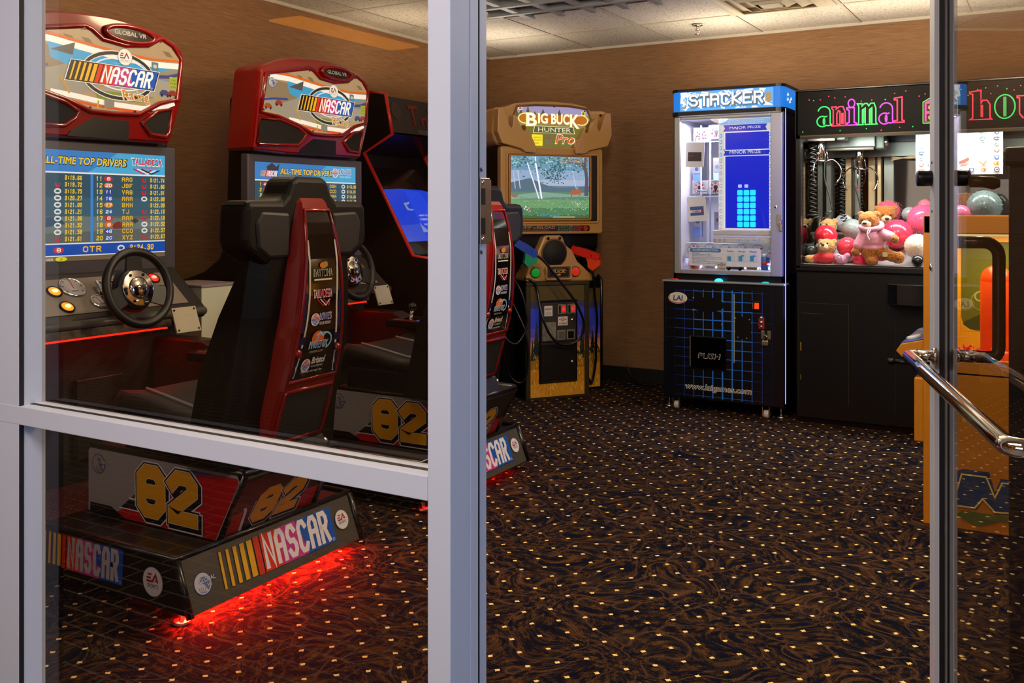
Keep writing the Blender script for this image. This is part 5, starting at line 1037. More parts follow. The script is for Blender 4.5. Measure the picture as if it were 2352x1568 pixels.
A = Art(0, .3); A.text('PUSH', -1.932, .332, -1.795, .366, '#c9c2c4', .04, .2).up().text('PUSH', -1.929, .335, -1.798, .363, '#120f12', .012, .2); A.build('flap_lettering', fl, (-oP[0], -.0105, 0), (1, 0, 0), (0, 0, 1), .001)
MB(BLACK, oP).box(-1.60, -1.545, YF - .010, YF, .635, .70, .004).use(M('coin_orange', '#e2410f', emit=1.1)).box(-1.582, -1.556, YF - .013, YF - .008, .652, .688).use(STEEL).box(-1.594, -1.590, YF - .012, YF - .008, .652, .69).build('coin_slot', pm)
MB(M('red_plate', '#9c1c20', rough=.35), oP).box(-1.560, -1.525, YF - .006, YF, .535, .598, .002).use(STEEL).sph((-1.543, YF - .006, .600), .012, 10).sph((-1.543, YF - .006, .573), .013, 10).sph((-1.543, YF - .006, .548), .008, 10).build('lock_plate', pm)
MB(M('brass_steel', '#a8a283', rough=.3, metal=.9), oP).box(-1.545, -1.523, YF - .006, YF, .475, .525, .002).box(-1.508, -1.486, YF - .006, YF, .475, .525, .002).box(-1.538, -1.498, YF - .02, YF - .004, .438, .468, .004).tube([(-1.53, YF - .012, .468), (-1.53, YF - .012, .49), (-1.518, YF - .012, .502), (-1.506, YF - .012, .49), (-1.506, YF - .012, .468)], .004, 8).build('padlock', pm)
ct = MB(M('button_shelf', '#9aa4ac', rough=.3, metal=.4), oP).box(-2.165, -1.405, YF - .012, YF + .10, .795, .806, .003).build('button_shelf', pm)
for x, c, e in ((-2.09, '#b0181c', .8), (-1.81, '#28b4f0', 3.0), (-1.525, '#1fb6b0', 1.0)):
    MB(M('shelf_button_' + c[1:], c, emit=e), oP).sph((x, YF + .02, .808), .026 if e > 2 else .022, 16, (1, 1, .6 if e > 2 else .3)).build('button', ct, {'#b0181c': 'red button', '#28b4f0': 'glowing blue stop button', '#1fb6b0': 'teal button'}[c])
for x in (-2.08, -1.52):
    MB(STEEL, oP).box(x - .022, x - .018, YF + .01, YF + .05, .012, .07).box(x + .018, x + .022, YF + .01, YF + .05, .012, .07).use(M('caster_wheel', '#b9b6ae', rough=.5)).cyl((x, YF + .03, .025), (1, 0, 0), .025, .03, 20, bev=.004).build('caster', pm)
for x in (-2.145, -1.445): MB(STEEL, oP).cyl((x, YF + .07, .006), (0, 0, 1), .026, .012, 20).cyl((x, YF + .07, .04), (0, 0, 1), .006, .07, 10).build('levelling_foot', pm)
# upper case
UX0, UX1, UY = -2.115, -1.425, 5.68
up_ = MB(CAB, oP).box(UX0, UX0 + .018, UY, 6.30, .806, 1.84, .003).box(UX0, UX1, 6.27, 6.30, .806, 1.84).box(UX0, UX1, UY, 6.30, .806, .85)
up_.use(NAVY).box(UX1 - .018, UX1, UY, 6.30, .806, 1.84, .003).build('upper_case', pm)
MB(M('lining_white', '#d7dae6', rough=.4), oP).box(UX0 + .018, UX1 - .018, 6.255, 6.27, .85, 1.83).box(UX0 + .018, UX0 + .022, UY + .05, 6.255, .85, 1.83).box(UX0 + .018, UX1 - .018, UY + .05, 6.255, .85, .855).box(UX0 + .018, UX1 - .018, UY + .04, 6.255, 1.815, 1.83).build('case_lining', pm)
dr = MB(SILV, oP)
for a in ((UX0 + .012, UX0 + .05, .845, 1.822), (UX1 - .075, UX1 - .004, .845, 1.822), (UX0 + .05, UX1 - .075, .845, .872), (UX0 + .05, UX1 - .075, 1.802, 1.822)): dr.box(a[0], a[1], UY - .022, UY + .0, a[2], a[3], .004)
dr = dr.build('door_frame', pm, 'silver door frame')
MB(STEEL, oP).box(UX1 - .035, UX1 - .012, UY - .028, UY - .02, 1.15, 1.215, .002).box(UX1 - .022, UX1 - .0, UY - .036, UY - .024, 1.115, 1.155, .004).tube([(UX1 - .018, UY - .03, 1.155), (UX1 - .018, UY - .03, 1.18), (UX1 - .004, UY - .03, 1.18), (UX1 - .004, UY - .03, 1.155)], .004, 8).build('door_padlock', dr)
MB(CHROME, oP).cyl((UX1 - .043, UY - .024, 1.26), (0, 1, 0), .010, .008, 16).build('door_lock', dr)
MB(GL('case_glass', 1.35), oP).box(UX0 + .05, UX1 - .075, UY - .012, UY - .008, .872, 1.802).build('door_glass', dr)
# header
HD = rrect(-2.125, UY - .035, -1.415, 6.30, .05, 5)
MB(CAB, oP).prism(HD, 'z', 1.828, 1.852).prism(HD, 'z', 1.975, 1.992).build('header_frame', pm)
HI = rrect(-2.118, UY - .030, -1.421, 6.295, .05, 5)
hm = MB(M('header_blue', '#1a78d8', emit=1.0), oP).prism(HI, 'z', 1.852, 1.975).build('header_light', pm, 'backlit blue and white header')
A = Art(1.1, .3); rnd = random.Random(4); hz0, hz1 = 1.856, 1.972
A.poly([(-2.06, hz0), (-1.48, hz0), (-1.48, hz1), (-2.06, hz1)], '#5aa8e8').up()
for i in range(80):
    x = rnd.uniform(-2.05, -1.5); z = rnd.uniform(hz0 + .008, hz1 - .008); a = rnd.uniform(0, 6.28); l_ = rnd.uniform(.02, .06)
    cl = lambda p: (min(max(p[0], -2.06), -1.48), min(max(p[1], hz0), hz1))
    A.poly([cl((x + math.cos(a) * l_, z + math.sin(a) * l_ * .5)), cl((x + math.cos(a + 1.9) * l_ * .6, z + math.sin(a + 1.9) * l_ * .4)), cl((x + math.cos(a + 3.4) * l_ * .7, z + math.sin(a + 3.4) * l_ * .5))], rnd.choice(['#f6f8fa', '#f6f8fa', '#dfe8f0', '#b9c2c4', '#8a9294']))
A.up()
A.poly([(-2.02, hz0 + .02), (-1.52, hz0 + .02), (-1.535, hz1 - .018), (-2.01, hz1 - .012)], '#f2f6fa').up()
A.block('STACKER', -2.004, hz0 + .012, -1.534, hz1 - .014, '#3a86c8', th=.34, gap=.06, hx=.8).up().block('STACKER', -1.996, hz0 + .020, -1.536, hz1 - .022, '#5f625c', th=.22, gap=.20, hx=.8).up().block('STACKER', -2.0, hz0 + .026, -1.542, hz1 - .016, '#fbfbf4', th=.17, gap=.24, hx=.8)
A.rect(-1.528, hz0 + .035, -1.49, hz0 + .085, '#a98a64')
A.build('header_artwork', hm, (-oP[0], UY - .030 - YF, 0), (1, 0, 0), (0, 0, 1), .001, 'STACKER header artwork')
A = Art(1.0, .3)
for i in range(10):
    z = rnd.uniform(hz0 + .02, hz1 - .02); y = rnd.uniform(.04, .5); A.poly([(y, z), (y + .05, z + .01), (y + .02, z + .025)], '#f2f6fa')
A.build('header_side_artwork', hm, (-1.4205 - oP[0], UY - YF, 0), (0, 1, 0), (0, 0, 1), .0015)
for sx in (-1,):
    A = Art(1.1, .3)
    for i in range(14):
        z = rnd.uniform(hz0 + .01, hz1 - .03); y = rnd.uniform(.03, .5); A.poly([(y, z), (y + .05, z + .01), (y + .02, z + .03), (y - .02, z + .02)], rnd.choice(['#f6f8fa', '#f6f8fa', '#7a8288']))
    A.build('header_side_artwork', hm, (-2.1185 - oP[0], 6.295 - YF, 0), (0, -1, 0), (0, 0, 1), .0015)
MB(M('case_light', '#fff4fb', emit=3.5), oP).box(UX0 + .03, UX1 - .03, UY + .015, UY + .03, 1.806, 1.814).box(UX0 + .024, UX0 + .03, UY + .015, UY + .03, .88, 1.80).build('case_light', pm)
area('stacker_case_lamp', (-1.9, UY + .08, 1.795), (0, 0, 0), .35, .06, 11.0, (1, .90, .98))
area('stacker_floor_lamp', (-1.75, UY + .10, .88), (180, 0, 0), .5, .06, 5, (1, .92, .96))
# blue LED strip down the right edge
MB(M('violet_led', '#8f8cff', emit=1.6), oP).box(-1.406, -1.402, UY - .05, UY - .046, .10, 1.84).build('led_strip', pm)
area('stacker_side_led', (-1.39, UY - .06, 1.2), (0, 90, 0), 1.2, .02, 1.6, (.22, .22, 1.0))
# game display inside, behind the glass
dx0, dx1 = -1.83, -1.50
A = Art(1.0, .25); A.rect(dx0, 1.10, dx1, 1.80, '#c9c4c6').up(); A.rect(-1.79, 1.13, -1.515, 1.715, '#0a1fc0').up()
A.poly(rrect(dx0 + .004, 1.765, dx1 - .004, 1.795, .012), '#7fa8d6').up().text('STACK TO THE TOP', dx0 + .06, 1.772, dx1 - .05, 1.789, '#e9eef4', .03).up().text('STACK TO THE TOP', dx0 + .061, 1.773, dx1 - .051, 1.788, '#4a7fae', .0)
for z in (1.722, 1.575):
    A.poly([(dx0 + .03, z), (dx1 - .03, z), (dx1 - .04, z + .02), (dx1 - .03, z + .04), (dx0 + .03, z + .04), (dx0 + .04, z + .02)], '#1530b0')
    A.up().text('MAJOR PRIZE' if z > 1.6 else 'MINOR PRIZE', dx0 + .07, z + .010, dx1 - .07, z + .029, '#c9c6d0', .01)
A.line([(-1.79, 1.607), (-1.79, 1.717), (-1.515, 1.717), (-1.515, 1.607), (-1.79, 1.607)], .005, '#dcdce4').line([(-1.79, 1.13), (-1.79, 1.572), (-1.515, 1.572), (-1.515, 1.13)], .005, '#dcdce4')
for k in range(16):
    z = 1.12 + k * .0385
    for x in (dx0 + .014, dx1 - .010): A.ell(x, z, .010, .013, '#9a979c' if k < 12 else '#4f9ac4', 12)
A.up()
for k in range(16):
    for x in (dx0 + .014, dx1 - .010): A.ell(x, 1.12 + k * .0385, .006, .007, '#e6e2e4', 10).up().ell(x, 1.12 + k * .0385, .003, .0035, '#5a7a98', 8)
for r in range(6):
    for c in range(3): A.poly(rrect(-1.710 + c * .0395, 1.137 + r * .0385, -1.676 + c * .0395, 1.170 + r * .0385, .006), '#22c8ff', emit=1.3)
for c in range(2): A.poly(rrect(-1.705 + c * .0395, 1.376, -1.682 + c * .0395, 1.396, .004), '#9fa8f4', emit=1.2)
A.build('game_display', pm, (-oP[0], UY + .02 - YF, 0), (1, 0, 0), (0, 0, 1), .0, 'blue game display with cyan blocks')
MB(M('display_case', '#c6c8d2', rough=.4), oP).box(dx0, dx1, UY + .022, UY + .07, 1.10, 1.80).box(dx0 - .035, dx1, UY + .012, UY + .05, 1.085, 1.118, .006).box(dx0 - .035, dx1, UY + .008, UY + .05, 1.035, 1.075, .010).build('display_case', pm)
A = Art(.4, .4); A.text('MINOR PRIZES', -1.72, 1.046, -1.54, 1.064, '#e9eef4', .035).up().text('MINOR PRIZES', -1.718, 1.047, -1.542, 1.063, '#4f74a8', .0)
for x in (-1.85, -1.82, -1.79): A.ring(x, 1.055, .006, .008, .003, '#8a8c96', n=14)
A.build('display_lettering', pm, (-oP[0], UY + .008 - YF, 0), (1, 0, 0), (0, 0, 1), .001)
ic = thing('instruction_card', 'white player instruction card with blue heading inside the prize machine', 'card', (-1.79, UY + .004, .95))
MB(M('card_white', '#dfe4f2', rough=.5)).prism(rrect(-.225, -.055, .225, .058, .012), 'y', 0, .003).build('card', ic)
A = Art(.0, .5); A.poly(rrect(-.22, .030, -.02, .054, .01), '#3f7fd0').up().text('PLAYER INSTRUCTION', -.20, .036, -.04, .049, '#dfeaf8', .01)
for k, w in enumerate((.05, .12, .135, .19, .195, .09, .20, .17)): A.text(('Insert coins', 'Press start button to begin', 'Press stop button to stop blocks', 'Stop game at minor prize or play for more', 'Line up each row of moving blocks to reach', 'the minor prize', 'Spaced blocks move faster and the number', 'will reduce the higher you go')[k], -.205, .021 - k * .0088, -.205 + w, .027 - k * .0088, '#4a83d2', .03)
for k, n_ in enumerate(('Perfect', 'Not bad', 'Missed')):
    x = .01 + k * .07; A.text(n_, x + .008, .034, x + .05, .044, '#4a8fd0', .03)
    A.rect(x, -.022, x + .058, .026, '#c9d6ea')
    A.up()
    for i in range(6): A.line([(x + i * .0116, -.022), (x + i * .0116, .026)], .001, '#f4f6fa'); A.line([(x, -.022 + i * .0096), (x + .058, -.022 + i * .0096)], .001, '#f4f6fa')
    A.rect(x + .010, -.020, x + .034, .008 + k * .003, '#3f97d2'); 
    if k: A.rect(x + .026, .008, x + .044, .017, '#3f97d2')
A.build('card_print', ic, (0, -.0005, 0), (1, 0, 0), (0, 0, 1), .001)
A = Art(.2, .5); token_tag(A, -1.83, .872, .058, .05, '2 TOKENS'); ts = A.build('token_sticker', pm, (-oP[0], UY - .013 - YF, 0), (1, 0, 0), (0, 0, 1), .0005)
# prizes: dial boxes on hooks and along the bottom, hanging gift cards, toys
def dial_box(x, y, z, s, label, grp, pal):
    t = thing('prize_box', label, 'prize', (x, y, z), 0, grp)
    MB(C('#d9dbe4', 0, .4)).box(-s * .62, s * .62, 0, .03, -s * .56, s * .56, .002).build('box', t)
    A = Art(0.15, .4); A.rect(-s * .6, -s * .54, s * .6, s * .54, '#dfe2ec').up().rect(-s * .6, -s * .54, s * .6, -s * .50, '#1a1a2c').ell(0, 0, s * .52, s * .5, '#b9c0d8').up().ell(0, 0, s * .44, s * .42, '#e9e9ee').up()
    for k in range(7): a = R_(k * 51 - 60); A.ell(math.cos(a) * s * .34, math.sin(a) * s * .32, s * .09, s * .085, pal[k % len(pal)])
    A.ell(0, .02 * s, s * .17, s * .16, '#3a3a4c').poly([(-s * .13, -.05 * s), (s * .13, -.05 * s), (0, -s * .46)], '#1f1f2e').ring(0, .05 * s, s * .46, s * .44, s * .05, '#7f95c8', 60, 120)
    A.build('box_print', t, (0, -.0005, 0), (1, 0, 0), (0, 0, 1), .001)
    return t
RP = ['#e0485c', '#e8607a', '#d83048']
for i, (x, y, z, s) in enumerate(((-1.895, 5.86, 1.735, .085), (-2.01, 5.90, 1.725, .085), (-1.90, 5.86, 1.385, .085), (-2.02, 5.90, 1.385, .08))):
    dial_box(x, y, z, s, ['red dial prize box on the upper right hook', 'red dial prize box on the upper left hook', 'red dial prize box on the lower right hook', 'red dial prize box on the lower left hook'][i], 'prize boxes on hooks', RP)
for i in range(6):
    dial_box(-2.02 + i * .102, 5.79, .985, .088, ['leftmost dial prize box in the bottom row', 'second dial prize box from the left in the bottom row', 'third dial prize box from the left in the bottom row', 'fourth dial prize box from the left in the bottom row', 'fifth dial prize box from the left in the bottom row', 'rightmost dial prize box in the bottom row'][i], 'prize boxes in the bottom row', ['#e0485c', '#e8607a'] if i == 0 else ['#d8d8e0', '#b9c0d0', '#c8606c'])
pr_ = MB(M('clear_rack', '#b9c6ea', rough=.2, metal=.3), oP)
for x in (-1.99, -1.93): pr_.tube([(x, 5.84, .92), (x, 5.84, 1.78)], .005, 8)
for z in (.94, 1.33, 1.68): pr_.box(-2.08, -1.84, 5.86, 5.92, z - .006, z)
for z in (1.70, 1.36): pr_.tube([(-1.965, 5.86, z), (-1.965, 5.72, z + .005)], .005, 8)
for z in (.94,): pr_.box(-2.08, -1.46, 5.775, 5.90, .905, .937)
pr_.build('prize_rack', pm)
def gift_card(x, z, tilt, label, body, stripe):
    t = thing('gift_card', label, 'gift card', (x, 5.715, z), 0, 'hanging gift cards'); t.rotation_euler = (0, R_(tilt), 0)
    MB(M('card_white', '#dfe4f2', rough=.5)).prism(rrect(-.060, -.155, .060, .0, .006), 'y', 0, .003).build('card_backing', t)
    A = Art(.0, .4); A.rect(-.044, -.118, .044, -.062, body).up(); 
    A.text('gift', -.036, -.09, -.008, -.082, stripe, .03) if body[1] == '3' else A.rect(-.044, -.10, .044, -.084, '#e4e6f0').up().text('CARD', -.03, -.097, .02, -.087, '#2a3a6c', .03).rect(.026, -.10, .044, -.084, '#b5303c')
    A.build('card_face', t, (0, -.0005, 0), (1, 0, 0), (0, 0, 1), .001)
    MB(CHROME).tube([(0, .0, 0), (.008, -.004, .03), (.0, .0, .055), (-.004, .004, .03), (0, 0, .002)], .0015, 6).build('card_clip', t)
    return t
gift_card(-1.985, 1.665, 2, 'white gift card with a dark square hanging on the upper hook', '#3a343a', '#d8341c')
gift_card(-1.98, 1.325, -4, 'white gift card with a blue badge hanging on the lower hook', '#4a62a8', '#ffffff')
def toy(name, label, cat, c, fn, col, rough=.3):
    t = thing(name, label, cat, c); b = MB(C(col, 0, rough)); fn(b); b.build('toy_body', t); return t
toy('prize_ball', 'pink ball with orange core at the bottom left of the prize machine', 'ball', (-2.0, 5.76, .903), lambda b: b.sph((0, 0, 0), .045, 24).use(C('#e8481c')).cyl((0, -.044, 0), (0, 1, 0), .018, .01, 16), '#e89aa4')
toy('toy_bundle', 'white toy with pink straps at the bottom of the prize machine', 'toy', (-1.90, 5.76, .875), lambda b: b.box(-.04, .04, -.03, .03, 0, .05, .012).use(C('#d87a8c')).tube([(-.04, -.03, .045), (0, -.035, .02), (.04, -.03, .05)], .006, 8), '#e4dcd8')
toy('toy_car', 'dark grey toy car at the bottom of the prize machine', 'toy', (-1.74, 5.76, .875), lambda b: b.prism([(-.06, 0), (.06, 0), (.055, .025), (.02, .05), (-.03, .05), (-.055, .03)], 'y', -.03, .03, .006).use(BLACK).cyl((-.035, -.03, .006), (0, 1, 0), .012, .01, 14).cyl((.035, -.03, .006), (0, 1, 0), .012, .01, 14), '#4a4c50')
toy('yellow_toy', 'yellow and white toy near the middle bottom of the prize machine', 'toy', (-1.635, 5.76, .875), lambda b: b.box(-.035, .035, -.03, .03, 0, .07, .01).use(C('#e6e2dc')).box(-.02, .02, -.035, -.03, .02, .06, .004), '#e0cf6c')
toy('toy_bottle', 'blue and red striped toy bottle at the bottom right of the prize machine', 'toy', (-1.56, 5.76, .875), lambda b: b.cyl((0, 0, .04), (0, 0, 1), .028, .08, 20, bev=.006).use(C('#c8362c')).cyl((0, 0, .045), (0, 0, 1), .0285, .02, 20).use(C('#e6e6ea')).cyl((0, 0, .09), (0, 0, 1), .012, .02, 14), '#2f6cc0')

for i, (x, z, w, h, c) in enumerate(((-1.905, 1.50, .05, .15, '#8fb0d8'), (-2.04, 1.49, .05, .13, '#5a7ec8'), (-1.865, 1.44, .035, .05, '#6fb83a'), (-2.035, 1.15, .06, .17, '#5a74c0'), (-1.90, 1.16, .05, .14, '#8a90b8'), (-1.87, 1.135, .03, .07, '#d8cf3a'))):
    t = thing('prize_pack', ['pale blue prize pack on the middle rack', 'blue prize pack at the left of the middle rack', 'small green prize pack on the middle rack', 'dark blue prize pack behind the lower gift card', 'grey blue prize pack on the lower rack', 'small yellow prize pack on the lower rack'][i], 'prize', (x, 5.90, z), 0, 'prize packs on the rack')
    MB(C(c, 0, .3)).box(-w / 2, w / 2, 0, .025, -h / 2, h / 2, .003).build('pack', t)
    A = Art(.05, .4); A.rect(-w * .4, -h * .1, w * .4, h * .35, '#dfe4f0').up().ell(0, h * .12, w * .25, w * .25, c); A.build('pack_print', t, (0, -.0005, 0), (1, 0, 0), (0, 0, 1), .001)

# ---------------------------------------------------------------- crane machine with soft toys
AX0, AX1, AYF, AYB = -1.345, .50, 5.62, 6.33; oA = (-.42, AYF, 0)
am = thing('claw_machine', 'wide black claw machine with neon lettering, full of balls and bears', 'claw machine', oA)
MB(M('matt_black_laminate', '#050506', rough=.45, spec=.25), oA).box(AX0, AX1, AYF + .02, AYB, .03, .90, .006).box(AX0 + .02, AX1 - .02, AYF + .06, AYB, 0, .03).build('base_cabinet', am)
fr = MB(M('claw_frame_black', '#0a0a0f', rough=.25), oA)
fr.box(AX0, AX0 + .03, AYF, AYB, .90, 1.935, .004).box(AX1 - .03, AX1, AYF, AYB, .90, 1.935, .004).box(AX0, AX1, AYF, AYF + .05, .885, .922, .006).box(AX0, AX1, AYB - .02, AYB, .90, 1.935).box(AX0, AX1, AYF, AYB, 1.92, 1.94, .004).box(AX0, AX1, AYF, AYF + .03, 1.655, 1.93)
fr.build('cabinet_frame', am)
MB(M('frame_edge', '#6a4a1c', rough=.35, metal=.5), oA).box(AX0 + .03, AX1, AYF - .002, AYF, 1.668, 1.672).build('edge_trim', am)
hs = MB(M('neon_panel', '#040304', rough=.35, spec=.12), oA).box(AX0 + .015, AX1 - .015, AYF - .004, AYF, 1.675, 1.925).build('sign_panel', am)
def serif(A, ch, x, z, w, h, col):
    T = .016; E = 2.6
    W_ = lambda pts, closed=False: A.line([(x + a * w, z + b * h) for a, b in pts], T * .42, col, E, closed)
    F_ = lambda pts: A.poly([(x + a * w, z + b * h) for a, b in pts], col, 1.5)
    if ch == 'a': W_(arc(.5, .68, .42, .30, 165, 0, 9) + [(.92, .14), (1.0, .05), (.78, .02)] + arc(.40, .24, .38, .26, -50, -300, 12) + [(.72, .5)]); F_(arc(.5, .24, .10, .20, 0, 360, 12))
    elif ch == 'n': W_([(0, 0), (.45, 0), (.45, .07), (.34, .1), (.34, .62), (.45, .8), (.55, .75), (.55, .1), (.5, .0), (1, 0), (.9, .1), (.9, .7), (.75, 1), (.5, 1), (.3, .88), (.3, 1), (0, 1), (0, .92), (.1, .85), (.1, .1), (0, .07)], True); F_([(.62, .08), (.8, .08), (.8, .66), (.62, .66)])
    elif ch == 'i': W_([(0, 0), (1, 0), (1, .08), (.8, .1), (.8, .68), (0, .68), (0, .62), (.25, .58), (.25, .1), (0, .08)], True); W_(arc(.5, .85, .36, .16, 0, 360, 14)); 
    elif ch == 'm': W_([(0, 0), (.30, 0), (.26, .1), (.26, .7), (.4, .78), (.4, 0), (.66, 0), (.62, .1), (.62, .7), (.74, .78), (.74, 0), (1, 0), (.94, .1), (.94, .75), (.85, 1), (.68, 1), (.58, .88), (.5, 1), (.36, 1), (.24, .88), (.24, 1), (0, 1), (.07, .88), (.07, .1)], True); F_([(.30, .08), (.36, .08), (.36, .7), (.30, .7)]); F_([(.66, .08), (.71, .08), (.71, .7), (.66, .7)])
    elif ch == 'l': W_([(0, 0), (1, 0), (1, .06), (.8, .08), (.8, 1), (0, .96), (0, .9), (.3, .88), (.3, .08), (0, .06)], True)
    elif ch == 'h': W_([(0, 0), (1, 0), (.93, .06), (.93, .5), (.8, .65), (.6, .65), (.52, .55), (.52, 1), (0, .96), (.02, .9), (.14, .88), (.14, .06)], True); F_([(.5, .08), (.62, .08), (.62, .5), (.5, .5)])
    elif ch == 'o': W_(arc(.5, .5, .5, .5, 0, 360, 26)); F_(rrect(.42, .08, .58, .92, .05, 3))
    elif ch == 'u': W_([(0, 1), (.42, 1), (.42, .25), (.5, .15), (.6, .25), (.6, 1), (.95, 1), (.95, .15), (1, .08), (1, 0), (.75, .0), (.65, .1), (.5, 0), (.25, 0), (.1, .2), (.1, .9), (0, .92)], True); F_([(.66, .2), (.82, .2), (.82, .9), (.66, .9)])
    elif ch == 's': W_(arc(.5, .72, .38, .25, 20, 260, 10) + arc(.5, .26, .42, .25, 80, -160, 12)); F_([(.3, .45), (.7, .38), (.7, .5), (.3, .6)])
    elif ch == 'e': W_(arc(.5, .5, .46, .48, -40, -360, 20) + [(.1, .48)]); F_([(.2, .2), (.32, .2), (.32, .8), (.2, .8)])
G_, R2, P_ = '#12b84a', '#f0163c', '#c018b8'
zb = 1.722
for ch, x, w, h, c in (('a', -1.222, .082, .115, G_), ('n', -1.138, .082, .108, R2), ('i', -1.055, .05, .145, P_), ('m', -.998, .105, .118, G_), ('a', -.885, .080, .118, P_), ('l', -.802, .050, .14, R2), ('h', -.425, .105, .155, R2), ('o', -.305, .095, .125, G_), ('u', -.20, .105, .115, R2), ('s', -.085, .08, .115, P_), ('e', .005, .09, .115, G_)):
    A = Art(2.0, .3, .0004); serif(A, ch, x, zb if ch != 'l' else zb + .004, w, h, c)
    A.build('neon_letter', hs, (-oA[0], -.004, 0), (1, 0, 0), (0, 0, 1), .001, 'lit %s neon letter %s' % ({G_: 'green', R2: 'red', P_: 'violet'}[c], ch))
A = Art(2.0, .3, .0004)
A.line([(-.655, 1.715), (-.655, 1.83), (-.57, 1.88), (-.485, 1.83), (-.485, 1.715), (-.655, 1.715)], .005, '#5cc838'); A.poly([(-.648, 1.722), (-.648, 1.828), (-.57, 1.872), (-.492, 1.828), (-.492, 1.722)], '#e04a9c', 1.0).up()
for x in (-.612, -.532):
    for z in (1.745, 1.80): A.rect(x - .025, z - .020, x + .025, z + .020, '#1c0a14', .05).up().ell(x, z, .018, .015, '#f0a020', 10, 1.0)
A.build('neon_house', hs, (-oA[0], -.004, 0), (1, 0, 0), (0, 0, 1), .001, 'pink neon house with green outline')
A = Art(2.0, .3, .0004); rnd = random.Random(9)
for k in range(46):
    x = -1.30 + k * .035 + rnd.uniform(-.01, .01); z = rnd.choice((rnd.uniform(1.685, 1.708), rnd.uniform(1.868, 1.90), rnd.uniform(1.85, 1.9))); A.ell(x, z, .0035, .0035, rnd.choice((R2, G_, R2)), 8)
A.build('neon_dots', hs, (-oA[0], -.004, 0), (1, 0, 0), (0, 0, 1), .001, 'scattered red and green light dots')['kind'] = 'stuff'
MIRR = M('dark_mirror', '#77746c', rough=.03, metal=1.0); GREYM = M('grey_metal', '#7f8680', rough=.35, metal=.6); CREAM = M('cream_post', '#c9b58e', rough=.3, metal=.5)
MB(MIRR, oA).box(AX0 + .03, AX1 - .03, AYB - .03, AYB - .02, .92, 1.60).box(AX0 + .03, AX0 + .033, AYF + .06, AYB - .03, .92, 1.64).build('mirror_lining', am)
po = MB(CREAM, oA)
for x, w in ((-1.17, .018), (-1.03, .02), (-.985, .012)): po.box(x - w, x + w, AYB - .06, AYB - .03, .92, 1.60, .003)
po.use(GREYM).box(-1.13, -1.10, AYB - .05, AYB - .03, .92, 1.60).box(-1.30, -1.27, AYB - .08, AYB - .03, .92, 1.6).box(-.955, -.90, AYB - .06, AYB - .03, .92, 1.60).build('inside_post', am)
MB(GREYM, oA).box(AX0 + .03, AX1 - .03, AYB - .10, AYB - .03, 1.58, 1.66, .004).box(AX0 + .03, AX1 - .03, AYB - .14, AYB - .10, 1.57, 1.59).build('rear_rail', am)
MB(M('floor_lining', '#a9a5a8', rough=.5), oA).box(AX0 + .03, AX1 - .03, AYF + .05, AYB - .03, .90, .925).build('floor_lining', am)
MB(M('tube_light', '#f4fbf4', emit=7), oA).box(AX0 + .08, AX1 - .08, AYF + .05, AYF + .075, 1.66, 1.685).build('tube_light', am)
area('claw_case_lamp', (-.75, AYF + .07, 1.675), (0, 0, 0), 1.0, .06, 36, (.96, 1, .95))
area('claw_case_lamp', (.15, AYF + .07, 1.675), (0, 0, 0), .6, .06, 24, (.96, 1, .95))
MB(GL('claw_glass', 1.30), oA).box(AX0 + .03, AX1 - .03, AYF + .012, AYF + .016, .922, 1.655).build('front_glass', am)
MB(BLACK, oA).box(AX0 + .03, AX1 - .03, AYF + .005, AYF + .03, .918, .926).build('glass_channel', am)
MB(M('shelf_black', '#0c0c10', rough=.12, coat=.5), oA).prism([(-.84, AYF + .02), (-.83, AYF - .05), (-.78, AYF - .09), (-.62, AYF - .105), (-.46, AYF - .09), (-.40, AYF - .05), (-.39, AYF + .02)], 'z', .72, .835, .004).build('control_shelf', am, 'rounded black control shelf')
dl = Art(0, .5); dl.line([(-1.33, .12), (-1.33, .70), (-1.05, .70), (-1.05, .12)], .003, '#2b2718'); dl.line([(-1.318, .42), (-1.318, .47)], .006, '#8d7a24').line([(-1.318, .25), (-1.318, .28)], .005, '#6a5a20'); dl.line([(-1.315, .64), (-1.19, .64)], .002, '#4a4a4a').line([(-.80, .62), (-.80, .10)], .003, '#1f1d1a')
dl.build('door_seam', am, (-oA[0], .0195, 0), (1, 0, 0), (0, 0, 1), .001)
# wire bundle under the rear rail
wr = MB(M('cream_wire', '#d9c89a', rough=.4), oA)
for k in range(3): wr.tube(smooth_path([(-.90, AYB - .15, 1.545 + .01 * k), (-.78, AYB - .16, 1.565 - .005 * k), (-.66, AYB - .15, 1.56 + .006 * k), (-.5, AYB - .16, 1.57), (-.33, AYB - .15, 1.56 + .01 * k), (-.1, AYB - .16, 1.57)], 6), .004, 6)
wr.build('wire', am)
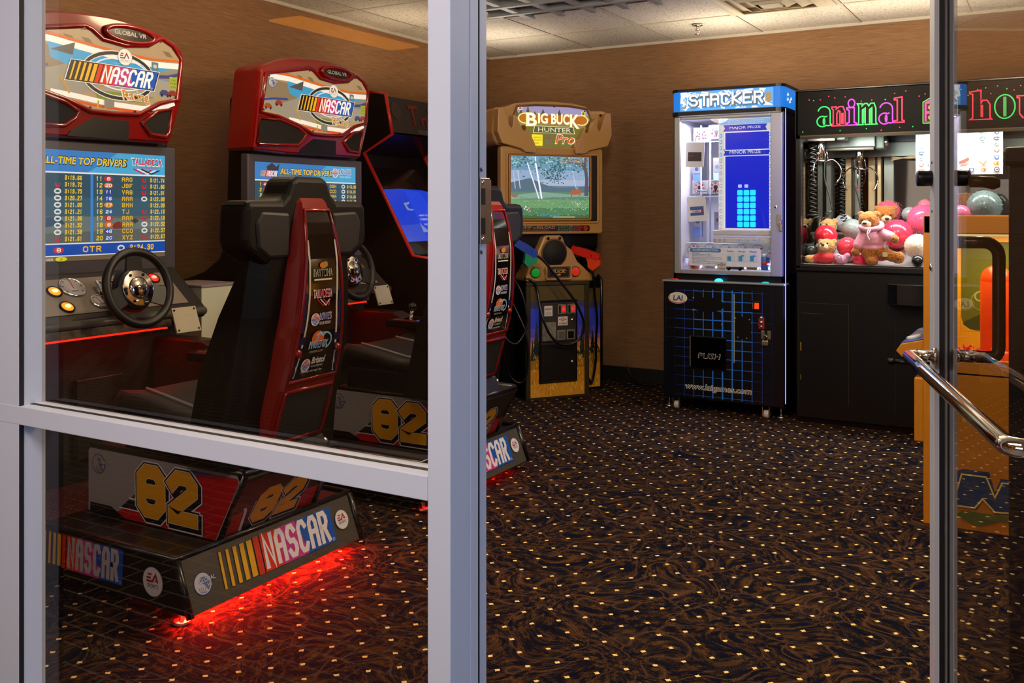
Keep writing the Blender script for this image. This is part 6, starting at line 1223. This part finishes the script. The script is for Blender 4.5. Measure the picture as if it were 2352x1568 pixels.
# gantries with claws
def claw(x, y, zt, zh, label, gantry_w, spin):
    t = thing('claw', label, 'claw', (x, y, zt), 0, 'claws of the crane machine')
    MB(GREYM).box(-gantry_w, .10, -.07, .07, 0.0, .085, .008).use(M('gantry_dark', '#5e665e', rough=.4, metal=.5)).box(.10, .15, -.06, .06, -.015, .09, .012).use(STEEL).cyl((.155, -.02, .03), (1, 0, 0), .026, .02, 20).build('carriage', t)
    rl = MB(M('rail_cream', '#cdc3b2', rough=.3, metal=.5))
    for dz, dy in ((-.005, -.055), (.04, .06)): rl.tube([(-gantry_w - .02, dy, dz), (.09, dy, dz)], .010, 10)
    rl.build('carriage_rail', t)
    h = zh - zt
    MB(CHROME).cyl((0, 0, h + .068), (0, 0, 1), .021, .110, 22, bev=.003).cyl((0, 0, h / 2 + .06), (0, 0, 1), .004, abs(h) - .1 if abs(h) > .12 else .02, 8).build('claw_motor', t)
    hb_ = MB(CHROME).cyl((0, 0, h), (0, 0, 1), .04, .012, 20)
    for k in range(3):
        a = R_(spin + 120 * k); c, s_ = math.cos(a), math.sin(a)
        hb_.tube([(c * .03, s_ * .03, h + .075), (c * .04, s_ * .04, h + .01)], .004, 8)
    hb_.build('claw_hub', t)
    for k in range(3):
        a = R_(spin + 120 * k); c, s_ = math.cos(a), math.sin(a)
        P = [(.032, .0), (.065, .008), (.098, -.018), (.116, -.055), (.112, -.090), (.100, -.115), (.088, -.128)]
        MB(CHROME).tube(smooth_path([(c * r, s_ * r, h + z) for r, z in P], 5), [.0045] * 26 + [.006] * 5, 8).build('claw_finger', t)
    return t
claw(-1.25, 5.86, 1.665, 1.535, 'claw hanging at the far left of the crane machine', .07, 20)
claw(-1.06, 6.03, 1.615, 1.49, 'claw hanging in the middle, left of the logo poster', .19, 35)
def spring(x, y, z1, z0, r, label):
    t = thing('coiled_cord', label, 'cord', (x, y, z1), 0, 'coiled cords in the crane machine')
    n = 22; pts = []
    for k in range(n * 8 + 1):
        f = k / (n * 8); a = 2 * math.pi * k / 8
        zz = (z0 - z1) * min(1, f * 1.5) if f < .66 else (z0 - z1); q = max(0, (f - .66) / .34)
        # after the straight fall the coil curls up in a J
        ang = math.pi * q; cx = .045 - .045 * math.cos(ang); cz = -(.05 * math.sin(ang)) * (1 if q < 1 else 1)
        pts.append((cx + r * math.cos(a) * (1 if f < .66 else abs(math.cos(ang)) + .2), r * math.sin(a), zz + cz + (r * math.cos(a) * math.sin(ang) * .7)))
    MB(M('coil_black', '#262a28', rough=.35)).tube(pts, .0034, 6).tube(smooth_path([pts[-1], (.09, 0, z0 - z1 + .10), (.065, 0, z0 - z1 + .2), (.07, 0, z0 - z1 + .34)], 5), .004, 6).build('cord_coil', t)
spring(-1.275, 5.765, 1.62, 1.235, .017, 'black coiled cord hanging furthest left in the crane machine')
spring(-1.155, 6.02, 1.56, 1.215, .016, 'black coiled cord hanging second from the left in the crane machine')
# poster of round badges
pt = thing('logo_poster', 'white poster of round team badges and a hockey stick hanging in the crane machine', 'poster', (-.49, 5.80, 1.545))
MB(M('poster_paper', '#e6e8ee', rough=.6)).box(-.225, .215, 0, .002, -.108, .16).build('paper', pt)
A = Art(0, .5); rnd = random.Random(21)
def badge(x, z, k, q=.66):
    a, b_, c = [('#2b5fa8', '#d8dce4', '#c8a04a'), ('#d8862c', '#e6e2dc', '#c2452c'), ('#3a4a6c', '#dfe2e6', '#a83a3a'), ('#2a3240', '#e2a23c', '#4a6aa0'), ('#7a8a86', '#2f4a50', '#d8d8dc'), ('#a83a34', '#e6e0da', '#2a2a34')][k % 6]
    P = lambda pts: [(x + u * q, z + v * q) for u, v in pts]
    if k % 4 == 0: A.ell(x, z, .022 * q, .022 * q, a, 16).up().ell(x, z, .015 * q, .015 * q, b_, 14).up().poly(P([(-.012, -.006), (.012, -.006), (.004, .012)]), c)
    elif k % 4 == 1: A.poly(P([(-.028, .010), (-.004, .006), (.028, .016), (.016, .0), (.004, -.016), (-.014, -.006)]), a).up().poly(P([(-.01, .002), (.012, .006), (.002, -.008)]), b_)
    elif k % 4 == 2: A.poly(P([(-.02, .018), (.02, .018), (.018, -.008), (0, -.022), (-.018, -.008)]), a).up().poly(P([(-.013, .012), (.013, .012), (.010, -.006), (0, -.014)]), b_)
    else: A.ring(x, z, .022 * q, .012 * q, .008 * q, a, 20, 320, 16).ell(x + .004 * q, z, .009 * q, .007 * q, c, 10)
for i in range(7): badge(-.195, .118 - i * .034, i)
for i in range(7): badge(.185, .120 - i * .034, i + 2)
for i in range(5): badge(-.125 + i * .062, -.085, i + 3)
for i in range(4): badge(-.10 + i * .07, .13, i + 1)
badge(.115, .085, 4, .9); badge(.118, -.045, 1, .9); badge(-.15, -.05, 6)
A.poly([(-.10, .09), (-.045, .098), (-.040, .062), (-.068, .035), (-.098, .055)], '#3a4448').up().poly([(-.095, .084), (-.050, .091), (-.046, .064), (-.068, .043), (-.092, .058)], '#c9ccd0').up().text('NHL', -.090, .060, -.052, .080, '#2a3034', .03)
A.line([(.035, .095), (-.01, .035), (-.085, -.02)], .0045, '#8a5a44').line([(-.085, .04), (-.02, -.03), (.012, -.045)], .005, '#8a6a54').poly([(.0, -.05), (.03, -.044), (.052, -.028), (.046, -.012), (.02, -.026), (.0, -.034)], '#c2584a')
A.build('poster_print', pt, (0, -.0005, 0), (1, 0, 0), (0, 0, 1), .0006)
MB(M('clear_string', '#d9dcd8', rough=.3)).tube([(-.18, .001, .16), (-.18, .001, .20)], .002, 6).tube([(.17, .001, .16), (.17, .001, .20)], .002, 6).build('hanging_string', pt)

# ---------------------------------------------------------------- balls and bears piled in the crane machine
def knob_ball(seed=1, n=150, spike=.055):
    b = bmesh.new(); bmesh.ops.create_uvsphere(b, u_segments=32, v_segments=20, radius=1)
    me = MB(C('#ffffff')); me.bm(b, True)
    ga = math.pi * (3 - math.sqrt(5))
    for k in range(n):
        z = 1 - 2 * (k + .5) / n; r = math.sqrt(1 - z * z); p = Vector((r * math.cos(k * ga), r * math.sin(k * ga), z))
        q = Vector((0, 0, 1)).rotation_difference(p).to_matrix(); s_ = spike
        ring = [q @ Vector((s_ * .55 * math.cos(a * math.pi / 3), s_ * .55 * math.sin(a * math.pi / 3), .985)) for a in range(6)]; top = [q @ Vector((s_ * .28 * math.cos(a * math.pi / 3), s_ * .28 * math.sin(a * math.pi / 3), 1 + s_ * .75)) for a in range(6)]
        me.add(ring + top, [[a, (a + 1) % 6, 6 + (a + 1) % 6, 6 + a] for a in range(6)] + [[6, 7, 8, 9, 10, 11]], True)
    return me
proto = knob_ball().build('knob_ball'); kb_mesh = proto.data; bpy.data.objects.remove(proto)
proto = knob_ball(n=320, spike=.075).build('knob_ball'); sb_mesh = proto.data; bpy.data.objects.remove(proto)
def ball(x, y, z, r, col, label, spiky=False, rough=.22):
    o = bpy.data.objects.new('knob_ball', (sb_mesh if spiky else kb_mesh).copy()); COL.objects.link(o)
    o.data.materials.clear(); o.data.materials.append(M('ball_' + col[1:], col, rough=rough, coat=.3))
    o.location = (x, y, z); o.scale = (r, r, r); o.rotation_euler = (x * 7, z * 5, y * 3); tag(o, label, 'ball', 'knobbly balls in the crane machine'); return o
MB(M('prize_bed', '#8d8a8a', rough=.6), oA).prism([(5.70, .92), (6.29, .92), (6.29, 1.10), (6.0, 1.04), (5.80, .93)], 'x', AX0 + .04, AX1 - .04).build('prize_bed', am)
for a in (
    (-1.226, 5.880, 1.085, .066, '#e0283c', 'red knobbly ball at the left, above the upturned bear'),
    (-1.085, 5.955, 1.125, .062, '#8e9694', 'silver grey knobbly ball just left of the pink hooded bear'),
    (-1.165, 6.10, 1.160, .055, '#c8ced4', 'pale silver knobbly ball at the back left of the pile'),
    (-1.092, 5.825, 1.022, .057, '#e8465c', 'pink red spiky ball left of the hooded bear', True),
    (-.828, 5.905, 1.10, .085, '#e8304e', 'large crimson knobbly ball right behind the hooded bear'),
    (-.700, 6.045, 1.180, .094, '#ee5a86', 'largest pink knobbly ball, next to the door post'),
    (-.703, 5.775, 1.035, .070, '#e4cdbc', 'cream white knobbly ball at the front right of the pile'),
    (-.690, 5.690, .957, .034, '#121316', 'small black ball below the cream ball'),
    (-.925, 6.215, 1.225, .073, '#f0607c', 'pink spiky ball at the top of the pile behind the bears', True),
    (-.798, 6.185, 1.215, .045, '#9aa4a6', 'small grey knobbly ball at the top of the pile'),
    (-.715, 6.225, 1.265, .040, '#f08098', 'small pale pink spiky ball at the back of the pile', True),
    (-1.010, 5.79, .955, .046, '#e82c50', 'deep pink spiky ball under the hooded bear', True),
    (-1.290, 5.79, 1.000, .036, '#39423e', 'small dark green ball in the left corner of the pile'),
    (-.905, 5.86, .965, .037, '#e0182c', 'small bright red ball between the legs of the hooded bear'),
    (-.37, 5.86, 1.262, .091, '#66797a', 'big teal grey knobbly ball seen through the glass door'),
    (-.478, 5.77, 1.222, .045, '#ee5a86', 'small pink knobbly ball seen through the glass door'),
    (-.53, 5.90, 1.10, .090, '#e8607a', 'pink knobbly ball under the ball seen through the glass door'),
    (-.33, 5.86, 1.075, .092, '#d8d0c8', 'white knobbly ball under the big teal grey ball'),
): ball(*a)

def fur(name, c0, c1):
    m, nt, b, N, L = nodes_mat(name)
    tc = N('TexCoord'); n = N('TexNoise'); n.inputs['Scale'].default_value = 130; n.inputs['Detail'].default_value = 4; L(tc.outputs['Object'], n.inputs['Vector'])
    r = N('ValToRGB'); ramp(r, [(.35, c0), (.65, c1)]); L(n.outputs['Fac'], r.inputs[0]); L(r.outputs[0], b.inputs['Base Color']); b.inputs['Roughness'].default_value = .95
    b.inputs['Sheen Weight'].default_value = .4; b.inputs['Specular IOR Level'].default_value = .1
    bp = N('Bump'); bp.inputs['Strength'].default_value = .9; bp.inputs['Distance'].default_value = .006; L(n.outputs['Fac'], bp.inputs['Height']); L(bp.outputs[0], b.inputs['Normal'])
    return m
FURB = fur('brown_fur', '#8a4a14', '#c07c34'); FURT = fur('tan_fur', '#a87844', '#d0a468'); FURL = fur('light_fur', '#d0b088', '#ead2ac'); PINKC = M('pink_fleece', '#d890a8', rough=.85, sheen=.3, bump=(250, .3)); REDC = M('red_cloth', '#c42a34', rough=.8, bump=(250, .3))
NOSE = M('bear_nose', '#14100e', rough=.25); WHT = M('white_cord', '#e6e0dc', rough=.7)
def E3(c, r, rot=None): return (c, r if isinstance(r, tuple) else (r, r, r), rot)
def limb(a, b, r0, r1, n=5): 
    a, b = Vector(a), Vector(b); return [E3(tuple(a.lerp(b, i / (n - 1))), r0 + (r1 - r0) * i / (n - 1)) for i in range(n)]
def bear(label, loc, head, face, torso, limbs, furm, grp='soft bears in the crane machine', cloth=None, clothm=None, hr=.056, jit=.0035, ears=None, light=None):
    """head, limb ends etc. relative to loc; face = direction the muzzle points to"""
    t = thing('teddy_bear', label, 'teddy bear', loc, 0, grp)
    h = Vector(head); f = Vector(face).normalized(); up = Vector((0, 0, 1)); up = (up - f * up.dot(f)).normalized(); sd = f.cross(up)
    parts = [E3(tuple(h), (hr, hr * .95, hr * .92))] + torso + limbs
    for s_ in (-1, 1): parts.append(E3(tuple(h + sd * hr * .78 * s_ + up * hr * .62 - f * .1 * hr), (hr * .34, hr * .28, hr * .34)))
    mesh_obj('bear_body', smin_blob(parts, .0065, jit), furm, t)
    mz = h + f * hr * .82 - up * hr * .22
    mesh_obj('muzzle', smin_blob([E3(tuple(mz), (hr * .5, hr * .5, hr * .42)), E3(tuple(mz - up * hr * .12 - f * .1 * hr), (hr * .45, hr * .42, hr * .4))], .006, .002), light or FURL, t, 'pale muzzle')
    MB(NOSE).sph(mz + f * hr * .47 + up * hr * .16, hr * .17, 14, (1.2, 1, .8)).build('nose', t)
    e = MB(NOSE)
    for s_ in (-1, 1): e.sph(h + f * hr * .90 + up * hr * .22 + sd * hr * .36 * s_, hr * .085, 12)
    e.build('eyes', t)
    if cloth: mesh_obj('hoodie' if clothm is PINKC else 'red_shirt', smin_blob(cloth, .006, .0), clothm, t, 'pale pink hooded top' if clothm is PINKC else 'red shirt')
    return t
# the hooded bear leaning on the glass
bA = bear('brown teddy bear in a pale pink hooded top leaning on the glass', (-.935, 5.722, .925), (-.022, .015, .256), (-.15, -1, -.18),
    [E3((0, .02, .14), (.055, .045, .075)), E3((.008, .02, .09), (.058, .045, .05))],
    limb((.045, .01, .18), (.118, -.022, .158), .024, .021) + limb((-.04, .01, .18), (-.083, -.022, .085), .024, .022) + limb((.03, .0, .08), (.135, -.01, .045), .034, .030) + limb((-.02, .0, .075), (-.002, -.006, .03), .036, .030) + [E3((.145, -.018, .048), (.030, .026, .034)), E3((.0, -.02, .026), (.034, .03, .026)), E3((-.088, -.026, .074), .024), E3((.122, -.026, .152), .023)],
    FURB, cloth=[E3((0, .018, .142), (.066, .056, .070)), E3((-.002, .02, .20), (.044, .042, .026)), E3((.004, .016, .098), (.068, .056, .022))] + limb((.045, .01, .182), (.098, -.014, .164), .033, .031) + limb((-.042, .01, .182), (-.074, -.014, .112), .033, .031), clothm=PINKC)
hd2 = MB(PINKC).tube(smooth_path([(-.055, -.035, .215), (-.02, -.052, .203), (.03, -.045, .210), (.05, .0, .225), (.03, .05, .24), (-.03, .055, .235), (-.058, .02, .225)], 5, True), .015, 10, True).build('hood_collar', bA, 'pale pink hood collar')
MB(WHT).tube(smooth_path([(-.010, -.066, .205), (-.016, -.074, .185), (-.012, -.076, .165), (-.004, -.074, .148)], 5), .0028, 8).tube(smooth_path([(.0, -.066, .205), (-.004, -.075, .19), (-.012, -.078, .18)], 5), .0025, 8).build('drawstring', bA)
MB(M('cloth_patch', '#d8c49c', rough=.7)).prism(rrect(.062, .052, .088, .078, .004), 'y', -.047, -.043).build('leg_patch', bA)
A = Art(0, .8); A.text('SUPER', -.022, .150, .035, .166, '#eab8c8', .02, -.05).text('CUTE BEAR', -.030, .126, .030, .142, '#eab8c8', .02, -.05); A.build('print', bA, (0, -.0425, 0), (1, 0, 0), (0, 0, 1), .0)
bear('brown teddy bear whose head shows behind the hooded bear', (-.912, 6.075, 1.06), (-.005, 0, .150), (.25, -1, -.25), [E3((0, .02, .06), (.05, .045, .07))], limb((.04, 0, .09), (.07, -.03, .05), .022, .02) + limb((-.04, 0, .09), (-.07, -.03, .05), .022, .02), FURB, hr=.060)
bear('tan teddy bear in a red top lying at the lower left of the pile', (-1.19, 5.735, .925), (-.005, .02, .098), (-.12, -.9, .25), [E3((-.01, .0, .035), (.055, .04, .035))], limb((-.05, 0, .03), (-.10, -.02, .028), .022, .022) + limb((.045, 0, .03), (.07, -.01, .022), .02, .02), FURT, cloth=[E3((-.01, .0, .036), (.062, .047, .036)), E3((-.06, -.005, .03), (.03, .03, .025)), E3((.06, -.005, .026), (.028, .03, .022))], clothm=REDC, hr=.052)
bear('orange brown teddy bear half hidden behind the red ball at the left', (-1.245, 6.0, 1.03), (.005, 0, .108), (-.3, -1, .1), [E3((0, .02, .03), (.045, .04, .05))], [], FURT, hr=.054)
bear('orange brown teddy bear lying at the back, seen through the glass door', (-.475, 6.02, 1.10), (.0, 0, .185), (.5, -.6, -.5), [E3((.02, .02, .09), (.06, .05, .09))], limb((.05, 0, .15), (.1, -.03, .12), .022, .02), FURB, hr=.060)
t = thing('soft_toy', 'small lilac pink soft toy at the front left of the pile', 'soft toy', (-1.10, 5.715, .925))
mesh_obj('toy_body', smin_blob([E3((0, 0, .028), (.035, .028, .028)), E3((-.03, 0, .045), .02), E3((.03, .0, .05), .018)], .006, .001), M('lilac_cloth', '#c88ab0', rough=.8), t); MB(WHT).tube(smooth_path([(-.03, -.026, .03), (-.02, -.03, .055), (.0, -.03, .05), (.012, -.03, .02)], 5), .004, 8).build('ribbon', t)

# ---------------------------------------------------------------- small yellow toy crane at the right
YEL = M('yellow_panel', '#c07a08', rough=.4, coat=.2); YELB = M('inside_yellow', '#f0b810', rough=.45)
oY = (-.10, 4.36, 0)
yc_ = thing('toy_crane', 'small yellow toy crane machine with side window, behind the open glass door', 'crane machine', oY)
MB(YEL, oY).box(-.473, .27, 4.06, 4.66, 0, .61, .004).box(-.473, .27, 4.06, 4.085, .60, .66).box(-.473, .27, 4.635, 4.66, .60, .66).box(-.473, -.447, 4.06, 4.66, .60, .66).box(.24, .27, 4.06, 4.66, .60, .66).build('base_cabinet', yc_)
fr = MB(YEL, oY).box(-.473, -.447, 4.06, 4.085, .66, 1.22, .003).box(.24, .27, 4.06, 4.085, .66, 1.22, .003).box(-.473, -.44, 4.635, 4.66, .69, 1.22).box(.24, .27, 4.635, 4.66, .69, 1.22).box(-.473, .27, 4.06, 4.66, 1.146, 1.218, .004)
fr.build('upper_frame', yc_)
MB(M('frame_light_strip', '#f3dc9a', emit=1.2), oY).box(-.44, .24, 4.07, 4.085, 1.138, 1.146).build('light_strip', yc_)
FW = [(-.44, .70), (.24, .70), (.24, 1.146), (-.44, 1.146)]
MB(YELB, oY).box(-.44, -.385, 4.62, 4.64, .62, 1.146).box(-.385, .24, 4.62, 4.64, .62, .706).box(-.385, .24, 4.62, 4.64, 1.10, 1.146).prism([(-.386, .705), (-.32, .705), (-.35, .713), (-.375, .73), (-.386, .77)], 'y', 4.62, 4.64).build('far_panel', yc_, 'bright yellow far panel')
MB(M('olive_window', '#6a7020', rough=.15), oY).box(-.386, .24, 4.642, 4.65, .70, 1.115).build('far_window', yc_)
A = Art(0, .4); A.ring(.10, .90, .045, .042, .006, '#8a9040').ring(.09, .92, .02, .02, .008, '#b0b060'); A.poly([(.02, .80), (.09, .84), (.16, .82), (.2, .775), (.0, .775)], '#3f4a18'); A.build('window_print', yc_, (-.40 - oY[0], 4.641 - oY[1], -.06), (1, 0, 0), (0, 0, 1), .0)
MB(M('inside_floor_yellow', '#d8a020', rough=.5), oY).box(-.44, .24, 4.085, 4.63, .61, .62).box(-.447, -.44, 4.085, 4.635, .62, 1.146).build('inner_lining', yc_)
MB(GL('crane_glass', 1.3), oY).box(-.447, .24, 4.068, 4.072, .66, 1.146).build('side_glass', yc_)
MB(YEL, oY).prism([(-.473, .60), (-.555, .655), (-.574, .675), (-.555, .705), (-.473, .725)], 'y', 4.06, 4.62, .003).build('control_shelf', yc_)
cpn = MB(M('panel_blue', '#2450a8', rough=.35), oY).add([(-.557, 4.065, .7065), (-.474, 4.065, .7285), (-.474, 4.60, .7285), (-.557, 4.60, .7065)], [[0, 1, 2, 3]]).build('panel_sheet', yc_, 'blue control panel sheet with yellow streaks')
A = Art(0, .4)
for k in range(6): A.line([(.01 + .06 * k, .01), (.05 + .06 * k, .05), (.03 + .06 * k, .075)], .012, ('#e0d020', '#e6e6ea', '#58a0d8')[k % 3])
pv_ = Vector((.083, 0, .022)).normalized(); A.build('panel_print', cpn, Vector((-.557, 4.60, .7065)) - Vector(oY), (0, -1, 0), pv_, .001)
MB(M('button_white', '#dfe2e0', rough=.3), oY).cyl((-.520, 4.16, .722), (-.26, 0, .97), .028, .014, 22, bev=.004).build('start_button', yc_)
MB(BLACK, oY).tube([(-.52, 4.12, .622), (-.585, 4.12, .622)], .010, 12).sph((-.600, 4.12, .622), .015, 14, (1.2, 1, 1)).build('lever', yc_, 'black lever')
MB(YEL, oY).box(-.507, -.47, 4.06, 4.62, .32, .575, .006).use(BLACK).box(-.512, -.506, 4.10, 4.3, .48, .555).build('prize_door', yc_)
A = Art(0, .4)   # cut-out artwork on the side panel: blue outlined shapes and a jagged letter
bl = [(-.10, .57), (-.02, .58), (.06, .55), (.1, .45), (.08, .33), (.0, .26), (-.06, .22), (-.16, .24), (-.17, .29), (-.12, .31), (-.13, .36), (-.17, .40), (-.145, .43), (-.10, .42), (-.115, .50)]
A.poly(bl, '#24486c').up(); A.poly([(x * .86 - .005, .40 + (z - .40) * .84) for x, z in bl], '#a8352c').up()
A.poly([(-.10, .345), (-.085, .30), (-.06, .345)], '#e6e0d0').poly([(-.05, .345), (-.035, .305), (-.01, .345)], '#e6e0d0').ell(-.145, .405, .022, .026, '#e8d8d0').up().ring(-.145, .405, .022, .026, .008, '#24486c', n=18)
A.poly([(-.36, .22), (-.33, .235), (-.24, .235), (-.22, .16), (-.20, .215), (-.10, .215), (-.05, .0775), (-.10, .09), (-.13, .12), (-.16, .085), (-.22, .075), (-.26, .125), (-.285, .085), (-.37, .085)], '#24406a').up()
A.line([(-.365, .10), (-.335, .215), (-.25, .215), (-.22, .14), (-.195, .20), (-.11, .20), (-.085, .095)], .006, '#e0cf6a').line([(-.35, .09), (-.29, .09), (-.262, .13), (-.22, .085), (-.16, .09), (-.13, .125), (-.10, .095)], .006, '#e0cf6a')
A.poly([(-.36, .055), (-.28, .02), (-.2, .055), (-.1, .03), (-.06, .06), (-.2, .075), (-.33, .075)], '#5a6a2a')
A.build('side_artwork', yc_, (0 - oY[0], 4.0595 - oY[1], 0), (1, 0, 0), (0, 0, 1), .001, 'blue and red cartoon style artwork')
area('toy_crane_lamp', (-.1, 4.36, 1.14), (0, 0, 0), .5, .3, 7, (1, .93, .72))
def star_toy(x, y, z, r, col, label):
    t = thing('rubber_star', label, 'toy', (x, y, z), 0, 'rubber stars in the toy crane'); b = MB(M('rubber_' + col[1:], col, rough=.3))
    b.sph((0, 0, 0), r * .55, 14); ga = math.pi * (3 - math.sqrt(5))
    for k in range(16):
        zz = 1 - 2 * (k + .5) / 16; q = math.sqrt(1 - zz * zz); p = Vector((q * math.cos(k * ga), q * math.sin(k * ga), zz)); b.cyl(p * r * .65, p, r * .28, r * .7, 8, r2=r * .06)
    b.build('toy_body', t); return t
for i, (x, y, z, r) in enumerate(((-.37, 4.20, .655, .038), (-.295, 4.16, .659, .042), (-.33, 4.27, .657, .040), (-.225, 4.20, .657, .040))):
    star_toy(x, y, z, r, ('#e02a14', '#e8401c')[i % 2], ['red spiked rubber toy at the left end of the crane floor', 'large orange red spiked rubber toy at the front of the crane floor', 'red spiked rubber toy second from the left on the crane floor', 'orange red spiked rubber toy behind the dark cabinet edge'][i])
t = thing('orange_capsule', 'tall orange capsule standing inside the yellow toy crane', 'toy capsule', (-.235, 4.42, .62)); MB(M('capsule_orange', '#f04808', rough=.35, coat=.2)).cyl((0, 0, .02), (0, 0, 1), .075, .04, 28).cyl((0, 0, .18), (0, 0, 1), .060, .30, 28, bev=.01).build('capsule_body', t); MB(M('capsule_orange', '#f04808', rough=.35)).sph((0, 0, .33), .060, 24).build('capsule_cap', t)

# ---------------------------------------------------------------- dark cabinet just inside the door
dk = thing('dark_cabinet', 'plain dark brown cabinet standing behind the open glass door at the right edge', 'cabinet', (.18, 2.9, 0))
oD = (.18, 2.9, 0); DKM = M('dark_brown_laminate', '#1d130d', rough=.5)
MB(DKM, oD).box(-.112, .48, 2.62, 3.18, 0, 1.345, .006).build('cabinet_body', dk)
MB(DKM, oD).box(-.124, .49, 2.605, 3.19, 1.345, 1.392, .012, 3).build('cabinet_top', dk)
MB(BLACK, oD).box(-.085, -.03, 2.614, 2.622, .815, .855, .002).build('lock_recess', dk)
# thin cable on the floor by the back wall
t = thing('floor_cable', 'thin black cable lying on the carpet against the black baseboard', 'cable', (-2.4, 6.2, .005))
MB(CABLE).tube([p - Vector((-2.4, 6.2, .005)) for p in smooth_path([(-2.72, 6.345, .12), (-2.68, 6.33, .05), (-2.6, 6.28, .012), (-2.45, 6.2, .006), (-2.3, 6.14, .006), (-2.22, 6.16, .03), (-2.2, 6.22, .05), (-2.24, 6.3, .03), (-2.18, 6.32, .006)], 6)], .004, 8).build('cable_run', t)
